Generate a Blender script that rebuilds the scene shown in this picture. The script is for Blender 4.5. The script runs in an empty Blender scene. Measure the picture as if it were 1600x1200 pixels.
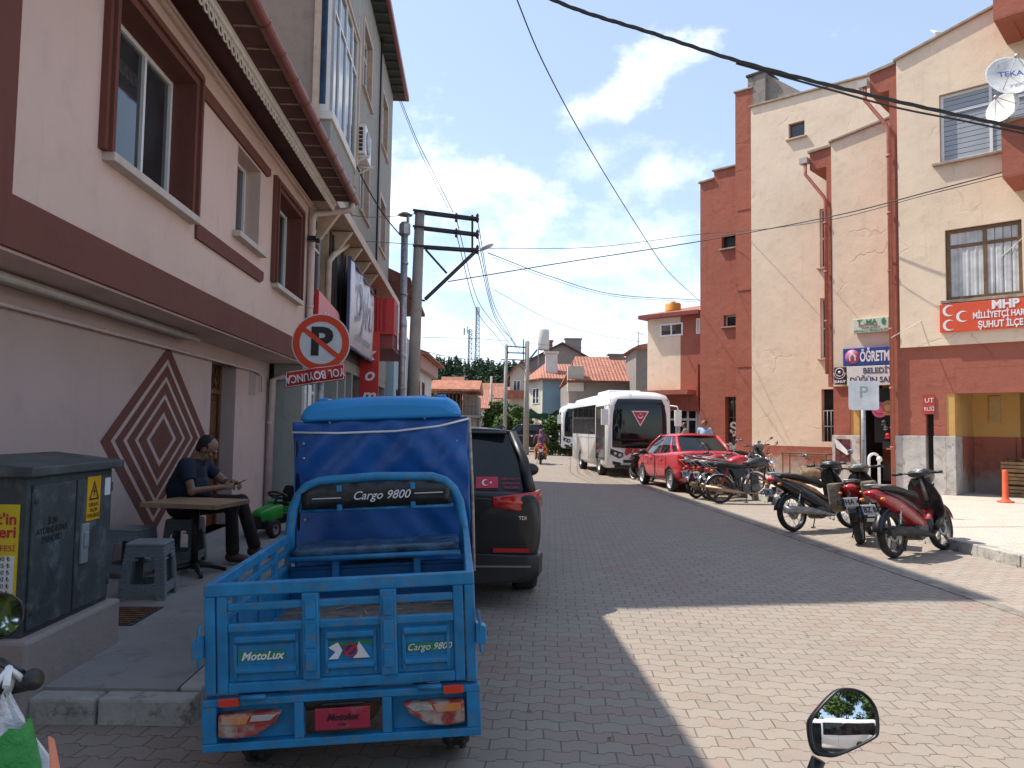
import bpy, bmesh, math, random
from mathutils import Vector, Matrix, Quaternion, noise as mnoise
R=math.radians; PI=math.pi
random.seed(7)
S=bpy.context.scene
# ---------------------------------------------------------------- camera (26 mm phone lens held 1.6 m above the road)
F=1180.0; CAMH=1.6; PITCH=math.atan(69/F); ROLL=0.015
_f=Vector((0,math.cos(PITCH),math.sin(PITCH))); _u0=Vector((0,-math.sin(PITCH),math.cos(PITCH))); _r0=Vector((1,0,0))
_r=_r0*math.cos(ROLL)+_u0*math.sin(ROLL); _u=_u0*math.cos(ROLL)-_r0*math.sin(ROLL)
CAM=Vector((0,0,CAMH))
cd=bpy.data.cameras.new('camera'); cam=bpy.data.objects.new('camera',cd); S.collection.objects.link(cam)
cd.sensor_width=36; cd.lens=36*F/1600; cd.clip_start=0.05; cd.clip_end=3000
cam.matrix_world=Matrix(((_r.x,_u.x,-_f.x,0),(_r.y,_u.y,-_f.y,0),(_r.z,_u.z,-_f.z,CAMH),(0,0,0,1)))
S.camera=cam
def ray(px,py): return (_f*F+_r*(px-800)-_u*(py-600)).normalized()
def ground(px,py,z=0.0):
    d=ray(px,py); return CAM+d*((z-CAMH)/d.z)
def at(px,py,Y):
    d=ray(px,py); return CAM+d*(Y/d.y)
# ---------------------------------------------------------------- sky and sun
SUN=Vector((-.59,.26,1.0)).normalized()
SUN_EL=math.asin(SUN.z); SUN_ROT=math.atan2(SUN.x,SUN.y)
W=bpy.data.worlds.new('World'); S.world=W; W.use_nodes=True
def build_world():
    nt=W.node_tree; N=nt.nodes; L=nt.links
    bg=N['Background']; bg.inputs['Strength'].default_value=0.15
    sky=N.new('ShaderNodeTexSky'); sky.sky_type='NISHITA'; sky.sun_disc=False
    sky.sun_elevation=SUN_EL; sky.sun_rotation=SUN_ROT; sky.altitude=1100; sky.dust_density=1.6; sky.air_density=1.0; sky.ozone_density=1.5
    tc=N.new('ShaderNodeTexCoord'); sx=N.new('ShaderNodeSeparateXYZ'); L.new(tc.outputs['Generated'],sx.inputs[0])
    def M(op,a,b=None,c=None):
        n=N.new('ShaderNodeMath'); n.operation=op
        for i,v in enumerate((a,b,c)):
            if v is None: continue
            if isinstance(v,(int,float)): n.inputs[i].default_value=v
            else: L.new(v,n.inputs[i])
        return n.outputs[0]
    az=M('ARCTAN2',sx.outputs[0],sx.outputs[1]); el=M('ARCSINE',sx.outputs[2])
    nz=N.new('ShaderNodeTexNoise'); nz.inputs['Scale'].default_value=9; nz.inputs['Detail'].default_value=9; nz.inputs['Roughness'].default_value=.62
    mp=N.new('ShaderNodeMapping'); mp.inputs['Scale'].default_value=(1,1,1.5); L.new(tc.outputs['Generated'],mp.inputs[0]); L.new(mp.outputs[0],nz.inputs['Vector'])
    nv=nz.outputs['Fac']
    def ae(px,py):
        d=ray(px,py); return math.atan2(d.x,d.y),math.asin(d.z)
    tot=None
    for px,py,w,h,k,tilt in ((1010,120,125,34,1.0,.30),(915,168,60,26,.75,.3),(930,245,60,30,.5,0),(1030,282,70,36,.62,0),(700,290,110,75,1.1,-.25),
                        (790,345,110,60,1.0,-.2),(625,340,80,60,1.0,0),(900,400,210,58,.62,0),(1050,370,90,60,.55,0),(760,430,200,50,.45,0),(1000,500,330,90,.5,0),(640,560,300,90,.5,0),
                        (-500,300,300,120,.9,0),(2300,300,300,160,.9,0),(1600,-500,500,200,.9,0),(300,-700,400,160,.8,0)):
        a,e=ae(px,py); da=M('SUBTRACT',az,a); de=M('SUBTRACT',el,e)
        ct,st=math.cos(tilt),math.sin(tilt)
        u=M('ADD',M('MULTIPLY',da,ct),M('MULTIPLY',de,st)); v=M('SUBTRACT',M('MULTIPLY',de,ct),M('MULTIPLY',da,st))
        u=M('DIVIDE',u,w/F); v=M('DIVIDE',v,h/F)
        d=M('SQRT',M('ADD',M('MULTIPLY',u,u),M('MULTIPLY',v,v)))
        m=M('SUBTRACT',1.25,d)
        m=M('ADD',m,M('MULTIPLY',M('SUBTRACT',nv,.5),5.0))
        q=N.new('ShaderNodeMapRange'); q.interpolation_type='SMOOTHSTEP'; L.new(m,q.inputs[0]); q.inputs[1].default_value=.0; q.inputs[2].default_value=1.5
        q=M('MULTIPLY',q.outputs[0],k*.78)
        tot=q if tot is None else M('MAXIMUM',tot,q)
    veil=N.new('ShaderNodeMixRGB'); veil.inputs[0].default_value=.22; L.new(sky.outputs[0],veil.inputs[1]); veil.inputs[2].default_value=(6.2,7.0,7.8,1)
    mx=N.new('ShaderNodeMixRGB'); L.new(tot,mx.inputs[0]); L.new(veil.outputs[0],mx.inputs[1]); mx.inputs[2].default_value=(8.0,8.3,8.6,1)
    L.new(mx.outputs[0],bg.inputs['Color'])
build_world()
sd=bpy.data.lights.new('sun','SUN'); so=bpy.data.objects.new('sun',sd); S.collection.objects.link(so)
sd.energy=4.3; sd.angle=R(.53); sd.color=(1,.93,.82); so.rotation_euler=SUN.to_track_quat('Z','Y').to_euler(); so.location=(0,0,60)
S.view_settings.view_transform='Standard'; S.view_settings.look='None'; S.view_settings.exposure=.56; S.view_settings.gamma=1
try: S.view_settings.use_curve_mapping=False
except Exception: pass
try:
    S.cycles.max_bounces=6; S.cycles.diffuse_bounces=3; S.cycles.glossy_bounces=4; S.cycles.transmission_bounces=4
    S.cycles.caustics_reflective=False; S.cycles.caustics_refractive=False
except Exception: pass
# ---------------------------------------------------------------- materials
MATS={}
def nodes(name):
    m=bpy.data.materials.new(name); m.use_nodes=True; nt=m.node_tree; return m,nt,nt.nodes,nt.links,nt.nodes['Principled BSDF']
def mth(nt,op,a,b=None,c=None,clamp=False):
    n=nt.nodes.new('ShaderNodeMath'); n.operation=op; n.use_clamp=clamp
    for i,v in enumerate((a,b,c)):
        if v is None: continue
        if isinstance(v,(int,float)): n.inputs[i].default_value=v
        else: nt.links.new(v,n.inputs[i])
    return n.outputs[0]
def mix(nt,f,a,b,mode='MIX'):
    n=nt.nodes.new('ShaderNodeMixRGB'); n.blend_type=mode
    for i,v in enumerate((f,a,b)):
        if isinstance(v,(int,float)): n.inputs[i].default_value=v
        elif isinstance(v,(tuple,list)): n.inputs[i].default_value=tuple(v)+((1,) if len(v)==3 else ())
        else: nt.links.new(v,n.inputs[i])
    return n.outputs[0]
def noise(nt,vec,scale,detail=5,rough=.55):
    n=nt.nodes.new('ShaderNodeTexNoise'); n.inputs['Scale'].default_value=scale; n.inputs['Detail'].default_value=detail; n.inputs['Roughness'].default_value=rough
    nt.links.new(vec,n.inputs['Vector']); return n.outputs['Fac']
def rng(nt,v,a,b,c=0.,d=1.,smooth=True):
    n=nt.nodes.new('ShaderNodeMapRange'); n.interpolation_type='SMOOTHSTEP' if smooth else 'LINEAR'
    nt.links.new(v,n.inputs[0])
    for i,x in enumerate((a,b,c,d)): n.inputs[i+1].default_value=x
    return n.outputs[0]
def bump(nt,h,strength,dist,bs):
    n=nt.nodes.new('ShaderNodeBump'); n.inputs['Strength'].default_value=strength; n.inputs['Distance'].default_value=dist
    nt.links.new(h,n.inputs['Height']); nt.links.new(n.outputs[0],bs.inputs['Normal']); return n
def simple(name,col,rough=.5,metal=0.,coat=0.,spec=.5,var=.12,scale=6.,bmp=0.,bscale=40.,dirt=None,dirtamt=0.,emit=None):
    if name in MATS: return MATS[name]
    m,nt,N,L,bs=nodes(name)
    bs.inputs['Roughness'].default_value=rough; bs.inputs['Metallic'].default_value=metal
    bs.inputs['Coat Weight'].default_value=coat; bs.inputs['Coat Roughness'].default_value=.06; bs.inputs['Specular IOR Level'].default_value=spec
    tc=N.new('ShaderNodeTexCoord'); o=tc.outputs['Object']
    n1=noise(nt,o,scale,6)
    f=rng(nt,n1,.3,.7,1-var,1+var,False)
    v=N.new('ShaderNodeHueSaturation'); v.inputs['Color'].default_value=tuple(col)+(1,); L.new(f,v.inputs['Value'])
    c=v.outputs[0]
    if dirt:
        n2=noise(nt,o,scale*2.3,8,.7); c=mix(nt,rng(nt,n2,.62-dirtamt*.3,.78-dirtamt*.2),c,dirt)
        L.new(rng(nt,n2,.3,.8,rough,min(1,rough+.35),False),bs.inputs['Roughness'])
    L.new(c,bs.inputs['Base Color'])
    if bmp:
        bump(nt,noise(nt,o,bscale,6,.6),bmp,.02,bs)
    MATS[name]=m; return m
def plaster(name,col,stain=(.25,.2,.16),amt=.35,crack=.0,bstr=.5,scale=1.0,grime=0.):
    if name in MATS: return MATS[name]
    m,nt,N,L,bs=nodes(name); bs.inputs['Roughness'].default_value=.88; bs.inputs['Specular IOR Level'].default_value=.25
    tc=N.new('ShaderNodeTexCoord'); o=tc.outputs['Object']
    n1=noise(nt,o,.55*scale,7,.62); n2=noise(nt,o,3.1*scale,8,.65); n3=noise(nt,o,38,5,.6)
    c=mix(nt,rng(nt,n1,.3,.7),tuple(x*.93 for x in col),tuple(min(1,x*1.06) for x in col))
    c=mix(nt,mth(nt,'MULTIPLY',rng(nt,n2,.5,.8),amt),c,stain)
    mp=N.new('ShaderNodeMapping'); mp.inputs['Scale'].default_value=(3.5,3.5,.28); L.new(o,mp.inputs[0])
    st=noise(nt,mp.outputs[0],2.0,6,.7); c=mix(nt,mth(nt,'MULTIPLY',rng(nt,st,.56,.75),amt*.7),c,stain)
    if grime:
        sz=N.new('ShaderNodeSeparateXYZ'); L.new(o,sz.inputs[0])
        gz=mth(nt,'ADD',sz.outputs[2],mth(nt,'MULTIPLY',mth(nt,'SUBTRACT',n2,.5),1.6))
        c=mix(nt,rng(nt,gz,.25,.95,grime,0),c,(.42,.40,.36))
    h=mth(nt,'ADD',mth(nt,'MULTIPLY',n2,1.0),mth(nt,'MULTIPLY',n3,.25))
    if crack:
        wv=N.new('ShaderNodeVectorMath'); wv.operation='MULTIPLY_ADD'
        nn=N.new('ShaderNodeTexNoise'); nn.inputs['Scale'].default_value=1.3; nn.inputs['Detail'].default_value=6; L.new(o,nn.inputs['Vector'])
        L.new(nn.outputs['Color'],wv.inputs[0]); wv.inputs[1].default_value=(.9,.9,.9); L.new(o,wv.inputs[2])
        vo=N.new('ShaderNodeTexVoronoi'); vo.feature='DISTANCE_TO_EDGE'; vo.inputs['Scale'].default_value=.42; L.new(wv.outputs[0],vo.inputs['Vector'])
        k=rng(nt,vo.outputs['Distance'],.0,.014,1,0); msk=rng(nt,noise(nt,o,.7,3),.5,.62)
        k=mth(nt,'MULTIPLY',k,msk); c=mix(nt,mth(nt,'MULTIPLY',k,crack),c,tuple(x*.45 for x in col))
        h=mth(nt,'SUBTRACT',h,mth(nt,'MULTIPLY',k,.35))
    L.new(c,bs.inputs['Base Color']); bump(nt,h,bstr,.035,bs)
    MATS[name]=m; return m
def paver(name,c1,c2,mortar,red=(.33,.2,.17),redamt=.5,bw=.2,rh=.14,rot=3.1,zig=.018,dirt=.4):
    m,nt,N,L,bs=nodes(name); bs.inputs['Specular IOR Level'].default_value=.3
    tc=N.new('ShaderNodeTexCoord'); mp=N.new('ShaderNodeMapping'); mp.inputs['Rotation'].default_value=(0,0,R(rot)); L.new(tc.outputs['Object'],mp.inputs[0])
    # gentle wobble: the blocks were laid by hand
    nn=N.new('ShaderNodeTexNoise'); nn.inputs['Scale'].default_value=1.1; nn.inputs['Detail'].default_value=3; L.new(mp.outputs[0],nn.inputs['Vector'])
    wv=N.new('ShaderNodeVectorMath'); wv.operation='MULTIPLY_ADD'; L.new(nn.outputs['Color'],wv.inputs[0]); wv.inputs[1].default_value=(.06,.06,0); L.new(mp.outputs[0],wv.inputs[2])
    sx=N.new('ShaderNodeSeparateXYZ'); L.new(wv.outputs[0],sx.inputs[0])
    pp=mth(nt,'PINGPONG',sx.outputs[0],bw/2); stp=mth(nt,'MULTIPLY_ADD',mth(nt,'SUBTRACT',pp,bw/4),70,.5,clamp=True)
    y=mth(nt,'ADD',sx.outputs[1],mth(nt,'MULTIPLY',stp,zig))
    cx=N.new('ShaderNodeCombineXYZ'); L.new(sx.outputs[0],cx.inputs[0]); L.new(y,cx.inputs[1])
    def brick(a,b,mo,ms,sm):
        k=N.new('ShaderNodeTexBrick'); L.new(cx.outputs[0],k.inputs['Vector']); k.offset=.5
        for nme,v in (('Color1',a),('Color2',b),('Mortar',mo)): k.inputs[nme].default_value=tuple(v)+(1,)
        k.inputs['Scale'].default_value=1; k.inputs['Mortar Size'].default_value=ms; k.inputs['Mortar Smooth'].default_value=sm
        k.inputs['Brick Width'].default_value=bw; k.inputs['Row Height'].default_value=rh; return k
    b1=brick(c1,c2,mortar,.0042,.25); b2=brick((0,0,0),(1,1,1),(0,0,0),.0042,.1)
    big=noise(nt,mp.outputs[0],.33,5,.6); mid=noise(nt,mp.outputs[0],2.4,8,.7); fine=noise(nt,mp.outputs[0],70,4,.6)
    rb=mth(nt,'MULTIPLY',rng(nt,b2.outputs['Color'],.52,.6),mth(nt,'MULTIPLY',rng(nt,big,.42,.6),redamt))
    rb=mth(nt,'MULTIPLY',rb,mth(nt,'SUBTRACT',1,b1.outputs['Fac']))
    c=mix(nt,rb,b1.outputs['Color'],red)
    c=mix(nt,mth(nt,'MULTIPLY',rng(nt,mid,.5,.8),dirt),c,tuple(x*.55 for x in c1))
    jn=rng(nt,noise(nt,mp.outputs[0],5,4,.6),.45,.6); c=mix(nt,mth(nt,'MULTIPLY',mth(nt,'MULTIPLY',b1.outputs['Fac'],jn),.8),c,tuple(x*.22 for x in c1))
    tr_=rng(nt,noise(nt,mp.outputs[0],.9,6,.75),.52,.75); c=mix(nt,mth(nt,'MULTIPLY',tr_,.28),c,tuple(x*.5 for x in c1))
    oil=rng(nt,noise(nt,mp.outputs[0],1.15,3,.5),.70,.78); c=mix(nt,mth(nt,'MULTIPLY',oil,.45),c,(.06,.05,.045))
    sp=rng(nt,noise(nt,mp.outputs[0],6.5,4,.5),.68,.74); c=mix(nt,mth(nt,'MULTIPLY',sp,.35),c,(.08,.07,.065))
    c=mix(nt,rng(nt,fine,.3,.7,0,.3,False),c,tuple(min(1,x*1.3) for x in c1))
    L.new(c,bs.inputs['Base Color']); bs.inputs['Roughness'].default_value=.85
    hh=mth(nt,'SUBTRACT',mth(nt,'ADD',mth(nt,'MULTIPLY',fine,.12),mth(nt,'MULTIPLY',rng(nt,b2.outputs['Color'],0,1),.25)),mth(nt,'MULTIPLY',b1.outputs['Fac'],1.1))
    hh=mth(nt,'ADD',hh,mth(nt,'MULTIPLY',mid,.5))
    bump(nt,hh,.75,.012,bs); MATS[name]=m; return m
def tiles(name,col,scale=1.,rib=.22,row=.38,ax=0):
    m,nt,N,L,bs=nodes(name); bs.inputs['Roughness'].default_value=.85
    tc=N.new('ShaderNodeTexCoord'); sx=N.new('ShaderNodeSeparateXYZ'); L.new(tc.outputs['Object'],sx.inputs[0]); o=tc.outputs['Object']
    a=sx.outputs[ax]; b=sx.outputs[1-ax]
    rb=mth(nt,'ABSOLUTE',mth(nt,'SINE',mth(nt,'MULTIPLY',a,PI/rib))); rw=mth(nt,'FRACT',mth(nt,'DIVIDE',b,row))
    vo=N.new('ShaderNodeTexVoronoi'); vo.inputs['Scale'].default_value=3.2; L.new(o,vo.inputs['Vector'])
    c=mix(nt,vo.outputs['Color'],tuple(x*.75 for x in col),tuple(min(1,x*1.25) for x in col))
    c=mix(nt,rng(nt,noise(nt,o,2,6,.7),.5,.8,0,.5),c,(.12,.07,.05))
    c=mix(nt,mth(nt,'MULTIPLY',rng(nt,rw,.0,.16,1,0),.6),c,(.1,.035,.025))
    c=mix(nt,mth(nt,'MULTIPLY',rng(nt,rb,.0,.35,1,0),.5),c,(.14,.045,.03))
    L.new(c,bs.inputs['Base Color']); bump(nt,mth(nt,'ADD',rb,rw),.8,.06,bs); MATS[name]=m; return m
def emis(name,col,st):
    m,nt,N,L,bs=nodes(name); bs.inputs['Emission Color'].default_value=tuple(col)+(1,); bs.inputs['Emission Strength'].default_value=st; bs.inputs['Base Color'].default_value=tuple(col)+(1,); MATS[name]=m; return m
def glassy(name,col=(.02,.025,.03),rough=.04):
    m,nt,N,L,bs=nodes(name); bs.inputs['Roughness'].default_value=rough; bs.inputs['Specular IOR Level'].default_value=.8
    tc=N.new('ShaderNodeTexCoord'); n1=noise(nt,tc.outputs['Object'],1.3,4)
    L.new(mix(nt,rng(nt,n1,.35,.7),tuple(x*.6 for x in col),tuple(x*1.5 for x in col)),bs.inputs['Base Color'])
    bump(nt,noise(nt,tc.outputs['Object'],1.6,2),.05,.02,bs); MATS[name]=m; return m
def clearglass(name,tint=(.75,.85,.85),alpha=.35):
    m,nt,N,L,bs=nodes(name); bs.inputs['Base Color'].default_value=(.02,.03,.03,1); bs.inputs['Roughness'].default_value=.03
    bs.inputs['Alpha'].default_value=alpha; bs.inputs['Specular IOR Level'].default_value=1.; MATS[name]=m; return m
m_road=paver('road_pavers',(.295,.252,.212),(.26,.224,.190),(.16,.132,.104),red=(.30,.200,.165),redamt=.6,bw=.18,rh=.13,zig=.024,dirt=.3)
m_park=paver('parking_pavers',(.35,.30,.25),(.31,.27,.225),(.20,.165,.13),bw=.18,rh=.13,rot=3.1,zig=.024,redamt=.25)
m_walk=paver('walk_pavers',(.56,.49,.42),(.51,.45,.385),(.36,.31,.26),bw=.2,rh=.1,rot=48,zig=.0,redamt=.25,dirt=.2)
m_conc=simple('concrete',(.30,.29,.27),.9,var=.22,scale=2.2,bmp=.6,bscale=60,dirt=(.13,.12,.11),dirtamt=.5)
m_concwall=simple('concrete_pavement',(.30,.292,.285),.9,var=.12,scale=2.0,bmp=.6,bscale=70,dirt=(.20,.195,.19),dirtamt=.35)
m_kerb=simple('kerb_stone',(.42,.40,.37),.85,var=.2,scale=4,bmp=.5,bscale=35,dirt=(.16,.14,.12),dirtamt=.4)
m_pink=plaster('pink_plaster',(.64,.475,.41),stain=(.40,.30,.27),amt=.45,bstr=.35,scale=.7)
m_brown=plaster('brown_paint',(.16,.062,.048),stain=(.10,.04,.03),amt=.3,bstr=.5)
m_grayp=plaster('gray_plaster',(.32,.325,.30),stain=(.19,.20,.19),amt=.7,bstr=.5)
m_stucco=plaster('brown_stucco',(.30,.235,.19),stain=(.17,.14,.12),amt=.6,bstr=1.)
m_beige=plaster('beige_plaster',(.80,.645,.485),stain=(.60,.45,.33),amt=.6,crack=.3,bstr=.32,grime=.0)
m_red=plaster('red_plaster',(.37,.125,.085),stain=(.22,.075,.055),amt=.7,crack=.4,bstr=.6)
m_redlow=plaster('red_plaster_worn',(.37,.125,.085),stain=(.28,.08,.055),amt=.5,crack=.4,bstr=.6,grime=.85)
m_yel=plaster('yellow_plaster',(.60,.36,.13),stain=(.4,.24,.1),amt=.3)
m_marble=simple('marble_slab',(.50,.47,.44),.45,var=.25,scale=3,dirt=(.28,.25,.22),dirtamt=.4)
m_white=simple('white_plastic',(.78,.78,.78),.35,var=.04)
m_whitep=simple('white_paint',(.72,.69,.64),.6,var=.1,bmp=.2)
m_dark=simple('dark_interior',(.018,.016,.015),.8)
m_black=simple('black_plastic',(.018,.018,.019),.42,var=.2)
m_rubber=simple('rubber',(.028,.027,.026),.8,var=.3,scale=12,bmp=.5,bscale=70,dirt=(.14,.125,.11),dirtamt=.2)
m_chrome=simple('chrome',(.75,.74,.72),.18,metal=1,var=.08,scale=20)
m_steel=simple('dull_steel',(.42,.42,.42),.42,metal=.9,var=.2,scale=10,dirt=(.2,.15,.1),dirtamt=.3)
m_rust=simple('rusty_steel',(.19,.10,.055),.8,metal=.2,var=.4,scale=15)
m_glass=glassy('window_glass',(.03,.035,.04)); m_carglass=glassy('car_glass',(.012,.015,.017),.03)
m_bluglass=glassy('blue_glass',(.05,.10,.19),.12)
m_coping=simple('coping_stone',(.34,.27,.21),.85,var=.25,bmp=.3)
m_wood=simple('door_wood',(.13,.05,.02),.45,var=.35,scale=9)
m_tile=tiles('roof_tiles',(.42,.17,.11)); m_tiley=tiles('roof_tiles_side',(.42,.17,.11),ax=1)
m_soffit=simple('soffit_boards',(.085,.028,.022),.7,var=.3,scale=3)
m_gutter=simple('brown_gutter',(.20,.05,.035),.35,var=.1)
m_beigepipe=simple('beige_pipe',(.48,.35,.25),.5,var=.15)
m_pinkpipe=simple('pink_pipe',(.60,.46,.42),.5,var=.1)
m_cable=simple('cable',(.02,.02,.022),.6)
# ---------------------------------------------------------------- objects
COL=S.collection
def tag(o,label=None,cat=None,group=None,kind=None):
    if label: o['label']=label
    if cat: o['category']=cat
    if group: o['group']=group
    if kind: o['kind']=kind
    return o
def thing(name,label,cat,loc=(0,0,0),rz=0.,group=None,rot=None):
    o=bpy.data.objects.new(name,None); COL.objects.link(o); o.empty_display_size=.2
    o.location=loc; o.rotation_euler=rot if rot else (0,0,rz)
    return tag(o,label,cat,group)
def tree_copy(o,parent=None,label=None):
    c=o.copy(); COL.objects.link(c)
    if parent is not None: c.parent=parent
    elif label: c['label']=label
    for ch in list(o.children): tree_copy(ch,c)
    return c
def basis(d):
    d=Vector(d).normalized(); q=d.to_track_quat('Z','Y'); return q.to_matrix()
class MB:
    def __init__(s): s.v=[]; s.f=[]; s.m=[]; s.sm=[]
    def add(s,vs,fs,mi=0,sm=False):
        b=len(s.v); s.v+=[Vector(p) for p in vs]
        for f in fs: s.f.append([b+i for i in f]); s.m.append(mi); s.sm.append(sm)
        return s
    def box(s,x0,x1,y0,y1,z0,z1,mi=0,M=None):
        vs=[Vector((x,y,z)) for z in (z0,z1) for y in (y0,y1) for x in (x0,x1)]
        if M is not None: vs=[M@v for v in vs]
        return s.add(vs,[(0,2,3,1),(4,5,7,6),(0,1,5,4),(2,6,7,3),(0,4,6,2),(1,3,7,5)],mi)
    def bar(s,a,b,w,h,mi=0,up=(0,0,1)):
        a=Vector(a); b=Vector(b); d=(b-a); l=d.length; d.normalize(); up=Vector(up)
        if abs(d.dot(up))>.98: up=Vector((0,1,0)) if abs(d.y)<.9 else Vector((1,0,0))
        x=d.cross(up).normalized(); z=x.cross(d)
        vs=[a+d*(l*k)+x*(i*w/2)+z*(j*h/2) for k in (0,1) for j in (-1,1) for i in (-1,1)]
        return s.add(vs,[(0,2,3,1),(4,5,7,6),(0,1,5,4),(2,6,7,3),(0,4,6,2),(1,3,7,5)],mi)
    def tube(s,pts,r,n=8,mi=0,caps=True,close=False,sm=True):
        pts=[Vector(p) for p in pts]; k=len(pts); rs=r if isinstance(r,(list,tuple)) else [r]*k
        vs=[]; prev=None
        for i,p in enumerate(pts):
            if close: t=(pts[(i+1)%k]-pts[i-1])
            else: t=pts[min(i+1,k-1)]-pts[max(i-1,0)]
            t.normalize()
            if prev is None:
                a=Vector((0,0,1)) if abs(t.z)<.9 else Vector((1,0,0)); x=t.cross(a).normalized()
            else: x=(prev-t*prev.dot(t)).normalized()
            prev=x; y=t.cross(x)
            for j in range(n):
                a=2*PI*j/n; vs.append(p+(x*math.cos(a)+y*math.sin(a))*rs[i])
        fs=[]
        for i in range(k if close else k-1):
            for j in range(n):
                a=i*n+j; b=i*n+(j+1)%n; c=((i+1)%k)*n+(j+1)%n; d=((i+1)%k)*n+j; fs.append((a,b,c,d))
        s.add(vs,fs,mi,sm)
        if caps and not close:
            b=len(s.v)-len(vs); s.f.append([b+j for j in range(n)][::-1]); s.m.append(mi); s.sm.append(False)
            s.f.append([b+(k-1)*n+j for j in range(n)]); s.m.append(mi); s.sm.append(False)
        return s
    def lathe(s,prof,c=(0,0,0),axis=(0,0,1),n=24,mi=0,sm=True,close=False):
        B=basis(axis); c=Vector(c); vs=[]
        for (r,h) in prof:
            for j in range(n):
                a=2*PI*j/n; vs.append(c+B@Vector((r*math.cos(a),r*math.sin(a),h)))
        fs=[]; k=len(prof)
        for i in range(k if close else k-1):
            for j in range(n): fs.append((i*n+j,i*n+(j+1)%n,((i+1)%k)*n+(j+1)%n,((i+1)%k)*n+j))
        s.add(vs,fs,mi,sm)
        return s
    def ball(s,c,r,mi=0,n=12,m=8,M=None):
        rx,ry,rz=(r,r,r) if not isinstance(r,(tuple,list)) else r; c=Vector(c); vs=[];
        for i in range(m+1):
            t=PI*i/m
            for j in range(n):
                a=2*PI*j/n; p=Vector((rx*math.sin(t)*math.cos(a),ry*math.sin(t)*math.sin(a),rz*math.cos(t)))
                vs.append(c+(M@p if M is not None else p))
        fs=[(i*n+j,(i+1)*n+j,(i+1)*n+(j+1)%n,i*n+(j+1)%n) for i in range(m) for j in range(n)]
        return s.add(vs,fs,mi,True)
    def prism(s,poly,d0,d1,ax='x',mi=0,M=None,sm=False):
        # poly is 2-d in the plane across ax, swept from d0 to d1
        def P(a,b,d):
            v={'x':(d,a,b),'y':(a,d,b),'z':(a,b,d)}[ax]; v=Vector(v); return M@v if M is not None else v
        n=len(poly); vs=[P(a,b,d0) for a,b in poly]+[P(a,b,d1) for a,b in poly]
        fs=[tuple(range(n))[::-1],tuple(range(n,2*n))]
        s.add(vs,fs,mi,False)
        b=len(s.v)-2*n
        for i in range(n):
            s.f.append([b+i,b+(i+1)%n,b+n+(i+1)%n,b+n+i]); s.m.append(mi); s.sm.append(sm)
        return s
    def loft(s,rings,mi=0,caps=True,sm=True,close=True):
        n=len(rings[0]); vs=[p for r in rings for p in r]; fs=[]
        for i in range(len(rings)-1):
            for j in range(n if close else n-1): fs.append((i*n+j,i*n+(j+1)%n,(i+1)*n+(j+1)%n,(i+1)*n+j))
        s.add(vs,fs,mi,sm)
        if caps:
            b=len(s.v)-len(vs); s.f.append([b+j for j in range(n)][::-1]); s.m.append(mi); s.sm.append(False)
            s.f.append([b+(len(rings)-1)*n+j for j in range(n)]); s.m.append(mi); s.sm.append(False)
        return s
    def build(s,name,mats,parent=None,bevel=0,sub=0,fix=True,label=None,seg=2,solid=0,**kw):
        me=bpy.data.meshes.new(name); me.from_pydata([tuple(v) for v in s.v],[],s.f)
        if not isinstance(mats,(list,tuple)): mats=[mats]
        for m in mats: me.materials.append(m)
        me.polygons.foreach_set('material_index',s.m); me.polygons.foreach_set('use_smooth',s.sm)
        if fix:
            bm=bmesh.new(); bm.from_mesh(me); bmesh.ops.recalc_face_normals(bm,faces=bm.faces); bm.to_mesh(me); bm.free()
        me.update(); o=bpy.data.objects.new(name,me); COL.objects.link(o)
        if parent is not None: o.parent=parent
        if solid:
            b=o.modifiers.new('solid','SOLIDIFY'); b.thickness=solid; b.offset=0
        if bevel:
            b=o.modifiers.new('bevel','BEVEL'); b.width=bevel; b.segments=seg; b.limit_method='ANGLE'; b.angle_limit=R(40); b.harden_normals=False
        if sub:
            b=o.modifiers.new('sub','SUBSURF'); b.levels=sub; b.render_levels=sub
        if label: o['label']=label
        return o
FONT=None
def textmesh(txt,size,thick=.002,sx=1.,italic=0.,align='CENTER',bold=0.):
    cu=bpy.data.curves.new('lettering','FONT'); cu.body=txt; cu.size=size; cu.extrude=thick/2; cu.align_x=align; cu.align_y='CENTER'; cu.shear=italic; cu.offset=bold; cu.resolution_u=3
    o=bpy.data.objects.new('lettering',cu); COL.objects.link(o)
    dg=bpy.context.evaluated_depsgraph_get(); me=bpy.data.meshes.new_from_object(o.evaluated_get(dg)); bpy.data.objects.remove(o); bpy.data.curves.remove(cu)
    vs=[Vector((v.co.x*sx,v.co.y,v.co.z)) for v in me.vertices]; fs=[tuple(p.vertices) for p in me.polygons]; bpy.data.meshes.remove(me); return vs,fs
def text(mb,txt,size,pos,xdir,ydir,mi=0,**kw):
    """add lettering to a mesh builder: pos centre, xdir reading direction, ydir up direction"""
    vs,fs=textmesh(txt,size,**kw); x=Vector(xdir).normalized(); y=Vector(ydir).normalized(); z=x.cross(y); p=Vector(pos)
    mb.add([p+x*v.x+y*v.y+z*v.z for v in vs],fs,mi); return mb
def apply_mods(o):
    dg=bpy.context.evaluated_depsgraph_get(); me=bpy.data.meshes.new_from_object(o.evaluated_get(dg)); old=o.data; o.modifiers.clear(); o.data=me
    if old.users==0: bpy.data.meshes.remove(old)
    return o
def cut(o,cutters):
    for c in cutters:
        b=o.modifiers.new('cut','BOOLEAN'); b.operation='DIFFERENCE'; b.solver='EXACT'; b.object=c
    bpy.context.view_layer.update(); apply_mods(o)
    for c in cutters:
        me=c.data; bpy.data.objects.remove(c); bpy.data.meshes.remove(me)
    return o
def structure(mb,name,mat,**kw): return tag(mb.build(name,mat,**kw),kind='structure')
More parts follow.
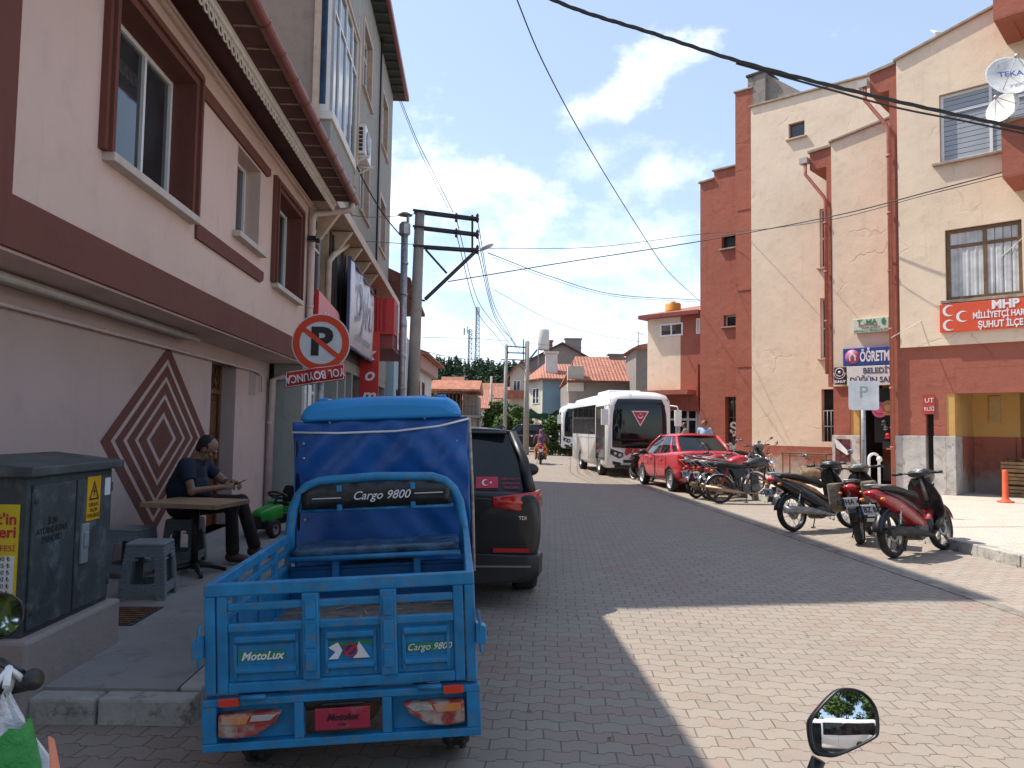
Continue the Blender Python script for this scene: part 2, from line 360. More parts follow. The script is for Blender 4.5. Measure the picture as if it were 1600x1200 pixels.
# ---------------------------------------------------------------- ground, road, pavements
def lx(Y,c): return c-.054*Y
def sheet(name,pts,z,mat):
    mb=MB(); mb.add([(x,y,z) for x,y in pts],[tuple(range(len(pts)))]); return structure(mb,name,mat)
m_earth=simple('dry_earth',(.30,.25,.19),.95,var=.25,scale=.05)
sheet('ground',[(-1500,-300),(1500,-300),(1500,2500),(-1500,2500)],-.03,m_earth)
sheet('road',[(-30,-12),(60,-12),(60,90),(-30,90)],0,m_road)
sheet('parking_strip',[(lx(-4,5.03),-4),(lx(-4,6.7),-4),(lx(36,6.7),36),(lx(36,5.03),36)],.004,m_park)
mb=MB(); a,b=-4.,36.
mb.prism([(lx(a,4.90),a),(lx(a,5.05),a),(lx(b,5.05),b),(lx(b,4.90),b)],-.02,.009,'z'); structure(mb,'gutter_strip',simple('gutter_concrete',(.27,.235,.20),.9,var=.25,scale=3,bmp=.4,dirt=(.12,.10,.08),dirtamt=.5))
mb=MB(); mb.prism([(lx(-6,6.84),-6),(60,-6),(60,60),(lx(60,6.84),60)],-.02,.15,'z'); structure(mb,'sidewalk',m_walk)
mb=MB(); y=-4.0; k=0
while y<45:
    L_=.78; j=random.uniform(-.008,.008); dz=random.uniform(-.006,.006)
    mb.prism([(lx(y+.012,6.70)+j,y+.012),(lx(y+.012,6.835)+j,y+.012),(lx(y+L_,6.835)+j,y+L_),(lx(y+L_,6.70)+j,y+L_)],-.02,.156+dz,'z'); y+=L_
structure(mb,'kerb',m_kerb,bevel=.012)
# left pavement
mb=MB(); mb.prism([(-14,4.22),(lx(4.22,-1.58),4.22),(lx(45,-1.58),45),(-14,45)],-.02,.15,'z'); structure(mb,'sidewalk',m_concwall)
mb=MB(); y=4.10
xs=-3.3; x=xs
while x<lx(4.1,-1.45)-.1:
    w=min(random.uniform(.34,.62),lx(4.1,-1.45)-x); mb.box(x+.006,x+w-.006,4.09+random.uniform(-.012,.012),4.225,-.02,.146+random.uniform(-.01,.008)); x+=w
y=4.24
while y<44:
    L_=.5; j=random.uniform(-.01,.01)
    mb.prism([(lx(y+.01,-1.575)+j,y+.01),(lx(y+.01,-1.45)+j,y+.01),(lx(y+L_,-1.45)+j,y+L_),(lx(y+L_,-1.575)+j,y+L_)],-.02,.154+random.uniform(-.008,.006),'z'); y+=L_
structure(mb,'kerb',m_kerb,bevel=.018)
# threshold slab in front of the arcade and dirt patch
# ---------------------------------------------------------------- facade helpers
def TX(u,w,z): return Vector((w,u,z))       # facade facing +x
def TY(u,w,z): return Vector((u,-w,z))      # facade facing -y
def wall(mb,T,u0,u1,z0,z1,w0,w1,ops=(),mi=0,rmi=None,rd=.25):
    us=sorted({u0,u1,*[o[0] for o in ops],*[o[1] for o in ops]}); zs=sorted({z0,z1,*[o[2] for o in ops],*[o[3] for o in ops]})
    for i in range(len(us)-1):
        for j in range(len(zs)-1):
            uc=(us[i]+us[i+1])/2; zc=(zs[j]+zs[j+1])/2
            if any(o[0]<uc<o[1] and o[2]<zc<o[3] for o in ops): continue
            mb.add([T(us[i],w1,zs[j]),T(us[i+1],w1,zs[j]),T(us[i+1],w1,zs[j+1]),T(us[i],w1,zs[j+1])],[(0,1,2,3)],mi)
    for o in ops:
        a,b,c,d=o[:4]; r=w1-rd; q=mi if rmi is None else rmi
        for (p0,p1) in (((a,c),(a,d)),((b,c),(b,d)),((a,c),(b,c)),((a,d),(b,d))):
            mb.add([T(p0[0],w1,p0[1]),T(p1[0],w1,p1[1]),T(p1[0],r,p1[1]),T(p0[0],r,p0[1])],[(0,1,2,3)],q)
    mb.add([T(u0,w0,z0),T(u1,w0,z0),T(u1,w0,z1),T(u0,w0,z1)],[(0,1,2,3)],mi)
    for (p0,p1) in (((u0,z0),(u0,z1)),((u1,z0),(u1,z1)),((u0,z0),(u1,z0)),((u0,z1),(u1,z1))):
        mb.add([T(p0[0],w0,p0[1]),T(p1[0],w0,p1[1]),T(p1[0],w1,p1[1]),T(p0[0],w1,p0[1])],[(0,1,2,3)],mi)
    return mb
def tbox(mb,T,u0,u1,w0,w1,z0,z1,mi=0):
    vs=[T(u,w,z) for z in (z0,z1) for w in (w0,w1) for u in (u0,u1)]
    return mb.add(vs,[(0,2,3,1),(4,5,7,6),(0,1,5,4),(2,6,7,3),(0,4,6,2),(1,3,7,5)],mi)
def window(par,T,u0,u1,z0,z1,w,cols=(.5,),rows=(),t=.05,fm=None,gm=None,sill=None,blind=None,dep=.05,open_=None,dark=True):
    """frame bars around one pane sheet: window > pane, sill"""
    fm=fm or m_white; gm=gm or m_glass
    f=MB(); us=[u0]+[u0+(u1-u0)*c for c in cols]+[u1]; zs=[z0]+[z0+(z1-z0)*c for c in rows]+[z1]
    for i,u in enumerate(us):
        tt=t if i in (0,len(us)-1) else t*.9
        a,b=(u,u+t) if i==0 else ((u-t,u) if i==len(us)-1 else (u-tt/2,u+tt/2)); tbox(f,T,a,b,w-dep,w,z0,z1)
    for i,z in enumerate(zs):
        a,b=(z,z+t) if i==0 else ((z-t,z) if i==len(zs)-1 else (z-t*.45,z+t*.45)); tbox(f,T,u0+t,u1-t,w-dep,w-.003,a,b)
    fo=f.build('window',fm,par,fix=False)
    g=MB(); g.add([T(u0+t/2,w-dep*.6,z0+t/2),T(u1-t/2,w-dep*.6,z0+t/2),T(u1-t/2,w-dep*.6,z1-t/2),T(u0+t/2,w-dep*.6,z1-t/2)],[(0,1,2,3)]); g.build('pane',gm,fo,fix=False)
    if blind is not None:
        n,mm=blind; c=MB()
        if n=='blind':
            z=z0+t; 
            while z<z1-t: tbox(c,T,u0+t,u1-t,w-dep*.58,w-dep*.55,z,z+.11); z+=.125
        else:
            segs=60
            for (a,b) in ([(u0+t,u1-t)]):
                vs=[]; fs=[]
                for i in range(segs+1):
                    uu=a+(b-a)*i/segs; ww=w-dep*.6+.008+.006*math.sin(i*1.7)+.005*math.sin(i*.9)
                    vs+=[T(uu,ww,z0+t),T(uu,ww,z1-t)]
                fs=[(2*i,2*i+2,2*i+3,2*i+1) for i in range(segs)]; c.add(vs,fs,0,True)
        c.build('blind' if n=='blind' else 'curtain',mm,fo,fix=False)
    if sill: 
        s=MB(); ov,pr,th,sm=sill; tbox(s,T,u0-ov,u1+ov,w-.02,pr,z0-th,z0); s.build('sill',sm,fo,bevel=.006)
    return fo
m_curtain=simple('curtain_net',(.55,.55,.55),.9,var=.25,scale=3)
m_blind=simple('roller_blind',(.36,.40,.44),.8,var=.1,scale=2)
# ---------------------------------------------------------------- near house (pink, two storeys, brown trim)
RZL=R(3.09)
house=thing('pink_house','pink two storey house with brown painted trim, diamond mural and lace trimmed eave','house',(-2.87,0,0),RZL)
Y0,Y1=.5,12.9; GW=-.58
ops=[(5.8,7.45,3.68,5.02),(8.95,9.95,3.9,4.98),(10.75,12.2,3.62,4.98),(2.2,3.9,3.68,5.02)]
mb=MB(); wall(mb,TX,Y0,Y1,2.64,5.5,-7,0,ops,0,1,.24)
mb.build('upper_wall',[m_pink,m_brown],house,fix=False)
# the small middle window has pink reveals: line them
mb=MB(); a,b,c,d=ops[1]
for (x0,x1,z0,z1) in ((a-.0,a+.012,c,d),(b-.012,b,c,d),(a,b,d-.012,d)): mb.box(-.235,.004,x0,x1,z0,z1)
mb.build('window_reveal',m_pink,house)
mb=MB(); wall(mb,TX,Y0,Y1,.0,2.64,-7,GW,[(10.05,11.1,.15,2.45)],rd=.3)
mb.build('lower_wall',plaster('shaded_pink_plaster',(.54,.41,.37),stain=(.34,.27,.25),amt=.5,bstr=.4,scale=.7),house,fix=False)  # darker copy of the upper pink: overhang shade put into the colour
mb=MB(); mb.box(0,.035,Y0,Y1+.02,2.66,2.99); mb.box(0,.03,4.1,4.57,2.99,5.4)
for z0,z1,a,b in ((5.0,5.14,7.66,10.35),(3.5,3.66,7.66,10.15),): 
    mb.prism([(a,z0),(b-.12,z0),(b,z0+.05),(b,z1),(a,z1)],.0,.03,'x')
mb.build('painted_band',m_brown,house)
for (a,b,c,d),brown in ((ops[0],1),(ops[2],1),(ops[3],1)):
    mb=MB()
    for off,th,pr in ((.0,.07,.05),(.07,.05,.085),(.12,.05,.055)):
        q0,q1=off,off+th
        mb.box(0,pr,a-q1,a-q0,c,d+q1); mb.box(0,pr,b+q0,b+q1,c,d+q1); mb.box(0,pr,a-q0,b+q0,d+q0,d+q1)
    mb.build('window_moulding',m_brown,house)
for (a,b,c,d),cols in zip(ops,((.2,.62),(.45,),(.55,),(.5,))):
    window(house,TX,a,b,c,d,-.19,cols,(),.045,m_white,m_glass,sill=(.1,.10,.07,simple('sill_stone',(.52,.45,.40),.7,var=.12)))
# window curtains seen behind the glass as a lighter band
mb=MB(); mb.box(.0,.05,Y0,Y1,5.36,5.41); mb.box(.0,.03,Y0,Y1,5.41,5.47); mb.box(.05,.08,Y0,Y1,5.40,5.43); mb.build('cornice_moulding',m_pink,house,bevel=.008)
mb=MB(); mb.box(-7,.76,Y0-.1,Y1+.06,5.5,5.53); 
mb.build('soffit',m_soffit,house)
mb=MB()
z=Y0-.1
while z<Y1: mb.box(.48,.77,z,z+.012,5.485,5.5); z+=.45
mb.build('soffit_batten',m_coping,house)
mb=MB(); mb.box(.40,.455,Y0-.1,Y1,5.42,5.497); mb.tube([(.44,Y0,5.43),(.44,Y1+.02,5.43)],.03,8); mb.build('eave_beam',m_whitep,house)
# lace fascia: rings
mb=MB(); y=Y0
while y<Y1-.02:
    n=10
    for (cy,cz,r,rr) in ((y+.065,5.335,.052,.012),(y+.065,5.395,.03,.010)):
        pts=[(.43,cy+r*math.cos(2*PI*i/n),cz+r*math.sin(2*PI*i/n)) for i in range(n)]; mb.tube(pts,rr,4,close=True)
    mb.box(.42,.44,y,y+.012,5.30,5.42); y+=.13
mb.build('lace_trim',simple('lace_paint',(.66,.60,.52),.6),house)
mb=MB(); prof=[(.78+.075*math.cos(t),5.53+.075*math.sin(t)) for t in [PI+PI*i/8 for i in range(9)]]
prof2=[(x*1.0+(0.78-x)*.12,zz+.01) for x,zz in prof][::-1]
mb.prism([(x,zz) for x,zz in prof+prof2],Y0-.1,Y1+.12,'y'); 
y=Y0
while y<Y1: 
    mb.tube([(.78+.082*math.cos(t),y,5.53+.082*math.sin(t)) for t in [PI+PI*i/6 for i in range(7)]],.0035,5); y+=.6
mb.build('gutter',m_gutter,house)
mb=MB(); mb.add([(.80,Y0-.15,5.56),(.80,Y1+.1,5.56),(-3.2,Y1+.1,6.9),(-3.2,Y0-.15,6.9),(-7.3,Y0-.15,5.56),(-7.3,Y1+.1,5.56)],[(0,1,2,3),(3,2,5,4),(0,3,4),(1,5,2)]); mb.build('roof',m_tiley,house)
mb=MB(); mb.tube([(.74,Y1+.0,5.50),(.74,Y1+.0,5.36),(.66,Y1+.0,5.33),(.12,Y1-.02,5.25),(.08,Y1-.03,5.15),(.08,Y1-.03,2.8),(.06,Y1-.03,2.5),(-.3,Y1-.1,2.42),(-.48,Y1-.12,2.36),(-.5,Y1-.12,.2)],.055,12)
for z in (4.6,3.6,1.6): mb.tube([(.08 if z>3 else -.5,Y1-.03 if z>3 else Y1-.12,z),(.08 if z>3 else -.5,Y1-.03 if z>3 else Y1-.12,z+.05)],.062,12)
mb.build('downpipe',m_pinkpipe,house)
# door with carved transom
mb=MB(); mb.box(GW-.28,GW-.24,10.05,11.1,.15,2.45); mb.box(GW-.24,GW-.2,10.05,10.12,.15,2.45); mb.box(GW-.24,GW-.2,11.03,11.1,.15,2.45); mb.box(GW-.24,GW-.19,10.12,11.03,2.02,2.09)
for k in range(3): mb.box(GW-.24,GW-.22,10.2,10.95,.3+k*.58,.3+k*.58+.46)
door=mb.build('door',m_wood,house,bevel=.008)
mb=MB()
for i in range(26):
    a=random.uniform(0,2*PI); cy=10.2+.75*random.random(); cz=2.14+.26*random.random(); r=random.uniform(.03,.07)
    mb.tube([(GW-.22,cy+r*math.cos(a+t*.7),cz+r*math.sin(a+t*.7)*.8) for t in range(6)],.012,5)
mb.build('carving',simple('carved_wood',(.12,.05,.02),.5),door)
mb=MB(); mb.ball((GW-.17,10.2,1.15),.03); mb.build('handle',m_steel,door)
mb=MB(); mb.box(GW-.1,GW+.004,11.75,12.1,2.05,2.42); mb.build('vent',simple('vent_grey',(.34,.31,.30),.7),house)
mb=MB(); mb.box(-.5,-.38,3.2,8.9,2.575,2.63); mb.tube([(-.36,3.2,2.585),(-.36,8.9,2.585)],.03,8); mb.build('strip_light',simple('tube_light_housing',(.55,.50,.44),.5),house)
mb=MB(); mb.tube([(GW+.05,2.0,2.44),(GW+.05,11.9,2.44),(GW+.05,12.3,2.40),(GW+.05,12.3,2.12)],.018,8)
for y in range(3,12,2): mb.box(GW,GW+.06,y,y+.03,2.42,2.47)
mb.build('conduit',m_pinkpipe,house)
# mural: nested diamonds
mb=MB(); cy,cz=8.52,1.42; hw,hh=1.42,1.06
def ring(s0,s1,mi,x):
    P=lambda s:[Vector((x,cy+hw*s,cz)),Vector((x,cy+.08*s,cz+hh*s)),Vector((x,cy-hw*s,cz)),Vector((x,cy-.18*s,cz-hh*s))]
    a,b=P(s0),P(s1)
    for i in range(4): mb.add([a[i],a[(i+1)%4],b[(i+1)%4],b[i]],[(0,1,2,3)],mi)
xx=GW+.004
for s0,s1 in ((1,.855),(.79,.67),(.61,.485),(.425,.29),(.22,.0)): ring(s0,s1,0,xx)
mb.build('mural',m_brown,house,fix=False)
for (n,z0,w_) in (('cctv',3.0,.1),): pass
mb=MB(); mb.box(.05,.2,Y1-.28,Y1-.16,4.72,4.80); mb.ball((.22,Y1-.22,4.73),.045); mb.build('lamp_fitting',m_black,house)

# ---------------------------------------------------------------- tall grey building beyond it
gb=thing('apartment_building','tall grey rendered apartment building with beige window surrounds and dark timber eave','building',(-2.87,0,0),RZL)
GY0,GY1,GH=12.98,25.4,12.95
rows=((7.0,8.6),(10.15,11.85))
ops=[]
for z0,z1 in rows:
    for u0,u1 in ((18.6,20.1),(22.6,24.0)): ops.append((u0,u1,z0,z1))
ops+= [(13.4,14.6,3.95,5.3)]
mb=MB(); wall(mb,TX,GY0,GY1,3.05,GH,-8,0,ops,0,0,.18); mb.build('wall',m_grayp,gb,fix=False)
mb=MB(); mb.box(-8,-.01,GY0-.012,GY0-.002,3.05,GH); mb.build('side_wall',m_stucco,gb)
for o in ops:
    window(gb,TX,*o,-.12,(.5,),(.72,),.05,m_white,m_glass,sill=(.12,.07,.05,m_beigepipe))
    mb=MB(); a,b,c,d=o
    mb.box(0,.02,a-.12,a,c,d+.12); mb.box(0,.02,b,b+.12,c,d+.12); mb.box(0,.02,a,b,d,d+.12); mb.box(-.11,-.0,b-.02,b-.001,c,d); mb.build('window_surround',m_beigepipe,gb)
# bay
mb=MB(); mb.box(0,.32,13.15,15.9,7.05,7.2,1); mb.box(0,.28,13.2,15.85,6.55,7.05,2); mb.box(0,.30,13.15,15.9,9.9,12.75,2)
mb.build('bay',[m_whitep,m_whitep,m_grayp],gb,bevel=.01)
window(gb,TX,13.16,15.9,7.2,9.9,.30,(.22,.48,.74),(.7,),.06,m_white,m_glass)
def TS(u,w,z): return Vector((u,13.16-w,z))
window(gb,TS,-.42,.30,7.2,9.9,.0,(),(),.12,m_white,m_bluglass)
mb=MB(); mb.box(.3,.34,13.1,16.0,9.9,9.98); mb.box(.3,.34,15.9,16.05,7.2,9.98); mb.box(.0,.1,12.9,13.0,5.6,12.7) ;mb.build('bay_trim',m_beigepipe,gb)
mb=MB(); mb.box(-8.3,.42,GY0-2.1,GY1+.35,GH,GH+.05)  # near end of soffit, gutter and roof lengthened out of view to shape shadow
mb.build('eave_soffit',simple('dark_boards',(.02,.03,.03),.7),gb)
mb=MB(); y=GY0
while y<GY1: mb.box(-.02,.4,y,y+.06,GH-.05,GH); y+=.55
mb.build('rafter_end',simple('rafter_paint',(.05,.07,.07),.7),gb)
mb=MB(); mb.box(.40,.52,GY0-2.15,GY1+.4,GH-.02,GH+.16); mb.box(-8.3,.5,GY1+.3,GY1+.4,GH-.02,GH+.14); mb.box(-8.3,.5,GY0-2.2,GY0-2.1,GH-.02,GH+.14); mb.build('gutter',m_gutter,gb,bevel=.03)
mb=MB(); mb.add([(.5,GY0-2.1,GH+.1),(.5,GY1+.35,GH+.1),(-4,GY1+.35,GH+1.6),(-4,GY0-2.1,GH+1.6),(-8.4,GY0-2.1,GH+.1),(-8.4,GY1+.35,GH+.1)],[(0,1,2,3),(3,2,5,4),(0,3,4),(1,5,2)]); mb.build('roof',m_tiley,gb)
mb=MB(); mb.tube([(.09,16.9,GH),(.09,16.9,5.9),(.12,16.7,5.7),(.15,14.5,4.9),(.12,14.2,4.7),(.12,14.2,3.1)],.06,10)
for z in range(6,13): mb.tube([(.09,16.9,z),(.09,16.9,z+.05)],.075,10)
mb.build('downpipe',m_beigepipe,gb)
mb=MB(); mb.tube([(.06,21.6,GH),(.06,21.6,5)],.03,8); mb.tube([(.05,12.99,9),(.05,12.99,5.7)],.03,8); mb.build('cable_run',m_cable,gb)
# beige slab, brackets and shop level
mb=MB(); tbox(mb,TX,GY0,GY1,-.0,.45,5.52,5.72); 
for y in (13.6,15.0,16.4,17.8,19.2): mb.prism([(0,5.5),(.42,5.5),(.0,4.9)],y,y+.14,'y',M=None) 
mb.build('ledge',m_beigepipe,gb,bevel=.01)
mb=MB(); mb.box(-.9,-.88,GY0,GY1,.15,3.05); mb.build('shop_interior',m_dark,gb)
mb=MB()
for y in (13.0,14.75,16.3,17.3,18.3,20.2,22.6,25.2): mb.box(-.5,-.02,y-.09,y+.09,.0,3.05)
mb.box(-.5,-.01,GY0,GY1,2.85,3.05); mb.build('shop_pillar',m_grayp,gb)
mb=MB()
for i in range(14): y=15.0+i*.28; mb.box(-.42,-.38,y,y+.05,.2,2.8)
mb.build('shop_bar',m_beigepipe,gb)
# blue stickered shop windows
for (a,b) in ((13.08,13.85),(13.9,14.7)): window(gb,TX,a,b,.45,2.8,-.16,(),(.75,),.06,m_white,m_bluglass)
mb=MB(); mb.box(-.3,.05,13.0,14.8,.15,.45); mb.build('shop_sill',m_whitep,gb,bevel=.01)
mb=MB(); mb.box(-.14,-.135,13.95,14.25,1.95,2.35); mb.build('notice',m_white,gb)
mb=MB(); mb.box(-.2,-.05,13.0,17.5,3.2,5.4); mb.build('dark_recess',m_dark,gb) if False else None
mb=MB(); mb.box(.005,.03,14.75,19.3,3.1,5.45); mb.build('void_shade_sheet',simple('void_shade',(.035,.03,.03),.6,var=.4),gb)  # flat dark sheet painted as the shade of an open void
mb=MB()
for i in range(7): 
    y=14.8+i*.35; mb.bar((.06,y,3.1),(.06,y+random.uniform(-.3,.3),5.4),.03,.03)
mb.build('grille_bar',simple('dark_bar',(.06,.05,.045),.6),gb)

# air conditioner on bracket
ac=thing('air_conditioner','white air conditioner unit on brackets below the bay window','air conditioner',(-2.87,0,0),RZL)
mb=MB(); mb.box(.10,.48,16.05,16.95,7.5,8.15); mb.build('casing',m_white,ac,bevel=.02)
mb=MB()
for i in range(6):
    z=7.56+i*.09; mb.box(.16,.42,16.035,16.052,z,z+.065)
mb.build('side_grille',m_black,ac)
mb=MB(); mb.lathe([(.26,0),(.27,.02),(.24,.03),(.02,.035),(.0,.03)],(.482,16.42,7.83),(1,0,0),24); mb.build('fan_grille',m_steel,ac)
mb=MB(); mb.bar((.0,16.15,7.46),(.55,16.15,7.46),.05,.05); mb.bar((.0,16.85,7.46),(.55,16.85,7.46),.05,.05); mb.bar((.0,16.15,7.2),(.5,16.15,7.45),.03,.03); mb.bar((0,16.85,7.2),(.5,16.85,7.45),.03,.03); mb.build('bracket',m_whitep,ac)

# ---------------------------------------------------------------- signs on the left
m_sred=simple('sign_red',(.55,.03,.025),.4,var=.05); m_swhite=simple('sign_white',(.74,.74,.76),.5,var=.05)
sg=thing('shop_sign','red shop sign with rounded end and white letters beside the pink downpipe','sign',(-2.87,0,0),RZL)
mb=MB(); pl=[(13.0,3.12),(14.9,3.12)]+[(14.9+.3*math.sin(t),3.42-.3*math.cos(t)) for t in [PI/8*i for i in range(1,5)]]+[(15.2,3.5)]+[(14.9+.3*math.cos(t),3.55+.3*math.sin(t)) for t in [PI/8*i for i in range(1,5)]]+[(13.0,3.95)]
mb.prism(pl,.12,.2,'x'); mb.build('panel',m_sred,sg,bevel=.008)
mb=MB(); text(mb,'odafone',.42,(.205,13.85,3.5),(0,1,0),(0,0,1),thick=.01,bold=.003); mb.build('lettering',m_swhite,sg)
bn=thing('hanging_banner','large white fabric banner with grey script lettering hanging over the left shops','banner',(-2.87,0,0),RZL)
mb=MB(); n=24; vs=[];
for i in range(n+1):
    y=15.5+3.7*i/n; w_=.32+.03*math.sin(i*.8)
    for z in (3.25,4.2,5.05): vs.append((w_+(.02 if z==4.2 else 0),y,z-.12*(i/n)*(1 if z>5 else 0)))
fs=[(3*i+j,3*i+3+j,3*i+4+j,3*i+1+j) for i in range(n) for j in (0,1)]; mb.add(vs,fs,0,True)
mb.build('fabric',simple('banner_cloth',(.80,.80,.85),.7,var=.05,dirt=(.45,.45,.5),dirtamt=.3),bn,solid=.006)
mb=MB(); text(mb,'Öykü',1.25,(.39,17.2,4.25),(0,1,0),(0,0,1),thick=.004,italic=.3); text(mb,'düğün organizasyon',.24,(.39,17.3,3.55),(0,1,0),(0,0,1),thick=.004); mb.build('lettering',simple('banner_grey',(.34,.32,.36),.7),bn)
mb=MB(); mb.tube([(.33,15.4,5.07),(.33,19.3,4.95)],.03,8); mb.tube([(.33,15.4,3.24),(.33,19.3,3.24)],.035,8); mb.box(.28,.34,15.42,15.47,3.2,5.1); mb.build('pole',simple('banner_edge',(.10,.10,.20),.5),bn)
bx=thing('box_sign','red corrugated metal box sign projecting over the pavement','sign',(-2.87,0,0),RZL)
mb=MB(); mb.box(.0,.82,19.5,23.6,4.02,4.95); 
for i in range(9): mb.box(.02+i*.09,.045+i*.09,19.47,19.5,4.05,4.93)
mb.box(.6,.84,19.46,19.5,4.03,4.9); mb.box(0,.84,19.46,19.5,3.98,4.05)
mb.build('box',m_sred,bx,bevel=.008)
mb=MB(); mb.box(.822,.835,20.4,23.5,3.7,4.9); mb.build('face',m_swhite,bx)
mb=MB(); 
for i,t_ in enumerate(('TEKOMA','ELEKTRONİK')): text(mb,t_,.42,(.84,22.0,4.5-.5*i),(0,1,0),(0,0,1),thick=.004,bold=.006)
mb.build('lettering',m_sred,bx)
mb=MB(); mb.box(.0,.8,19.55,23.5,3.62,4.0); mb.build('underside_shade',simple('shaded_sign_red',(.28,.05,.05),.6),bx)  # darker red block imitates the shaded underside of the box
vs_=thing('vertical_sign','tall red vertical sign with white italic letters k o m a','sign',(-2.87,0,0),RZL)
mb=MB(); mb.box(.02,.50,19.2,19.3,.6,4.0); mb.build('panel',m_sred,vs_,bevel=.006)
mb=MB()
for i,ch in enumerate('tekoma'): text(mb,ch,.46,(.26,19.19,4.49-.53*(i)),(1,0,0),(0,0,1),thick=.006,italic=.25,bold=.01) if ch in 'koma' else None
mb.build('lettering',m_swhite,vs_)
# pale blue building and its window and poster
bb=thing('blue_shop_building','pale blue painted shop building with barred window under a red brown roof','building',(-2.87,0,0),RZL)
m_blue=plaster('pale_blue_plaster',(.34,.50,.58),stain=(.3,.38,.4),amt=.3)
mb=MB(); wall(mb,TX,25.45,33,0,5.2,-8,.25,[(26.3,27.6,1.4,2.9),(29.5,30.5,.15,2.4)],rd=.2); mb.build('wall',m_blue,bb,fix=False)
mb=MB(); mb.box(.05,.06,26,31,.1,3); mb.build('interior',m_dark,bb)
mb=MB()
for i in range(8): mb.box(.20,.22,26.35+i*.16,26.38+i*.16,1.4,2.9)
mb.build('window_bars',m_black,bb)
mb=MB(); wall(mb,TX,25.5,33,5.2,6.6,-8,-.3); mb.build('upper_wall',m_stucco,bb,fix=False)
mb=MB(); mb.prism([(.75,6.5),(.75,6.62),(-3.5,8.5),(-8,6.6),(-8,6.4)],25.3,33.5,'y'); mb.build('roof',simple('brown_red_roof',(.17,.055,.04),.8,var=.3,scale=3),bb)
mb=MB(); mb.box(-.1,1.0,25.42,25.5,5.4,5.5); mb.bar((.2,25.4,5.4),(.9,25.4,6.5),.05,.05); mb.build('bracket',m_rust,bb)
ps=thing('poster_board','white poster board with orange emblem on the pale blue wall','sign',(-2.87,0,0),RZL)
mb=MB(); mb.box(.26,.32,27.9,29.3,2.5,4.3); mb.build('board',m_swhite,ps)
mb=MB(); mb.lathe([(.0,0),(.35,0)],(.325,28.6,3.75),(1,0,0),16); 
for i in range(3): mb.box(.321,.328,28.1,29.1,2.65+i*.2,2.75+i*.2)
mb.build('emblem',simple('faded_orange',(.6,.2,.1),.6),ps)
# stainless flue
fl=thing('flue_pipe','tall stainless steel chimney flue with conical cowl beside the red box sign','chimney flue',(0,0,0))
p=at(627,640,20.3); x0,y0=p.x,20.3
mb=MB(); zt=at(632,368,20.3).z
mb.tube([(x0,y0,.15),(x0-.02,y0,zt)],.095,14)
for k in range(8): 
    z=.9+k*.85; mb.tube([(x0-.005,y0,z),(x0-.005,y0,z+.05)],.104,14)
mb.build('pipe',m_steel,fl)
mb=MB(); mb.lathe([(.10,0),(.155,.03),(.155,.30),(.12,.35),(.08,.37)],(x0-.02,y0,zt),(0,0,1),8,sm=False); mb.lathe([(.04,.34),(.04,.57)],(x0+.06,y0,zt),(0,0,1),8); mb.lathe([(.21,.56),(.1,.63),(.0,.64)],(x0-.02,y0,zt),(0,0,1),8); mb.build('cowl',m_steel,fl)
# ---------------------------------------------------------------- right side: stepped building
Q=ground(1398,768,.15); Q.z=0
RX=Vector((.725,-.688,0)).normalized(); RY=Vector((.688,.725,0)).normalized(); RZR=math.atan2(RX.y,RX.x)
def RL(px,py,yl):
    """pixel -> local (x,z) on the facade plane y=yl of the right building"""
    d=ray(px,py); t=(yl-(CAM-Q).dot(RY))/d.dot(RY); p=CAM+d*t; return (p-Q).dot(RX),p.z
def RX_(px,yl): return RL(px,690,yl)[0]
def rb(name,label,cat='building'): return thing(name,label,cat,(Q.x,Q.y,0),RZR)
def poly_wall(mb,pts,y0,y1,mi=0): mb.prism(pts,y0,y1,'y',mi)
def bool_openings(o,ops,y0,y1):
    cs=[]
    m=MB()
    for a,b,c,d in ops: m.box(a,b,y0,y1,c,d)
    c=m.build('cutter',m_dark); c.matrix_world=o.parent.matrix_basis.copy() if False else c.matrix_world
    c.parent=o.parent; cs.append(c); bpy.context.view_layer.update(); return cut(o,cs)
A3=rb('apartment_block','beige and red apartment block with open arcade, nearest of the stepped block on the right')
A2=rb('wedding_hall','tall beige and red stepped hall building with sloped parapets and a shop at its foot')
# ---- block 3 : red plane y=0, beige skin y=-.07
xL=0.0; xb=RX_(1409,-.07); xR=xb+9.5
z_ov=RL(1416,543,-.07)[1]
tl=RL(1405,93,-.07); tr=RL(1550,14,-.07); sl=(tr[1]-tl[1])/(tr[0]-tl[0])
ztop=lambda x: tl[1]+(x-tl[0])*sl
w1a,w1z1=RL(1467,149,-.07); w1b=w1a+2.15; w1z0=RL(1467,256,-.07)[1]
w2a,w2z1=RL(1476,360,-.07); w2b=RL(1596,345,-.07)[0]; w2z0=RL(1478,470,-.07)[1]
mb=MB(); poly_wall(mb,[(xb,z_ov),(xR,z_ov),(xR,ztop(xR)),(xb,ztop(xb))],-.07,.0)
o=mb.build('wall',m_beige,A3); bool_openings(o,[(w1a,w1b,w1z0,w1z1),(w2a,w2b,w2z0,w2z1)],-.3,.3)
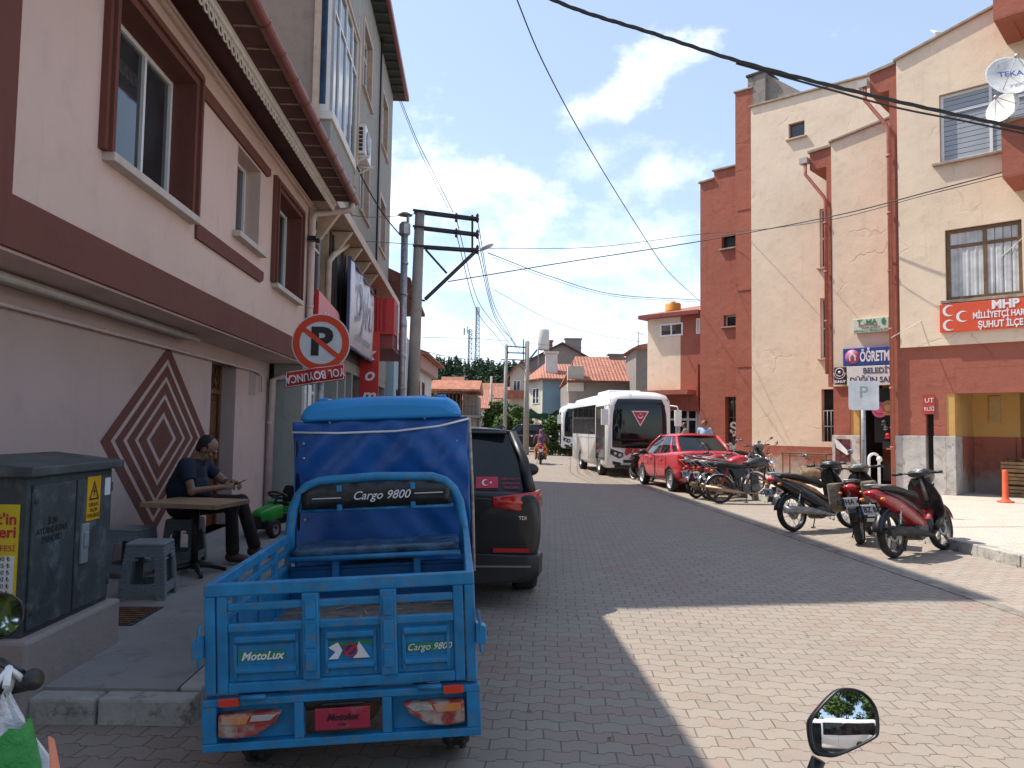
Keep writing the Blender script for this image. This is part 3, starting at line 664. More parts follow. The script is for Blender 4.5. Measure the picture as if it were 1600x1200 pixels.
# core wall in red behind the skin, with its strip at the left
aL=RX_(1494,0); aTop=RL(1520,590,0)[1]
zr=ztop(xb)-.05
mb=MB(); poly_wall(mb,[(0,2.6),(xR,2.6),(xR,zr+2),(xb,zr),(0,zr-.25)],.001,.35)
o=mb.build('red_wall',m_red,A3); bool_openings(o,[(w1a-.01,w1b+.01,w1z0-.01,w1z1+.01),(w2a-.01,w2b+.01,w2z0-.01,w2z1+.01)],-.3,.6)
mb=MB(); mb.box(-.0,.3,.35,9,0,zr-.4); mb.box(xR-.3,xR,.35,9,0,zr-.4); mb.box(0,xR,.35,9,zr-.8,zr-.5); mb.build('side_wall',m_red,A3)
window(A3,TY,w1a,w1b,w1z0,w1z1,-.03,(.5,),(.73,),.07,m_white,m_glass,sill=(.16,.17,.06,m_coping),blind=('blind',m_blind))
m_bfr=simple('brown_frame',(.17,.095,.04),.5,var=.3)
window(A3,TY,w2a,w2b,w2z0,w2z1,-.03,(.52,),(.76,),.09,m_bfr,m_glass,sill=(.10,.13,.07,m_coping),blind=('curtain',m_curtain))
def coping(par,xa,xc,za,sl,y,ov=.07,th=.07,back=.6):
    mb=MB(); mb.prism([(xa-.06,za-.06*sl),(xc,za+(xc-xa)*sl),(xc,za+(xc-xa)*sl+th),(xa-.06,za-.06*sl+th)],y-ov,y+back,'y'); mb.build('coping',m_coping,par,bevel=.01)
coping(A3,xb,xR,ztop(xb),sl,-.07)
# red eave box with soffit, left of each block
def eavebox(par,pxl,pyt,pyb,pxs,pys_t,pys_b,yl,deep,xstrip,slope_top):
    """pxl..: left end pixel, strip at pxs ; y pixels of the top and of the lower edge at both ends"""
    xl,zt=RL(pxl,pyt,yl); _,zb=RL(pxl,pyb,yl); xs,zt2=RL(pxs,pys_t,yl); _,zb2=RL(pxs,pys_b,yl)
    mb=MB(); mb.prism([(xl,zb),(xs,zb2),(xs,zt2),(xl,zt)],yl,yl+deep,'y'); mb.build('eave_box',m_red,par)
    mb=MB(); mb.prism([(xl-.05,zt),(xs+.1,zt2+(zt2-zt)/(xs-xl)*.1),(xs+.1,zt2+.07+(zt2-zt)/(xs-xl)*.1),(xl-.05,zt+.07)],yl-.06,yl+deep,'y'); mb.build('coping',m_coping,par)
    return xl,zt,zb,xs
e3=eavebox(A3,1359,118,149,1407,97,136,.002,3.,0,0)
def downpipe(par,xl,zt,zb,xs,yl,zbot,px=.0):
    mb=MB(); y=yl-.09; mb.box(xl-.26,xl-.02,y-.08,y+.14,zt-.32,zt-.14)
    mb.build('rainwater_head',simple('zinc_head',(.45,.40,.38),.6),par)
    mb=MB(); mb.tube([(xl-.1,y,zt-.3),(xl-.1,y,zb-.15),(xl-.02,y,zb-.25),(xs-.05,y,zb-.95),(xs+.0,y,zb-1.1),(xs+.0,y,zbot)],.05,10)
    z=zb-1.8
    while z>zbot+.2: mb.tube([(xs,y,z),(xs,y,z+.06)],.065,10); z-=1.5
    mb.build('downpipe',m_redpipe,par)
m_redpipe=simple('red_pipe_paint',(.40,.125,.085),.6,var=.15)
downpipe(A3,e3[0],e3[1],e3[2],0.0,.0,.2)
# balconies
def balcony(par,pxl,pyb,pyt,yl,h,name='balcony'):
    xl,zb=RL(pxl,pyb,yl); 
    mb=MB(); mb.box(xl,xR+1,yl,yl+.14,zb,zb+h); mb.box(xl,xl+.14,yl+.14,-.071,zb,zb+h); mb.box(xl,xR+1,yl,-.071,zb,zb+.001)
    for i,(x0,x1,y0,y1) in enumerate(((xl,xl+.32,yl,-.071),(xl+.32,xR+1,yl,yl+.3))): mb.box(x0+.002,x1,y0+.002,y1,zb-.03,zb)
    b=mb.build(name,m_red,par)
    mb=MB(); mb.box(xl+.32,xR+1,yl+.3,-.072,zb+.002,zb+.1); mb.build('soffit',m_yel,b)
    mb=MB(); mb.box(xl-.05,xR+1,yl-.05,yl+.19,zb+h,zb+h+.06); mb.box(xl-.05,xl+.19,yl+.19,-.071,zb+h,zb+h+.06); mb.build('coping',m_coping,b)
    return xl,zb
yb=-1.35
bl1=balcony(A3,1566,276,185,yb,RL(1566,193,yb)[1]-RL(1566,276,yb)[1])
bl2=balcony(A3,1552,30,-60,yb-.15,1.3)
# ground floor of block 3: red piers with marble bases, stepped corbels round the arcade opening
zc=RL(1500,575,0)[1]; zarc=RL(1500,595,0)[1]; zm=RL(1440,681,0)[1]
X=lambda px: RX_(px,0.0)
g0,g1=X(1447.5),X(1459.5)   # dark slit
p1,p2=X(1479),X(1494)
mb=MB()
poly_wall(mb,[(0,zm),(g0,zm),(g0,RL(1447,618,0)[1]),(X(1460),RL(1447,618,0)[1]),(X(1460),RL(1460,604,0)[1]),(X(1476),RL(1460,604,0)[1]),(X(1476),RL(1475,590,0)[1]),(X(1494),RL(1475,590,0)[1]),(X(1494),2.601),(X(1494),zc),(xR,zc),(xR,z_ov+.1),(0,z_ov+.1)],-.001,.34)
mb.build('arcade_wall',m_red,A3)
mb=MB(); poly_wall(mb,[(g1,zm),(p1,zm),(p1,2.7),(g1,2.7)],.0,.34); mb.build('pier',m_red,A3)
mb=MB(); mb.box(p1,p2-.02,.02,.6,zm,2.9); mb.box(p2-.02,xR,.03,.5,zarc,zc+.01); mb.build('arcade_trim',m_yel,A3)
mb=MB(); mb.box(-.04,g0+.0,-.06,.35,.15,zm); mb.box(g1,p1,-.06,.0,.15,zm); mb.box(p1,p2+.0,-.06,.6,.15,zm+.0); mb.build('marble_base',m_marble,A3,bevel=.01)
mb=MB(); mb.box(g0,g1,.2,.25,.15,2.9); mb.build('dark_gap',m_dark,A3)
# inside the arcade
mb=MB(); mb.box(p2-.05,p2+.9,1.8,2.0,zm+.0,3.2); mb.box(p2+.9,p2+1.0,1.8,4.6,zm,3.2); mb.box(p2-.07,p2-.02,.6,1.85,zm,3.2); mb.build('arcade_inner_wall',m_yel,A3)
mb=MB(); mb.box(p2-.05,p2+.92,1.79,2.01,.15,zm); mb.box(p2+.9,p2+1.02,1.79,4.6,.15,zm); mb.box(p2-.08,p2-.01,.6,1.85,.15,zm); mb.build('arcade_inner_dado',m_redlow,A3)
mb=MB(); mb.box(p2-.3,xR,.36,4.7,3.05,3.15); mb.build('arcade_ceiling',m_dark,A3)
mb=MB(); mb.box(p2+1.0,xR,4.6,4.75,.15,3.1); mb.box(xR-.3,xR-.1,.4,4.6,.15,3.1)
mb.build('arcade_back',simple('shutter_dark',(.06,.045,.035),.7,var=.3),A3)
mb=MB()
for i in range(26): mb.box(p2+1.3,p2+4.2,4.57,4.6,.5+i*.1,.5+i*.1+.07)
mb.box(p2+1.2,p2+1.3,4.5,4.6,.15,3.05); mb.box(p2+2.6,p2+2.68,4.5,4.6,.15,3.05); mb.box(p2+1.3,p2+4.2,4.5,4.58,2.45,2.52)
mb.build('roller_shutter',simple('shutter_slat',(.13,.10,.08),.55,var=.3),A3)
mb=MB(); mb.box(p2+.35,p2+.6,1.76,1.8,1.9,2.6); mb.build('meter_box',simple('meter_box_paint',(.5,.33,.14),.6),A3)
mb=MB(); 
for i in range(3): mb.box(p2+1.9,p2+2.05,4.53,4.555,1.9+i*.1,1.97+i*.1)
mb.build('white_notice',m_white,A3)
# little stone curb in front of arcade
# MHP-like party sign
ms=rb('party_sign','orange red party sign with three white crescents under the brown framed window','sign')
sx0,sz1=RL(1469,477,-.1); _,sz0=RL(1469,520,-.1)
mb=MB(); mb.box(sx0,sx0+4.6,-.16,-.075,sz0,sz1); mb.build('panel',simple('sign_orange',(.66,.085,.03),.4,var=.06),ms,bevel=.006)
mb=MB(); h=sz1-sz0
def crescent(mb,c,r,T,off=.3,ang=0.,mi=0,n=28,thin=.8):
    o=[(r*math.cos(a),r*math.sin(a)) for a in [R(38)+(2*PI-2*R(38))*i/n for i in range(n+1)]]
    ex,ey=o[0]; r2=r*thin; dx=math.sqrt(max(r2*r2-ey*ey,0)); cx=ex-dx if True else 0
    a0=math.atan2(ey,dx); 
    i_=[(cx+r2*math.cos(a),r2*math.sin(a)) for a in [a0+(2*PI-2*a0)*k/n for k in range(n+1)]]
    vs=[T(c[0]+x*math.cos(ang)-y*math.sin(ang),c[1]+x*math.sin(ang)+y*math.cos(ang)) for x,y in o+i_]
    mb.add(vs,[(k,k+1,n+2+k,n+1+k) for k in range(n)],mi)
TT=lambda x,z: Vector((x,-.164,z))
for cx,cz in ((.17,.76),(.17,.24),(.46,.52)): crescent(mb,(sx0+.03+cx,sz0+h*cz),h*.20,TT)
xr,uz=(1,0,0),(0,0,1)
text(mb,'MHP',h*.40,(RX_(1554,-.16),-.166,sz0+h*.83),xr,uz,thick=.006,bold=.012,align='LEFT')
text(mb,'MİLLİYETÇİ HAREKET PARTİSİ',h*.30,(RX_(1518,-.16)+.08,-.166,sz0+h*.50),xr,uz,thick=.006,sx=.66,align='LEFT',bold=.006)
text(mb,'ŞUHUT İLÇE BAŞKANLIĞI',h*.32,(RX_(1528,-.16)+.05,-.166,sz0+h*.17),xr,uz,thick=.006,sx=.72,align='LEFT',bold=.006)
mb.build('lettering',m_swhite,ms)
# satellite dishes
def dish(px,py,yl,r,asp,label,txt,tilt):
    x,z=RL(px,py,yl); P=Q+RX*x+RY*yl; P.z=z
    d=thing('satellite_dish',label,'satellite dish',P,0)
    ax=Vector((-.25,-.9,.35)) if tilt==0 else Vector((-.75,-.45,.25)); 
    B=basis(ax).to_4x4()
    mb=MB(); prof=[(r*t,.16*r*t*t) for t in (0,.2,.4,.6,.8,.92,1)]+[(r*1.02,.16*r),(r,.15*r-.012),(r*.6,.05*r-.015),(0,-.015)]
    vs0=len(mb.v); mb.lathe(prof,(0,0,0),ax,28)
    if asp!=1:
        for i in range(vs0,len(mb.v)):
            v=B.inverted()@mb.v[i]; v.x*=asp; mb.v[i]=B@v
    mb.build('reflector',simple('dish_white',(.72,.72,.70),.4,dirt=(.4,.37,.33),dirtamt=.3),d)
    if txt:
        mb=MB(); zz=ax.normalized(); up=(Vector((0,0,1))-zz*zz.z).normalized(); xd=up.cross(zz)
        text(mb,'TEKA',.2,zz*.10+up*.02,xd,up,thick=.004,bold=.004)
        mb.build('lettering',simple('dish_blue',(.08,.12,.35),.5),d)
    mb=MB(); f=ax.normalized()*r*.95
    for a in (0,2.1,4.2): mb.tube([B@Vector((r*asp*.8*math.cos(a),r*.8*math.sin(a),.1*r)),f+Vector((0,0,.1))],.008,5)
    mb.ball(f+Vector((0,0,.1)),.05)
    mb.build('feed_arm',m_steel,d)
    mb=MB(); mb.tube([(0,.05,0),(.05,.12,-.25),(.05,.12,-.95)],.025,8); mb.build('mast',m_steel,d)
dish(1577,122,yb-.1,.52,.9,'round white satellite dish with lettering at the right balcony',True,0)
dish(1568,170,yb-.05,.34,1.,'smaller plain white satellite dish under the lettered one',False,1)
mb=MB(); 
d=thing('roof_dish','pale satellite dish edge showing above the sloped roof coping','satellite dish',Q+RX*(RL(1482,55,1.2)[0])+RY*1.2+Vector((0,0,RL(1482,52,1.2)[1]-.15)))
mb.lathe([(0,0),(.3,.02),(.5,.1),(.52,.1),(.3,-.0),(0,-.02)],(0,0,0),(.2,-.5,.8),24); mb.build('reflector',m_white,d); mb=MB(); mb.tube([(0,0,0),(0,.1,-1.2)],.03,8); mb.build('mast',m_steel,d)

# ---- block 2
y2=2.4
b2L=RX_(1295,y2); b2b=RX_(1303,y2-.07); b2R=RX_(1440,y2)
tl=RL(1301,222,y2-.07); tr=RL(1390,186,y2-.07); sl2=(tr[1]-tl[1])/(tr[0]-tl[0]); zt2=lambda x: tl[1]+(x-tl[0])*sl2
zs2=RL(1340,603,y2)[1]
mb=MB(); poly_wall(mb,[(b2b,zs2),(b2R,zs2),(b2R,zt2(b2R)),(b2b,zt2(b2b))],y2-.07,y2); mb.build('wall',m_beige,A2)
coping(A2,b2b,b2R,zt2(b2b),sl2,y2-.07)
mb=MB(); poly_wall(mb,[(b2L,zs2),(b2R,zs2),(b2R,zt2(b2R)-.1),(b2b,zt2(b2b)-.1),(b2L,zt2(b2b)-.3)],y2+.001,y2+.4)
ps0,ps1=RX_(1303,y2),RX_(1329,y2)
mb.box(ps0,ps1,y2+.0,y2+.4,.15,zs2); mb.box(b2L,b2L+.3,y2+.4,y2+4,0,zt2(b2L)-.5)
mb.build('red_wall',m_red,A2)
e2=eavebox(A2,1265,240,266,1303,228,258,y2+.002,2.5,0,0); downpipe(A2,e2[0],e2[1],e2[2],b2L,y2,RL(1290,585,y2)[1])
zm2=RL(1320,680,y2)[1]
mb=MB(); mb.box(ps0-.03,ps1+.28,y2-.06,y2+.45,.15,zm2); mb.build('marble_base',m_marble,A2,bevel=.01)
mb=MB(); mb.box(ps1,ps1+.25,y2+.03,y2+.4,zm2,zs2); mb.build('door_jamb',m_yel,A2)
mb=MB(); mb.box(ps1+.25,b2R,y2+2.2,y2+2.3,.15,zs2+.3); mb.box(ps1+.25,b2R,y2+.4,y2+2.2,.15,.16); mb.box(ps1+.2,ps1+.26,y2+.4,y2+2.2,.15,3.2)
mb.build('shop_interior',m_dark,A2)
mb=MB(); mb.box(ps1+.9,b2R,y2+1.5,y2+1.6,RL(1380,655,y2+1.5)[1],3.3); mb.build('shop_back_wall',m_yel,A2)
mb=MB(); mb.box(ps1+.27,ps1+.36,y2+.1,y2+.2,.15,zs2); mb.box(RX_(1396,y2+.2),RX_(1412,y2+.2),y2+.2,y2+.3,.15,RL(1400,725,y2+.2)[1]); mb.build('shop_frame',m_redpipe,A2)
# ---- block 1
y1=4.4
b1L=RX_(1175,y1); b1R=RX_(1312,y1)
tl=RL(1175,168,y1); tr=RL(1358,119,y1); sl1=(tr[1]-tl[1])/(tr[0]-tl[0]); zt1=lambda x: tl[1]+(x-tl[0])*sl1
b1R2=RX_(1402,y1)
zd=RL(1240,697,y1)[1]
w=[(RL(1232,190,y1)[0],RL(1257,190,y1)[0],RL(1240,216,y1)[1],RL(1240,192,y1)[1]),
   (RX_(1283.5,y1),RX_(1300,y1),RL(1285,418,y1)[1],RL(1285,326,y1)[1]),
   (RX_(1283.5,y1),RX_(1300,y1),RL(1285,560,y1)[1],RL(1285,466,y1)[1]),
   (RX_(1284,y1),RX_(1304,y1),RL(1285,690,y1)[1],RL(1285,608,y1)[1])]
mb=MB(); poly_wall(mb,[(b1L,zd),(b1R2,zd),(b1R2,zt1(b1R2)),(b1L,zt1(b1L))],y1,y1+.35); o=mb.build('wall',m_beige,A2); bool_openings(o,w,y1-.2,y1+.28)
mb=MB(); poly_wall(mb,[(b1L,0),(b1R2,0),(b1R2,zd),(b1L,zd)],y1-.012,y1+.35); mb.build('dado_wall',m_redlow,A2)
coping(A2,b1L,b1R2,zt1(b1L),sl1,y1)
for i,(a,b,c,d) in enumerate(w[:3]):
    window(A2,TY,a,b,c,d,-y1-.12,() if i<1 else (),(.5,) if i else (),.05,m_bfr if i==0 else m_white,m_glass,sill=(.08,-y1+.09,.06,m_beigepipe))
a,b,c,d=w[3]; mb=MB(); mb.box(a,b,y1+.25,y1+.27,c,d); mb.build('dark_opening',m_dark,A2)
mb=MB(); 
for i in range(5): mb.tube([(a+.06+i*.12,y1+.03,c),(a+.06+i*.12,y1+.03,d-.7)],.011,6)
for z in (c+.5,c+1.0): mb.tube([(a,y1+.03,z),(b,y1+.03,z)],.011,6)
mb.box(a,b,y1+.1,y1+.2,d-.72,d-.68); mb.build('window_bars',simple('bar_grey',(.3,.3,.3),.5),A2)
# chimney behind the parapet
cx0=RX_(1178,y1+1.0); cx1=RX_(1206,y1+1.0); zc1=RL(1190,120,y1+1.0)[1]
mb=MB(); mb.prism([(cx0,zt1(b1L)-1),(cx1,zt1(b1L)-1),(cx1,zc1-.02),(cx0,zc1-.1)],y1+.6,y1+1.6,'y'); mb.prism([(cx1,zt1(b1L)-1),(cx1+1.3,zt1(b1L)-1),(cx1+1.3,zt1(b1L)+.35),(cx1,zc1-.1)],y1+.75,y1+1.5,'y')
mb.build('chimney',plaster('sooty_render',(.27,.24,.21),stain=(.04,.04,.035),amt=1.,scale=1.2),A2)
mb=MB(); mb.box(cx0-.05,cx1+.05,y1+.55,y1+1.65,zc1-.06,zc1+.02); mb.build('chimney_cap',simple('soot',(.05,.045,.04),.9),A2)
# ---- red tower sections
y0a=5.0; tL=RX_(1150,y0a); tR=RX_(1178,y0a); za=RL(1150,145,y0a)[1]; za2=RL(1175,138,y0a)[1]
mb=MB(); poly_wall(mb,[(tL,0),(tR,0),(tR,za2),(tL,za)],y0a,y0a+3); mb.build('tower_wall',m_red,A2)
coping(A2,tL,tR,za,(za2-za)/(tR-tL),y0a,.05,.06,3)
y0b=5.8; sL=RX_(1094,y0b); sM=RX_(1116,y0b); sR=RX_(1160,y0b)
zb1=RL(1094,287,y0b)[1]; zb2=RL(1116,268,y0b)[1]; zb3=RL(1150,260,y0b)[1]
mb=MB(); poly_wall(mb,[(sL,0),(sR,0),(sR,zb3+.1),(sM,zb2),(sM,zb1+.12),(sL,zb1)],y0b,y0b+3)
o=mb.build('tower_wall',m_red,A2)
tw=[(RX_(1128,y0b),RX_(1152,y0b),RL(1130,389,y0b)[1],RL(1130,369,y0b)[1]),(RX_(1131,y0b),RX_(1152,y0b),RL(1130,511,y0b)[1],RL(1130,493,y0b)[1]),(RX_(1133,y0b),RX_(1152,y0b),.6,RL(1130,620,y0b)[1])]
bool_openings(o,tw,y0b-.3,y0b+.35)
for i,(a,b,c,d) in enumerate(tw):
    window(A2,TY,a,b,c,d,-y0b-.2,() if i<2 else (.5,),(.66,) if i==2 else (),.045,(m_black,m_white,m_bfr)[i],m_glass,sill=(.08,-y0b+.1,.05,m_coping))
coping(A2,sM,sR,zb2,(zb3-zb2)/(sR-sM),y0b,.08,.07,3); coping(A2,sL,sM,zb1,.06,y0b,.08,.07,3)
mb=MB(); 
for px,py,l in ((1152,330,.7),(1152,455,.5),(1152,574,.6)):
    x,z=RL(px,py,y0a); mb.box(x,x+l,y0a-.02,y0a,z,z+.05)
mb.build('string_course',m_red,A2)
text_mb=MB(); a,b,c,d=tw[2]
for i,ch in enumerate('ŞM'): text(text_mb,ch,.55,((a+b)/2+.02,y0b+.17,d-1.2-.75*i),xr,uz,thick=.004,bold=.02)
text_mb.build('window_lettering',m_white,A2)
# interior volume so that nothing shows hollow
mb=MB(); mb.box(b1L+.3,b1R2+4,y1+.6,y1+9,0,zt1(b1L)-.6); mb.box(sL+.2,b1L+.3,y0b+.5,y0b+8,0,zb1-.4); mb.build('core',m_dark,A2)
# ---- low building left of tower
LB=rb('low_shop_building','low two storey beige and red shop building with glazed entrance beside the red tower')
yl=6.6; lL=RX_(1011,yl); lR=RX_(1098,yl); lz=RL(1030,498,yl)[1]; lzb=RL(1030,611,yl)[1]; lM=RX_(1063,yl)
lw=(RX_(1031,yl),RX_(1067,yl),RL(1040,526,yl)[1],RL(1040,506,yl)[1])
mb=MB(); poly_wall(mb,[(lL,lzb),(lM,lzb),(lM,lz),(lL,lz)],yl,yl+.3); o=mb.build('wall',m_beige,LB)
mb=MB(); poly_wall(mb,[(lM,lzb-.6),(lR,lzb-.6),(lR,lz),(lM,lz)],yl+.001,yl+.3); poly_wall(mb,[(RX_(1088,yl-.4),lzb-.6),(lR,lzb-.6),(lR,lzb+1.),(RX_(1088,yl-.4),lzb+1.)],yl-.4,yl); mb.build('red_wall',m_red,LB)
window(LB,TY,*lw,-yl+.03,(.5,),(),.07,m_white,m_glass); window(LB,TY,RX_(1088,yl),RX_(1094,yl),lw[2],lw[3]+.1,-yl+.03,(),(),.07,m_white,m_glass)
mb=MB(); mb.box(lL-.25,lR,yl-.35,yl+8,lz,lz+.16); mb.build('eave',simple('eave_red',(.22,.05,.04),.6),LB)
mb=MB(); mb.add([(lL-.25,yl-.3,lz+.17),(lR,yl-.3,lz+.17),(lR,yl+4,lz+1.1),(lL-.25,yl+4,lz+1.1)],[(0,1,2,3)]); mb.build('roof',m_tile,LB)
mb=MB(); mb.box(lL-.3,RX_(1092,yl),yl-.9,yl,lzb-.2,lzb-.02); mb.box(RX_(1040,yl-.2),lR,yl-.3,yl,lzb-.85,lzb-.2); mb.build('canopy',m_red,LB)
mb=MB(); mb.box(lL,lL+.3,yl+.3,yl+9,0,lz); mb.box(lL,lR,yl+3,yl+3.2,0,lz); mb.build('core',m_dark,LB)
for (p0,p1) in ((1060,1092),(1092,1114)): window(LB,TY,RX_(p0,yl),RX_(p1,yl)-.02,.3,lzb-.5,-yl+.05,(.5,),(.72,),.1,m_whitep,m_glass)
window(LB,TY,RX_(1015,yl),RX_(1060,yl)-.02,.3,lzb-.5,-yl+.05,(.33,.66),(.72,),.1,m_whitep,m_glass)
mb=MB(); text(mb,'Ş',.75,(RX_(1113,yl-.1)-.3,yl-.1,RL(1113,652,yl-.1)[1]),xr,uz,thick=.02,bold=.03); mb.build('lettering',m_sred,LB)
tk=thing('water_barrel','yellow barrel on the low shop building roof','barrel',Q+RX*RX_(1051,yl+1)+RY*(yl+1)+Vector((0,0,lz+.1)))
mb=MB(); mb.lathe([(0,0),(.32,0),(.34,.04),(.34,.3),(.35,.33),(.34,.36),(.34,.62),(.30,.68),(0,.70)],n=18); mb.build('drum',simple('yellow_drum',(.62,.30,.04),.5),tk)
mb=MB(); mb.lathe([(0,.70),(.12,.70),(.12,.74),(0,.75)],n=12); mb.build('lid',m_brown,tk)
# signs on block 2
def rsign(name,label,pxl,pxr,pyt,pyb,y,dep,mat,cat='sign'):
    t=rb(name,label,cat); x0,z1=RL(pxl,pyt,y); _,z0=RL(pxl,pyb,y); x1=RX_(pxr,y)
    mb=MB(); mb.box(x0,x1,y,y+dep,z0,z1); mb.build('panel',mat,t,bevel=.01); return t,x0,x1,z0,z1
ys=y2-.22
t,x0,x1,z0,z1=rsign('foundation_sign','pale green framed foundation sign with a green drop on the beige wall',1333,1391,499,521,ys+.03,.1,simple('sign_pale_green',(.60,.66,.55),.5,var=.04))
h=z1-z0; Yf=ys+.025
mb=MB(); text(mb,'T  MA',h*.46,((x0+x1)/2-.10,Yf,z0+h*.72),xr,uz,thick=.004,sx=1.1,bold=.006)
mb.prism([(x1-.13+.06*math.sin(a)*(.35 if a>PI*.8 and a<PI*1.2 else 1),z0+h*.70+.10*-math.cos(a)+(.05 if abs(a-PI)<.1 else 0)) for a in [2*PI*i/14 for i in range(14)]],Yf-.003,Yf,'y')
text(mb,'VAKFI ŞUHUT',h*.2,((x0+x1)/2,Yf,z0+h*.33),xr,uz,thick=.004); text(mb,'GÖNÜLLÜ TEMSİLCİLİĞİ',h*.2,((x0+x1)/2,Yf,z0+h*.13),xr,uz,thick=.004)
mb.build('lettering',simple('sign_green',(.02,.25,.12),.5),t)
mb=MB(); pts=[((x0+.15)+(x1-x0-.45)*i/10,z0+h*.43+.04*math.sin(PI*i/10)) for i in range(11)]; mb.prism(pts+[(a,b+.03) for a,b in pts[::-1]],Yf-.004,Yf-.001,'y'); mb.build('swoosh',m_red,t)
t,x0,x1,z0,z1=rsign('guesthouse_sign','long blue sign with white capitals and a pink round house emblem',1317,1440,545,572,ys,.12,simple('sign_blue',(.03,.07,.27),.4,var=.06))
h=z1-z0; mb=MB(); text(mb,'ÖĞRETMENEVİ',h*.80,(RX_(1345,ys),ys-.004,z0+h*.46),xr,uz,thick=.005,sx=.49,align='LEFT',bold=.012); mb.build('lettering',m_swhite,t)
mb=MB(); mb.lathe([(0,0),(.21,0),(.21,.004),(0,.005)],(x0+.27,ys-.002,(z0+z1)/2),(0,-1,0),20); mb.build('emblem',simple('emblem_pink',(.45,.12,.25),.5),t)
mb=MB(); cx,cz=x0+.27,(z0+z1)/2; mb.prism([(cx-.12,cz-.0),(cx,cz+.12),(cx+.12,cz),(cx+.09,cz),(cx+.09,cz-.11),(cx+.06,cz-.11),(cx+.06,cz+.0),(cx,cz+.07),(cx-.06,cz+.0),(cx-.06,cz-.11),(cx-.09,cz-.11),(cx-.09,cz)],ys-.012,ys-.008,'y'); mb.build('emblem_house',m_swhite,t)
t,x0,x1,z0,z1=rsign('hall_sign','white hall sign with dark blue capitals above the hat shop',1323,1440,573,603,ys-.02,.12,simple('sign_offwhite',(.66,.65,.62),.5,var=.05))
h=z1-z0; mb=MB(); text(mb,'BELEDİYE',h*.40,(RX_(1350,ys),ys-.025,z0+h*.74),xr,uz,thick=.005,sx=.92,align='LEFT',bold=.004); text(mb,'DÜĞÜN SALONU',h*.40,(RX_(1329,ys),ys-.025,z0+h*.27),xr,uz,thick=.005,sx=.92,align='LEFT',bold=.004)
mb.build('lettering',simple('letter_navy',(.05,.06,.16),.5),t)
t,x0,x1,z0,z1=rsign('crest_sign','small dark brown crest sign at the left end of the white hall sign',1303,1322,574,601,ys-.03,.12,simple('sign_dark_brown',(.07,.03,.03),.5))
mb=MB(); cx=(x0+x1)/2; mb.tube([(cx+.12*math.cos(a),ys-.035,z0+.36+.12*math.sin(a)) for a in [2*PI*i/16 for i in range(16)]],.012,5,close=True); mb.ball((cx,ys-.035,z0+.36),.04); mb.tube([(cx+.16*math.cos(a),ys-.035,z0+.34+.17*math.sin(a)) for a in [PI+PI*i/10 for i in range(11)]],.008,5)
text(mb,'ŞUHUT',.1,(cx,ys-.035,z0+.08),xr,uz,thick=.004,bold=.004); mb.build('emblem',m_swhite,t)

us=rb('union_sign','small red sign with white letters above the dark gap between the marble piers','sign'); z1_=RL(1455,617,-.02)[1]; z0_=RL(1455,647,-.02)[1]
mb=MB(); mb.box(g0-.05,g1+.03,-.03,-.006,z0_,z1_); mb.build('panel',m_sred if False else simple('union_red',(.42,.05,.04),.5),us)
mb=MB(); text(mb,'UT',.16,((g0+g1)/2,-.034,z1_-.14),xr,uz,thick=.003); text(mb,'RLİĞ',.13,((g0+g1)/2,-.034,z0_+.12),xr,uz,thick=.003,sx=.8); mb.build('lettering',m_swhite if False else m_white,us)
# ---------------------------------------------------------------- foliage
def leafmat(name,c1,c2,c3):
    m,nt,N,L,bs=nodes(name); tc=N.new('ShaderNodeTexCoord'); o=tc.outputs['Object']
    n1=noise(nt,o,1.4,4,.6); n2=noise(nt,o,9,3,.6)
    c=mix(nt,rng(nt,n1,.35,.65),c1,c2); c=mix(nt,rng(nt,n2,.55,.75),c,c3); L.new(c,bs.inputs['Base Color']); bs.inputs['Roughness'].default_value=.65; bs.inputs['Specular IOR Level'].default_value=.25
    return m
m_leaf=leafmat('leaf_green',(.045,.085,.018),(.08,.14,.03),(.12,.19,.05))
m_pine=leafmat('pine_needles',(.018,.042,.020),(.032,.065,.028),(.05,.09,.035))
m_bark=simple('bark',(.10,.075,.055),.9,var=.3,bmp=.8,bscale=20)
def leaves(mb,c,rad,n,s,rnd,mi=0,squash=1.):
    for _ in range(n):
        d=Vector((rnd.gauss(0,1),rnd.gauss(0,1),rnd.gauss(0,1))).normalized(); k=rad*(.45+.6*rnd.random()); p=Vector(c)+Vector((d.x*k,d.y*k,d.z*k*squash))
        a=Vector((rnd.gauss(0,1),rnd.gauss(0,1),rnd.gauss(0,.6))).normalized(); b=a.cross(d+Vector((.01,.02,.3))).normalized(); q=s*(.6+.8*rnd.random())
        mb.add([p-a*q,p+b*q*.45,p+a*q,p-b*q*.45],[(0,1,2,3)],mi)
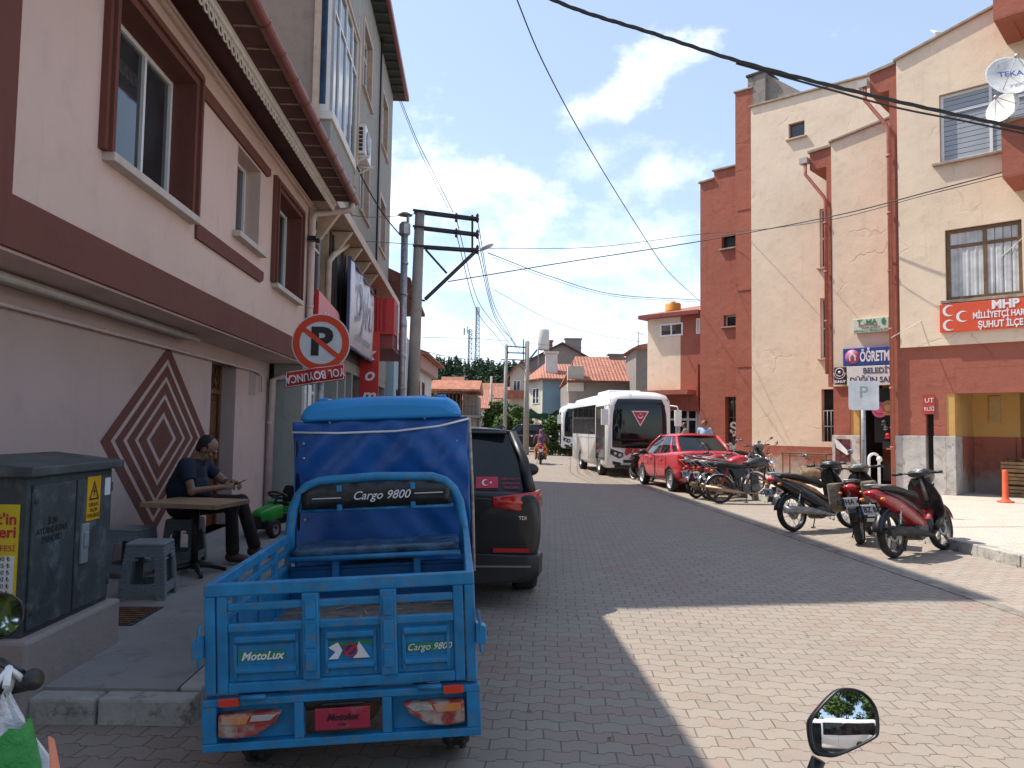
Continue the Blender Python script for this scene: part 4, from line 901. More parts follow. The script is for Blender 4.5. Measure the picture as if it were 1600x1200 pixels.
def tree(label,loc,h,r,th,n,s,seed,mat=None,name='tree',cat='tree',group=None,clumps=14,shape='round'):
    rnd=random.Random(seed); t=thing(name,label,cat,loc,0,group)
    mb=MB(); pts=[(0,0,-.1),(rnd.uniform(-.1,.1),rnd.uniform(-.1,.1),th*.6),(rnd.uniform(-.2,.2),0,th),(0,0,h*.8)]; r0=max(.04,h*.02); mb.tube(pts,[r0*1.5,r0,r0*.8,r0*.2],8)
    cl=[]
    for i in range(clumps):
        if shape=='round':
            a=rnd.uniform(0,2*PI); e=rnd.uniform(-1,1); rr=r*.72*math.sqrt(max(0,1-e*e))*rnd.uniform(.5,1.1); c=Vector((rr*math.cos(a),rr*math.sin(a),th+(h-th)*(.5+.42*e)))
            cr=r*rnd.uniform(.28,.48)
        else:
            f=(i+.5)/clumps; a=rnd.uniform(0,2*PI); rr=r*(1-f*.9)*rnd.uniform(.2,.8); c=Vector((rr*math.cos(a),rr*math.sin(a),th*.5+(h-th*.5)*f)); cr=r*(1.05-f)*.55+.1*r
        cl.append((c,cr)); mb.tube([(0,0,th*.9 if shape=='round' else c.z*.9),tuple(c*.6+Vector((0,0,th*.3)) if shape=='round' else c),tuple(c)],[r0*.5,r0*.3,r0*.1],5)
    mb.build('trunk',m_bark,t)
    mb=MB()
    for c,cr in cl: leaves(mb,c,cr,n//clumps,s,rnd,0,.8)
    mb.build('crown',mat or m_leaf,t,fix=False); return t
# ---------------------------------------------------------------- hill with pine forest
def hz(x,y):
    a=max(0,min(1,(y-150)/200)); a=a*a*(3-2*a); b=math.exp(-((x+45)/190)**2)
    return -.6+26*a*b+1.5*mnoise.noise(Vector((x*.02,y*.02,0)))*a
mb=MB(); nx,ny=40,26; vs=[(-320+16*i,130+18*j,hz(-320+16*i,130+18*j)) for j in range(ny) for i in range(nx)]
mb.add(vs,[(j*nx+i,j*nx+i+1,(j+1)*nx+i+1,(j+1)*nx+i) for j in range(ny-1) for i in range(nx-1)],0,True)
structure(mb,'hill',simple('hill_soil',(.10,.10,.055),.95,var=.3,scale=.1),fix=False)
mb=MB(); rnd=random.Random(5)
for i in range(620):
    y=rnd.uniform(235,345); x=rnd.uniform(-95,45)*y/300; z=hz(x,y); h=rnd.uniform(6,9.5); 
    k=10 if y<330 else 9
    for j in range(k):
        f=j/k; c=Vector((x,y,z+h*(.2+.8*f))); w=h*.24*(1.08-f)
        leaves(mb,c,w,9,w*.42+.25,rnd,0,.7)
tag(mb.build('pine_forest',m_pine,fix=False),kind='stuff'); bpy.data.objects['pine_forest']['label']='dark green pine forest covering the far hill'; bpy.data.objects['pine_forest']['category']='forest'
# telecom mast on the hill
def lattice(mb,x,y,z0,z1,w0,w1,n):
    P=lambda k,f: Vector((x+(w0*(1-f)+w1*f)*math.cos(2*PI*k/3+.3),y+(w0*(1-f)+w1*f)*math.sin(2*PI*k/3+.3),z0+(z1-z0)*f))
    for k in range(3): mb.bar(P(k,0),P(k,1),.30,.30)
    for i in range(n):
        for k in range(3):
            mb.bar(P(k,i/n),P((k+1)%3,(i+1)/n),.16,.16); mb.bar(P(k,(i+1)/n),P((k+1)%3,(i+1)/n),.16,.16)
tm=thing('telecom_mast','grey lattice telecom mast rising from the pine hill','mast',at(743,600,345)*Vector((1,1,0)) if False else Vector((at(744,600,345).x,345,hz(at(744,600,345).x,345))))
zt=at(745,480,345).z-tm.location.z
mb=MB(); lattice(mb,0,0,0,zt,1.5,.8,16); mb.build('tower',simple('mast_grey',(.25,.27,.29),.6),tm)
mb=MB(); lattice(mb,-3.2,0,0,zt*.68,1.3,.9,10); 
mb.bar((-6,0,zt*.66),(-2,0,zt*.66),.2,.2); mb.box(-6.2,-5.6,-.2,.2,zt*.6,zt*.7); mb.box(-4.6,-4.2,-.2,.2,zt*.62,zt*.72); mb.build('side_tower',MATS['mast_grey'],tm)
mb=MB(); 
for k in range(5): a=k*1.26; mb.box(.9*math.cos(a)-.2,.9*math.cos(a)+.2,.9*math.sin(a)-.15,.9*math.sin(a)+.15,zt-3.2,zt-.6)
mb.build('antenna_panel',m_white,tm)
# ---------------------------------------------------------------- background houses
def bhouse(name,label,x0,x1,Y,dep,z0,z1,wallm,roofm=None,ridge=1.2,wins=(),over=.4,ridge_ax='x',winmat=None,rz=0,roofside=None):
    t=thing(name,label,'house',(x0,Y,0),rz); w=x1-x0
    mb=MB(); 
    if ridge and ridge_ax=='y': mb.prism([(0,z0),(w,z0),(w,z1),(w/2,z1+ridge),(0,z1)],0,dep,'y')
    elif ridge: mb.prism([(0,z0),(dep,z0),(dep,z1),(dep/2,z1+ridge),(0,z1)],0,w,'x')
    else: mb.box(0,w,0,dep,z0,z1)
    mb.build('wall',wallm,t)
    if roofm:
        mb=MB()
        if ridge_ax=='y':
            k=ridge/(w/2); 
            for s in (-1,1): mb.prism([(w/2,z1+ridge+.02),(w/2+s*(w/2+over),z1-over*k+.02),(w/2+s*(w/2+over),z1-over*k+.16),(w/2,z1+ridge+.18)],-over,dep+over,'y')
        else:
            k=ridge/(dep/2)
            for s in (-1,1): mb.prism([(dep/2,z1+ridge+.02),(dep/2+s*(dep/2+over),z1-over*k+.02),(dep/2+s*(dep/2+over),z1-over*k+.16),(dep/2,z1+ridge+.18)],-over,w+over,'x')
        mb.build('roof',roofm,t)
    for (a,b,c,d,side) in wins:
        T=(lambda u,ww,z: Vector((u,-ww,z))) if side=='f' else ((lambda u,ww,z: Vector((w+ww,u,z))) if side=='r' else (lambda u,ww,z: Vector((-ww,u,z))))
        window(t,T,a,b,c,d,.04,(.5,),(),.06,winmat or m_white,m_glass,sill=(.06,.09,.05,m_coping))
    return t
def pxz(px,py,Y): p=at(px,py,Y); return p.x,p.z
m_cream=plaster('cream_plaster',(.55,.49,.40),amt=.4); m_greyw=plaster('grey_brown_render',(.27,.235,.21),stain=(.15,.13,.12),amt=.7); m_bluew=plaster('faded_blue_plaster',(.24,.33,.38),stain=(.16,.22,.26),amt=.6,scale=.8)
m_pinkw=plaster('dusty_pink_plaster',(.50,.30,.27),amt=.4); m_whitew=plaster('white_plaster',(.60,.58,.54),amt=.5); m_greenw=plaster('pale_green_plaster',(.42,.47,.36),amt=.4)
m_rtile=tiles('old_tiles',(.40,.16,.10)); m_brick=simple('brick_wall',(.33,.11,.065),.9,var=.35,scale=3)
# pink topped white house along the left side
h1=thing('corner_house','small white house with dusty pink overhanging upper storey beyond the utility pole','house',(-4.35,36,0),R(0))
z1=at(660,546,37).z; z0=at(660,577,37).z
mb=MB(); mb.box(-5,-.35,0,8,0,z0); mb.build('lower_wall',m_whitew,h1); mb.box
mb=MB(); mb.box(-5,0,-.1,8.1,z0,z1-.3); mb.build('upper_wall',m_pinkw,h1)
mb=MB(); mb.prism([(.35,z1-.35),(.35,z1-.25),(-2.5,z1+.7),(-5.4,z1-.25),(-5.4,z1-.35)],-.4,8.4,'y'); mb.build('roof',m_rtile,h1)
for (a,b,c,d) in ((1.4,2.3,z0-1.7,z0-.5),(3.4,4.3,z0-1.7,z0-.5)): window(h1,lambda u,w,z:Vector((w-.35,u,z)),a,b,c,d,.04,(.5,),(),.08,simple('maroon_frame',(.17,.03,.035),.5),m_glass)
mb=MB(); mb.box(-.3,-.1,-.15,-.1,.5,z0+.8); mb.build('downpipe',m_white,h1)
# terrace house with posts and rusty roof
Y=60; xa,zb=pxz(676,640,Y); xb_,zt=pxz(746,612,Y); _,zs=pxz(700,652,Y)
th=thing('terrace_house','brown stone house with open railed terrace and rusty roof in the distance','house',(xa,Y,0))
w=xb_-xa; mb=MB(); mb.box(0,w,0,7,0,zs); mb.box(w-1.2,w,.4,7,zs,zt-.3); mb.build('wall',m_greyw,th)
mb=MB(); mb.box(-.3,w+.3,-.5,7,zs,zs+.18); mb.build('slab',m_conc,th)
mb=MB(); 
for i in range(12): x=.1+i*(w-.2)/11; mb.tube([(x,-.4,zs+.18),(x,-.4,zt)],.035,6)
mb.tube([(0,-.4,zs+.9),(w,-.4,zs+.9)],.03,6); mb.build('posts_and_rail',m_rust,th)
mb=MB(); mb.prism([(-.7,zt),(-.7,zt+.15),(3.4,zt+1.1),(7.5,zt+.15),(7.5,zt)],-.4,w+.2,'x'); mb.build('roof',simple('rust_roof',(.33,.12,.06),.8,var=.4,scale=2),th)
mb=MB(); mb.box(.2,w-1.3,1.4,1.5,zs+.2,zt-.1); mb.build('dark_recess',m_dark,th)
# distant cluster below the hill
cl=[(700,745,597,640,118,m_whitew,m_rtile,'white distant house with low red roof left of the lamp pole'),(722,762,608,650,95,m_pinkw,m_tile,'pinkish distant house with red roof among the poles'),
    (745,790,598,632,150,m_cream,m_rtile,'cream distant house below the pine hill'),(752,778,624,655,88,m_greenw,m_rtile,'pale green small house behind the garden trees'),(690,722,588,640,170,m_greyw,m_rtile,'grey distant house at the foot of the mast hill'),(775,812,604,640,125,m_whitew,m_tile,'white far house with orange roof behind the roadside trees')]
for a,b,t_,bt,Y,wm,rm,lb in cl:
    xa,zt=pxz(a,t_,Y); xb_,_=pxz(b,t_,Y); w=xb_-xa; hh=zt*.78
    bhouse('distant_house',lb,xa,xb_,Y,7,-.5,hh,wm,rm,zt-hh,[(w*.15,w*.38,hh*.45,hh*.85,'f'),(w*.6,w*.85,hh*.45,hh*.85,'f')],.35)
# brick balcony house and dark gable house on the right of the junction
Y=72; xa,zt=pxz(797,586,Y); xb_,_=pxz(833,586,Y)
t=bhouse('brick_balcony_house','house with red brick balconies behind the junction poles',xa,xb_,Y,7,0,zt,m_cream,m_rtile,1.3,[(.3,1.0,zt-1.5,zt-.5,'f')],.5,'y')
mb=MB(); 
for k in (0,1): mb.box(-.6,xb_-xa-.2,-1.1,-.0,zt-2.2-k*2.3,zt-1.5-k*2.3)
mb.build('balcony',m_brick,t)
Y=78; xa,zt=pxz(806,575,Y); xb_,zt2=pxz(905,541,Y)
t=bhouse('gable_house','large dark grey rendered house with broad gable and chimneys beyond the junction',xa,xb_+3,Y,9,0,zt,m_greyw,simple('dark_roof_edge',(.12,.05,.045),.8),zt2-zt+.2,[],.5,'y')
for px,w_,yt in ((857,.9,533),(896,1.7,530)):
    x,z=pxz(px,yt,Y+2); mb=MB(); mb.box(x-xa-w_/2,x-xa+w_/2,2,3,zt,z); mb.box(x-xa-w_/2-.1,x-xa+w_/2+.1,1.9,3.1,z,z+.12); mb.build('chimney',m_brick if px<870 else m_greyw,t)
wt=thing('solar_water_tank','white upright solar water tank on a steel frame on the dark gable roof','water tank',(at(849,540,76).x,76,at(849,547,76).z))
mb=MB(); mb.lathe([(0,0),(.55,0),(.6,.1),(.6,2.0),(.5,2.1),(0,2.1)],n=14); mb.build('tank',m_whitew,wt); mb=MB(); 
for a,b in ((-.5,-.5),(.5,-.5),(-.5,.5),(.5,.5)): mb.bar((a,b,0),(a,b,-1.6),.07,.07)
mb.build('frame',m_steel,wt); mb=MB(); mb.prism([(-1.9,-1.5),(-1.8,-1.6),(-.6,-.1),(-.7,0)],-.9,.2,'y'); mb.build('collector',m_bluglass,wt)
# blue walled house
Y=56; xa,zt=pxz(829,590,Y); xm,_=pxz(848,590,Y); xb_,_=pxz(893,590,Y)
t=thing('blue_wall_house','house with faded blue side wall, cream front and red tiled roof behind the green tarpaulin','house',(xa,Y,0))
w1_,w2_=xm-xa,xb_-xa
mb=MB(); mb.box(w1_,w2_,0,7,0,zt-.1); mb.build('side_wall',m_bluew,t)
mb=MB(); mb.prism([(0,3.2),(w1_-.004,.0),(w1_-.004,7),(0,7)],0,zt-.1,'z'); mb.build('front_wall',m_cream,t)
window(t,lambda u,ww,z:Vector((w1_*u/1-ww*.9,3.2*(1-u)-.04-ww*.3,z)),.25,.8,zt-1.9,zt-.7,.04,(.5,),(),.05,m_white,m_glass)
k0,k1=zt,at(870,568,Y+3).z
mb=MB(); mb.add([(-.5,2.8,k0-.1),(w1_-.2,-.6,k0-.1),(w2_+.3,-.6,k0-.1),(w2_+.3,4,k1),(w1_+.3,4,k1),(-.3,7.2,k0-.1),(w2_+.3,8,k0-.1)],[(1,2,3,4),(0,1,4),(0,4,5),(4,3,6,5)]); mb.build('roof',m_tile,t,solid=.1)
mb=MB(); x,z=pxz(862,552,Y+1); mb.box(x-xa-.45,x-xa+.45,1,1.9,zt,z); mb.box(x-xa-.55,x-xa+.55,.9,2,z,z+.15); mb.build('chimney',m_whitew,t)
# big red roof house behind the bus
Y=47; xa,ze=pxz(889,596,Y); xb_,_=pxz(997,596,Y); _,zr_=pxz(940,559,Y+4)
t=thing('red_roof_house','long brown walled house with large red tiled roof behind the white bus','house',(xa,Y,0)); w=xb_-xa
mb=MB(); mb.box(0,w,0,8,0,ze-.05); mb.build('wall',m_greyw,t)
mb=MB(); mb.add([(-.1,-.5,ze),(w,-.5,ze),(w,4,zr_),(-.1+.8,4,zr_),(w,8.5,ze),(-.1,8.5,ze)],[(0,1,2,3),(3,2,4,5)]); mb.build('roof',m_tile,t,solid=.12)
mb=MB(); 
for i in range(9): y=-.45+i*.55; 
mb.box(-.15,w,-.62,-.5,ze-.1,ze+.03); mb.build('eaves_board',m_brown,t)
mb=MB(); x,z=pxz(967,556,Y+4); mb.box(x-xa-.6,x-xa+.3,3.6,4.4,zr_-.3,z); mb.box(x-xa-.8,x-xa+.5,3.5,4.5,z,z+.1);mb.build('chimney',m_greyw,t)
mb=MB(); x,z=pxz(895,572,Y-.2); mb.box(-.1,.9,-.3,.3,ze-.6,z); mb.build('gable_pier',m_cream,t)
Y=44; xa,zt=pxz(994,545,Y); xb_,_=pxz(1013,545,Y)
t=thing('grey_stair_tower','narrow dark grey rendered building edge with tiled cap between the red roof and beige building','building',(xa,Y,0))
mb=MB(); mb.box(0,xb_-xa+.8,0,4,0,zt); mb.build('wall',m_greyw,t); mb=MB(); mb.prism([(-.3,zt),(xb_-xa+.9,zt),(xb_-xa+.9,zt+.5),(.1,zt+.2)],-.3,4.2,'y'); mb.build('roof',m_rtile,t)
mb=MB(); mb.tube([(.2,.5,zt),(.2,.5,zt+1.2)],.03,5); mb.tube([(-.1,.5,zt+1.1),(.5,.5,zt+.9)],.02,5); mb.build('aerial',m_steel,t)
# garden greenery near the junction
g='garden trees beside the junction'
for i,(px,py,Y,h,r,lb) in enumerate(((776,628,62,4.0,1.5,'small bright green tree left of the concrete poles'),(806,634,58,3.4,1.6,'rounded green garden tree between the two poles'),(795,645,54,2.4,1.3,'low leafy shrub in front of the garden trees'))):
    x=at(px,py,Y).x; tree(lb,(x,Y,0),h,r,h*.3,2600,.16,20+i,group=g)
v=thing('vine','tall green climbing vine beside the small white bus','vine',(at(866,700,47).x,46,0)); mb=MB(); rnd=random.Random(3)
for i in range(34): leaves(mb,(rnd.uniform(-.75,.9),rnd.uniform(-.4,.4),rnd.uniform(.1,2.3)),.38,70,.1,rnd)
mb.build('foliage',m_leaf,v,fix=False); mb=MB()
for i in range(5): mb.tube([(i*.3-.6,0,0),(i*.3-.5,.1,1),(i*.3-.6,0,2)],.03,5)
mb.build('stem',m_bark,v)
tp=thing('tarpaulin','dark green tarpaulin sagging from ropes in front of the blue wall','tarpaulin',(at(852,650,50).x,50,at(852,640,50).z))
mb=MB(); n,m_=16,6; vs=[]
for i in range(n+1):
    for j in range(m_+1):
        u,v_=i/n,j/m_; vs.append(((u-.5)*2.2,v_*1.6-.8,-.5*v_-.35*math.sin(PI*u)*(1-.3*v_)+.05*math.sin(u*17+v_*4)+ .12*u))
mb.add(vs,[(i*(m_+1)+j,(i+1)*(m_+1)+j,(i+1)*(m_+1)+j+1,i*(m_+1)+j+1) for i in range(n) for j in range(m_)],0,True); mb.build('cloth',simple('tarp_green',(.03,.10,.085),.9,spec=.1),tp,solid=.01)
mb=MB(); mb.tube([(-1.1,-.8,0),(-1.1,-.8,-2.3)],.03,6); mb.tube([(1.1,-.8,.1),(1.1,-.8,-2.3)],.03,6); mb.build('pole',m_rust,tp)
gw=thing('garden_wall','low whitewashed garden wall beyond the black van','wall',(at(775,668,60).x,60,0)); mb=MB(); mb.box(0,4.0,0,.2,0,.9); mb.build('wall',m_whitew,gw); mb=MB(); mb.box(-.05,4.05,-.05,.25,.9,.97); mb.build('coping',m_coping,gw)
# ---------------------------------------------------------------- utility poles
m_pole=simple('pole_concrete',(.36,.32,.28),.9,var=.15,scale=3,bmp=.4)
PY=22.0
def pole(label,px,py_top,Y,r0,r1,z0=0,dx=0,name='utility_pole',cat='utility pole'):
    p=at(px,py_top,Y); t=thing(name,label,cat,(p.x-dx,Y,z0)); h=p.z-z0
    mb=MB(); mb.tube([(0,0,-.1),(dx,0,h)],[r0,r1],14); mb.build('post',m_pole,t); return t,h
t,h=pole('thick concrete utility pole with black steel cross arms behind the blue tricycle','656' and 656,333,PY,.20,.14,.15,.12)
O=t.location
def rel(px,py,Y=PY): return at(px,py,Y)-O
m_iron=simple('black_steel',(.03,.028,.03),.5)
def arm(a,b,w=.07): mb=MB(); mb.bar(a,b,w,w); mb.build('cross_arm',m_iron,t)
for (ya,yb_) in ((330,343),(355,367),(385,392)):
    for s in (-.13,.13):
        arm(rel(646,ya)+Vector((0,s,0)),rel(748,yb_)+Vector((0,s,0)),.06)
for a,b in (((738,336),(738,390)),((664,468),(744,392)),((665,390),(698,427))):
    for s in ((-.1,.1) if a[0]==664 else (0,)): arm(rel(*a)+Vector((0,s,0)),rel(*b)+Vector((0,s,0)),.06)
arm(rel(640,466),rel(664,470),.05)
for px,py in ((713,340),(713,364),(746,341),(746,366),(746,390),(652,385)):
    p=rel(px,py); mb=MB(); mb.lathe([(.02,-.14),(.05,-.1),(.035,-.06),(.06,-.02),(.035,.02),(.05,.08),(.02,.14)],p,n=10); mb.build('insulator',simple('insulator_brown',(.08,.03,.03),.25),t)
mb=MB(); a=rel(749,392); mb.tube([tuple(a),tuple(rel(757,390))],.025,6); p=rel(761,386); mb.ball(tuple(p),(.22,.09,.06),M=Matrix.Rotation(-.45,3,'Y')); mb.build('street_light',simple('lamp_alu',(.55,.55,.56),.4),t)
t2,h2=pole('concrete utility pole with steel arms at the far junction',824,533,46,.19,.13)
def rel2(px,py): return at(px,py,46)-t2.location
for a,b in (((792,541),(824,543)),((792,551),(824,552)),((800,562),(824,563)),((818,530),(818,572)),((793,541),(793,560)),((800,562),(822,580))):
    mb=MB(); mb.bar(rel2(*a),rel2(*b),.07,.07); mb.build('cross_arm',simple('galvanised_arm',(.17,.17,.17),.5),t2)
t3,_=pole('slim concrete pole with cross arm left of the junction pole',791,538,50,.15,.10)
mb=MB(); mb.bar(at(783,562,50)-t3.location,at(800,562,50)-t3.location,.07,.07); mb.build('cross_arm',MATS['galvanised_arm'],t3)
pole('short far concrete pole near the garden trees',768,588,75,.16,.12); pole('thin far wooden pole left of the garden trees',748,603,80,.10,.08)
# ---------------------------------------------------------------- overhead wires
def wire(label,pts,r,mat=None,twist=0):
    P=[at(*p) for p in pts]; out=[]
    E=[P[0]*2-P[1]]+P+[P[-1]*2-P[-2]]
    for i in range(1,len(E)-2):
        for k in range(10):
            t=k/10; a,b,c,d=E[i-1],E[i],E[i+1],E[i+2]
            out.append(.5*((2*b)+(-a+c)*t+(2*a-5*b+4*c-d)*t*t+(-a+3*b-3*c+d)*t*t*t))
    out.append(E[-2]); mb=MB()
    if twist:
        for s in range(twist):
            o2=[p+Vector((r*1.1*math.cos(2.2*i*.5+s*2.1),0,r*1.1*math.sin(2.2*i*.5+s*2.1))) for i,p in enumerate(out)]; mb.tube(o2,r,6)
    else: mb.tube(out,r,5)
    o=mb.build('overhead_cable',mat or m_cable,fix=False); tag(o,label,'cable','overhead cables and wires'); return o
wire('thick black twisted cable sweeping across the top right sky',[(700,-90,14.5),(865,0,14.5),(1020,52,14.6),(1180,103,14.8),(1400,158,15.2),(1620,206,15.8)],.022,twist=3)
wire('second black cable splitting just below the thick one at upper right',[(1150,99,14.8),(1300,141,15),(1400,168,15.2),(1510,190,15.5),(1620,213,15.8)],.022)
wire('thin wire falling from the top of the sky to the red tower',[(800,-20,12),(850,100,13.5),(920,230,17),(1000,360,22),(1045,425,27),(1093,470,33)],.012)
wire('long wire from the lamp arm rising across the tower and beige walls',[(700,440,21.8),(870,412,22.5),(1094,377,24),(1300,338,20),(1450,300,18),(1620,255,16.5)],.016)
wire('fine wire just above the long one across the beige walls',[(760,388,22),(930,386,26),(1094,366,28),(1174,360,26),(1300,343,20),(1450,304,18),(1620,262,16.6)],.010)
wire('sagging pair wire from street lamp to the low side of the red tower',[(762,395,22),(860,432,26),(960,460,30),(1094,469,33)],.014)
wire('lower thin sagging wire running to the red tower',[(770,402,22),(860,436,26),(960,463,30),(1094,472,33)],.008)
wire('faint long wire drooping right towards the low shop building',[(770,452,40),(860,500,42),(930,522,43),(1000,534,44)],.012)
for i,(a,b,lb) in enumerate((((713,342),(800,543),'innermost of the wires dropping to the far pole'),((746,343),(806,541),'outer top wire dropping to the far pole'),((746,366),(812,552),'middle wire dropping to the far pole'),((746,391),(818,552),'lowest outer wire dropping to the far pole'),((713,365),(796,552),'inner lower wire dropping to the far pole'))):
    m1=((a[0]*.62+b[0]*.38),(a[1]*.5+b[1]*.5)+25); m2=(a[0]*.25+b[0]*.75,a[1]*.22+b[1]*.78+14)
    wire(lb,[(a[0],a[1],22),(m1[0],m1[1],29),(m2[0],m2[1],37),(b[0],b[1],46)],.013)
wire('upper wire from the grey eave to the pole head',[(618,135,24),(650,215,23.4),(680,275,22.6),(708,332,22)],.011)
wire('lower twin wire from the grey eave to the pole head',[(618,142,24),(650,222,23.4),(676,278,22.6),(700,325,22)],.009)
wire('dark cable from the air conditioner to the flue cowl',[(548,240,16.2),(575,295,17.5),(603,340,19),(626,368,20.2)],.018)
wire('thin wire from the pink gutter to the pole top',[(500,318,13.5),(560,338,16),(610,338,19),(650,334,21.8)],.010)
wire('nearly level thin wire from the grey building to the lamp arm',[(552,376,16.5),(620,380,19),(700,386,21.8),(750,388,22)],.009)
wire('pale thin cable slanting over the party sign',[(1392,528,18.6),(1450,494,18.6),(1520,440,18),(1620,352,17)],.008,m_whitep)
wire('level wire far left of the junction pole',[(660,527,30),(740,529,38),(800,533,45)],.012); wire('low dark wire sloping down to the junction pole',[(658,548,30),(720,560,36),(800,566,45)],.014)
wire('fine wire continuing right from the junction pole',[(824,536,46),(900,543,46),(990,547,45)],.010)
# ---------------------------------------------------------------- vehicles
m_bluepaint=simple('blue_truck_paint',(.012,.20,.42),.42,coat=.15,var=.22,scale=9,dirt=(.12,.17,.20),dirtamt=.36,bmp=.06,bscale=25)
m_bluelite=simple('blue_plastic_roof',(.02,.26,.62),.35,var=.08,scale=3,dirt=(.15,.25,.35),dirtamt=.15)
m_carglass=glassy('vehicle_glass',(.010,.013,.015),.04); m_carglass.node_tree.nodes['Principled BSDF'].inputs['Specular IOR Level'].default_value=.45
m_blacklac=simple('black_car_paint',(.007,.007,.009),.28,coat=.35,spec=.35,var=.1,dirt=(.02,.018,.016),dirtamt=.1)
m_redlac=simple('red_car_paint',(.50,.012,.022),.3,coat=.8,var=.08,dirt=(.3,.05,.05),dirtamt=.15)
m_whitelac=simple('white_bus_paint',(.80,.80,.80),.3,coat=.5,var=.04,dirt=(.5,.47,.43),dirtamt=.2)
m_redlens=simple('red_lens',(.45,.01,.008),.12,coat=.5); m_orlens=simple('orange_lens',(.75,.20,.02),.15,coat=.5); m_clearlens=simple('clear_lens',(.6,.6,.6),.12,coat=.5)
m_dirtred=simple('dusty_red_lens',(.35,.035,.025),.5,var=.2,dirt=(.42,.33,.28),dirtamt=.7); m_dirtor=simple('dusty_orange_lens',(.65,.22,.05),.5,dirt=(.42,.33,.28),dirtamt=.5); m_dirtclear=simple('dusty_clear_lens',(.42,.38,.35),.5,dirt=(.3,.25,.2),dirtamt=.5)
m_rim=simple('alloy_rim',(.48,.48,.49),.35,metal=.7,dirt=(.2,.18,.16),dirtamt=.3)
def wheel(par,c,r,w,spokes=5,rim=.66,side=1,axis=(1,0,0),rimmat=None,thin=.0,name='wheel'):
    ax=Vector(axis); t=MB(); n=30; h=w/2
    prof=[(r*rim,-h*.8),(r*.93,-h),(r*.985,-h*.75),(r,-h*.4),(r,h*.4),(r*.985,h*.75),(r*.93,h),(r*rim,h*.8)]
    t.lathe(prof,c,ax,n,close=True); wo=t.build(name,m_rubber,par)
    m=MB(); rr=r*rim
    m.lathe([(rr,-h*.8),(rr*1.03,-h*.86),(rr*1.03,h*.86),(rr,h*.8),(rr*.92,h*.55),(rr*.9,-h*.55)],c,ax,n,close=True)
    B=basis(ax); C=Vector(c)
    m.lathe([(0,-h*.5),(rr*.22,-h*.5),(rr*.24,h*.5*1),(rr*.12,h*.62),(0,h*.62)],c,ax,14)
    m.lathe([(0,h*.5*-1),(rr*.22,-h*.6),(0,-h*.62)],c,ax,14)
    for k in range(spokes):
        a=2*PI*k/spokes; 
        for zz in ((h*.45,-h*.45) if thin else (h*.45,-h*.45)):
            p=C+B@Vector((rr*.15*math.cos(a),rr*.15*math.sin(a),zz)); q=C+B@Vector((rr*.97*math.cos(a),rr*.97*math.sin(a),zz*.9))
            m.bar(p,q,thin if thin else rr*.30,.02 if not thin else thin,up=tuple(ax))
    m.build('rim',rimmat or m_rim,wo)
    if not thin:
        m=MB(); m.lathe([(0,-.01),(rr*.75,-.01),(rr*.75,.01),(0,.01)],C,ax,20); m.build('brake_disc',m_steel,wo)
    return wo
def ringcar(y,zb,zt,wb,wm,wt,crown=.02,zm=.5,k=.0):
    zlo=zb+(zt-zb)*.28; zhi=zb+(zt-zb)*.72
    half=[(0,zb),(wb*.6,zb),(wb,zb+.02),(wm,zlo),(wm,zhi),((wm+wt)/2+.005,zt-.05),(wt,zt),(wt*.5,zt+crown*.8),(0,zt+crown)]
    return [Vector((x,y,z)) for x,z in half]+[Vector((-x,y,z)) for x,z in half[-2:0:-1]]
def carbody(par,st,paint,wheels,wr,sub=2):
    mb=MB(); mb.loft([ringcar(*s) for s in st]); o=mb.build('body',paint,par,sub=sub)
    bpy.context.view_layer.update()
    cs=[]
    for y in wheels:
        for s in (-1,1):
            c=MB(); W_=max(x[4] for x in st); c.lathe([(0,-.2),(wr+.05,-.2),(wr+.05,.2),(0,.2)],(s*(W_-.02),y,wr+.0),(1,0,0),28); k=c.build('cutter',m_black); k.parent=par; cs.append(k)
    cut(o,cs)
    for p in o.data.polygons: p.use_smooth=True
    b=o.modifiers.new('ws','WEIGHTED_NORMAL') ; return o
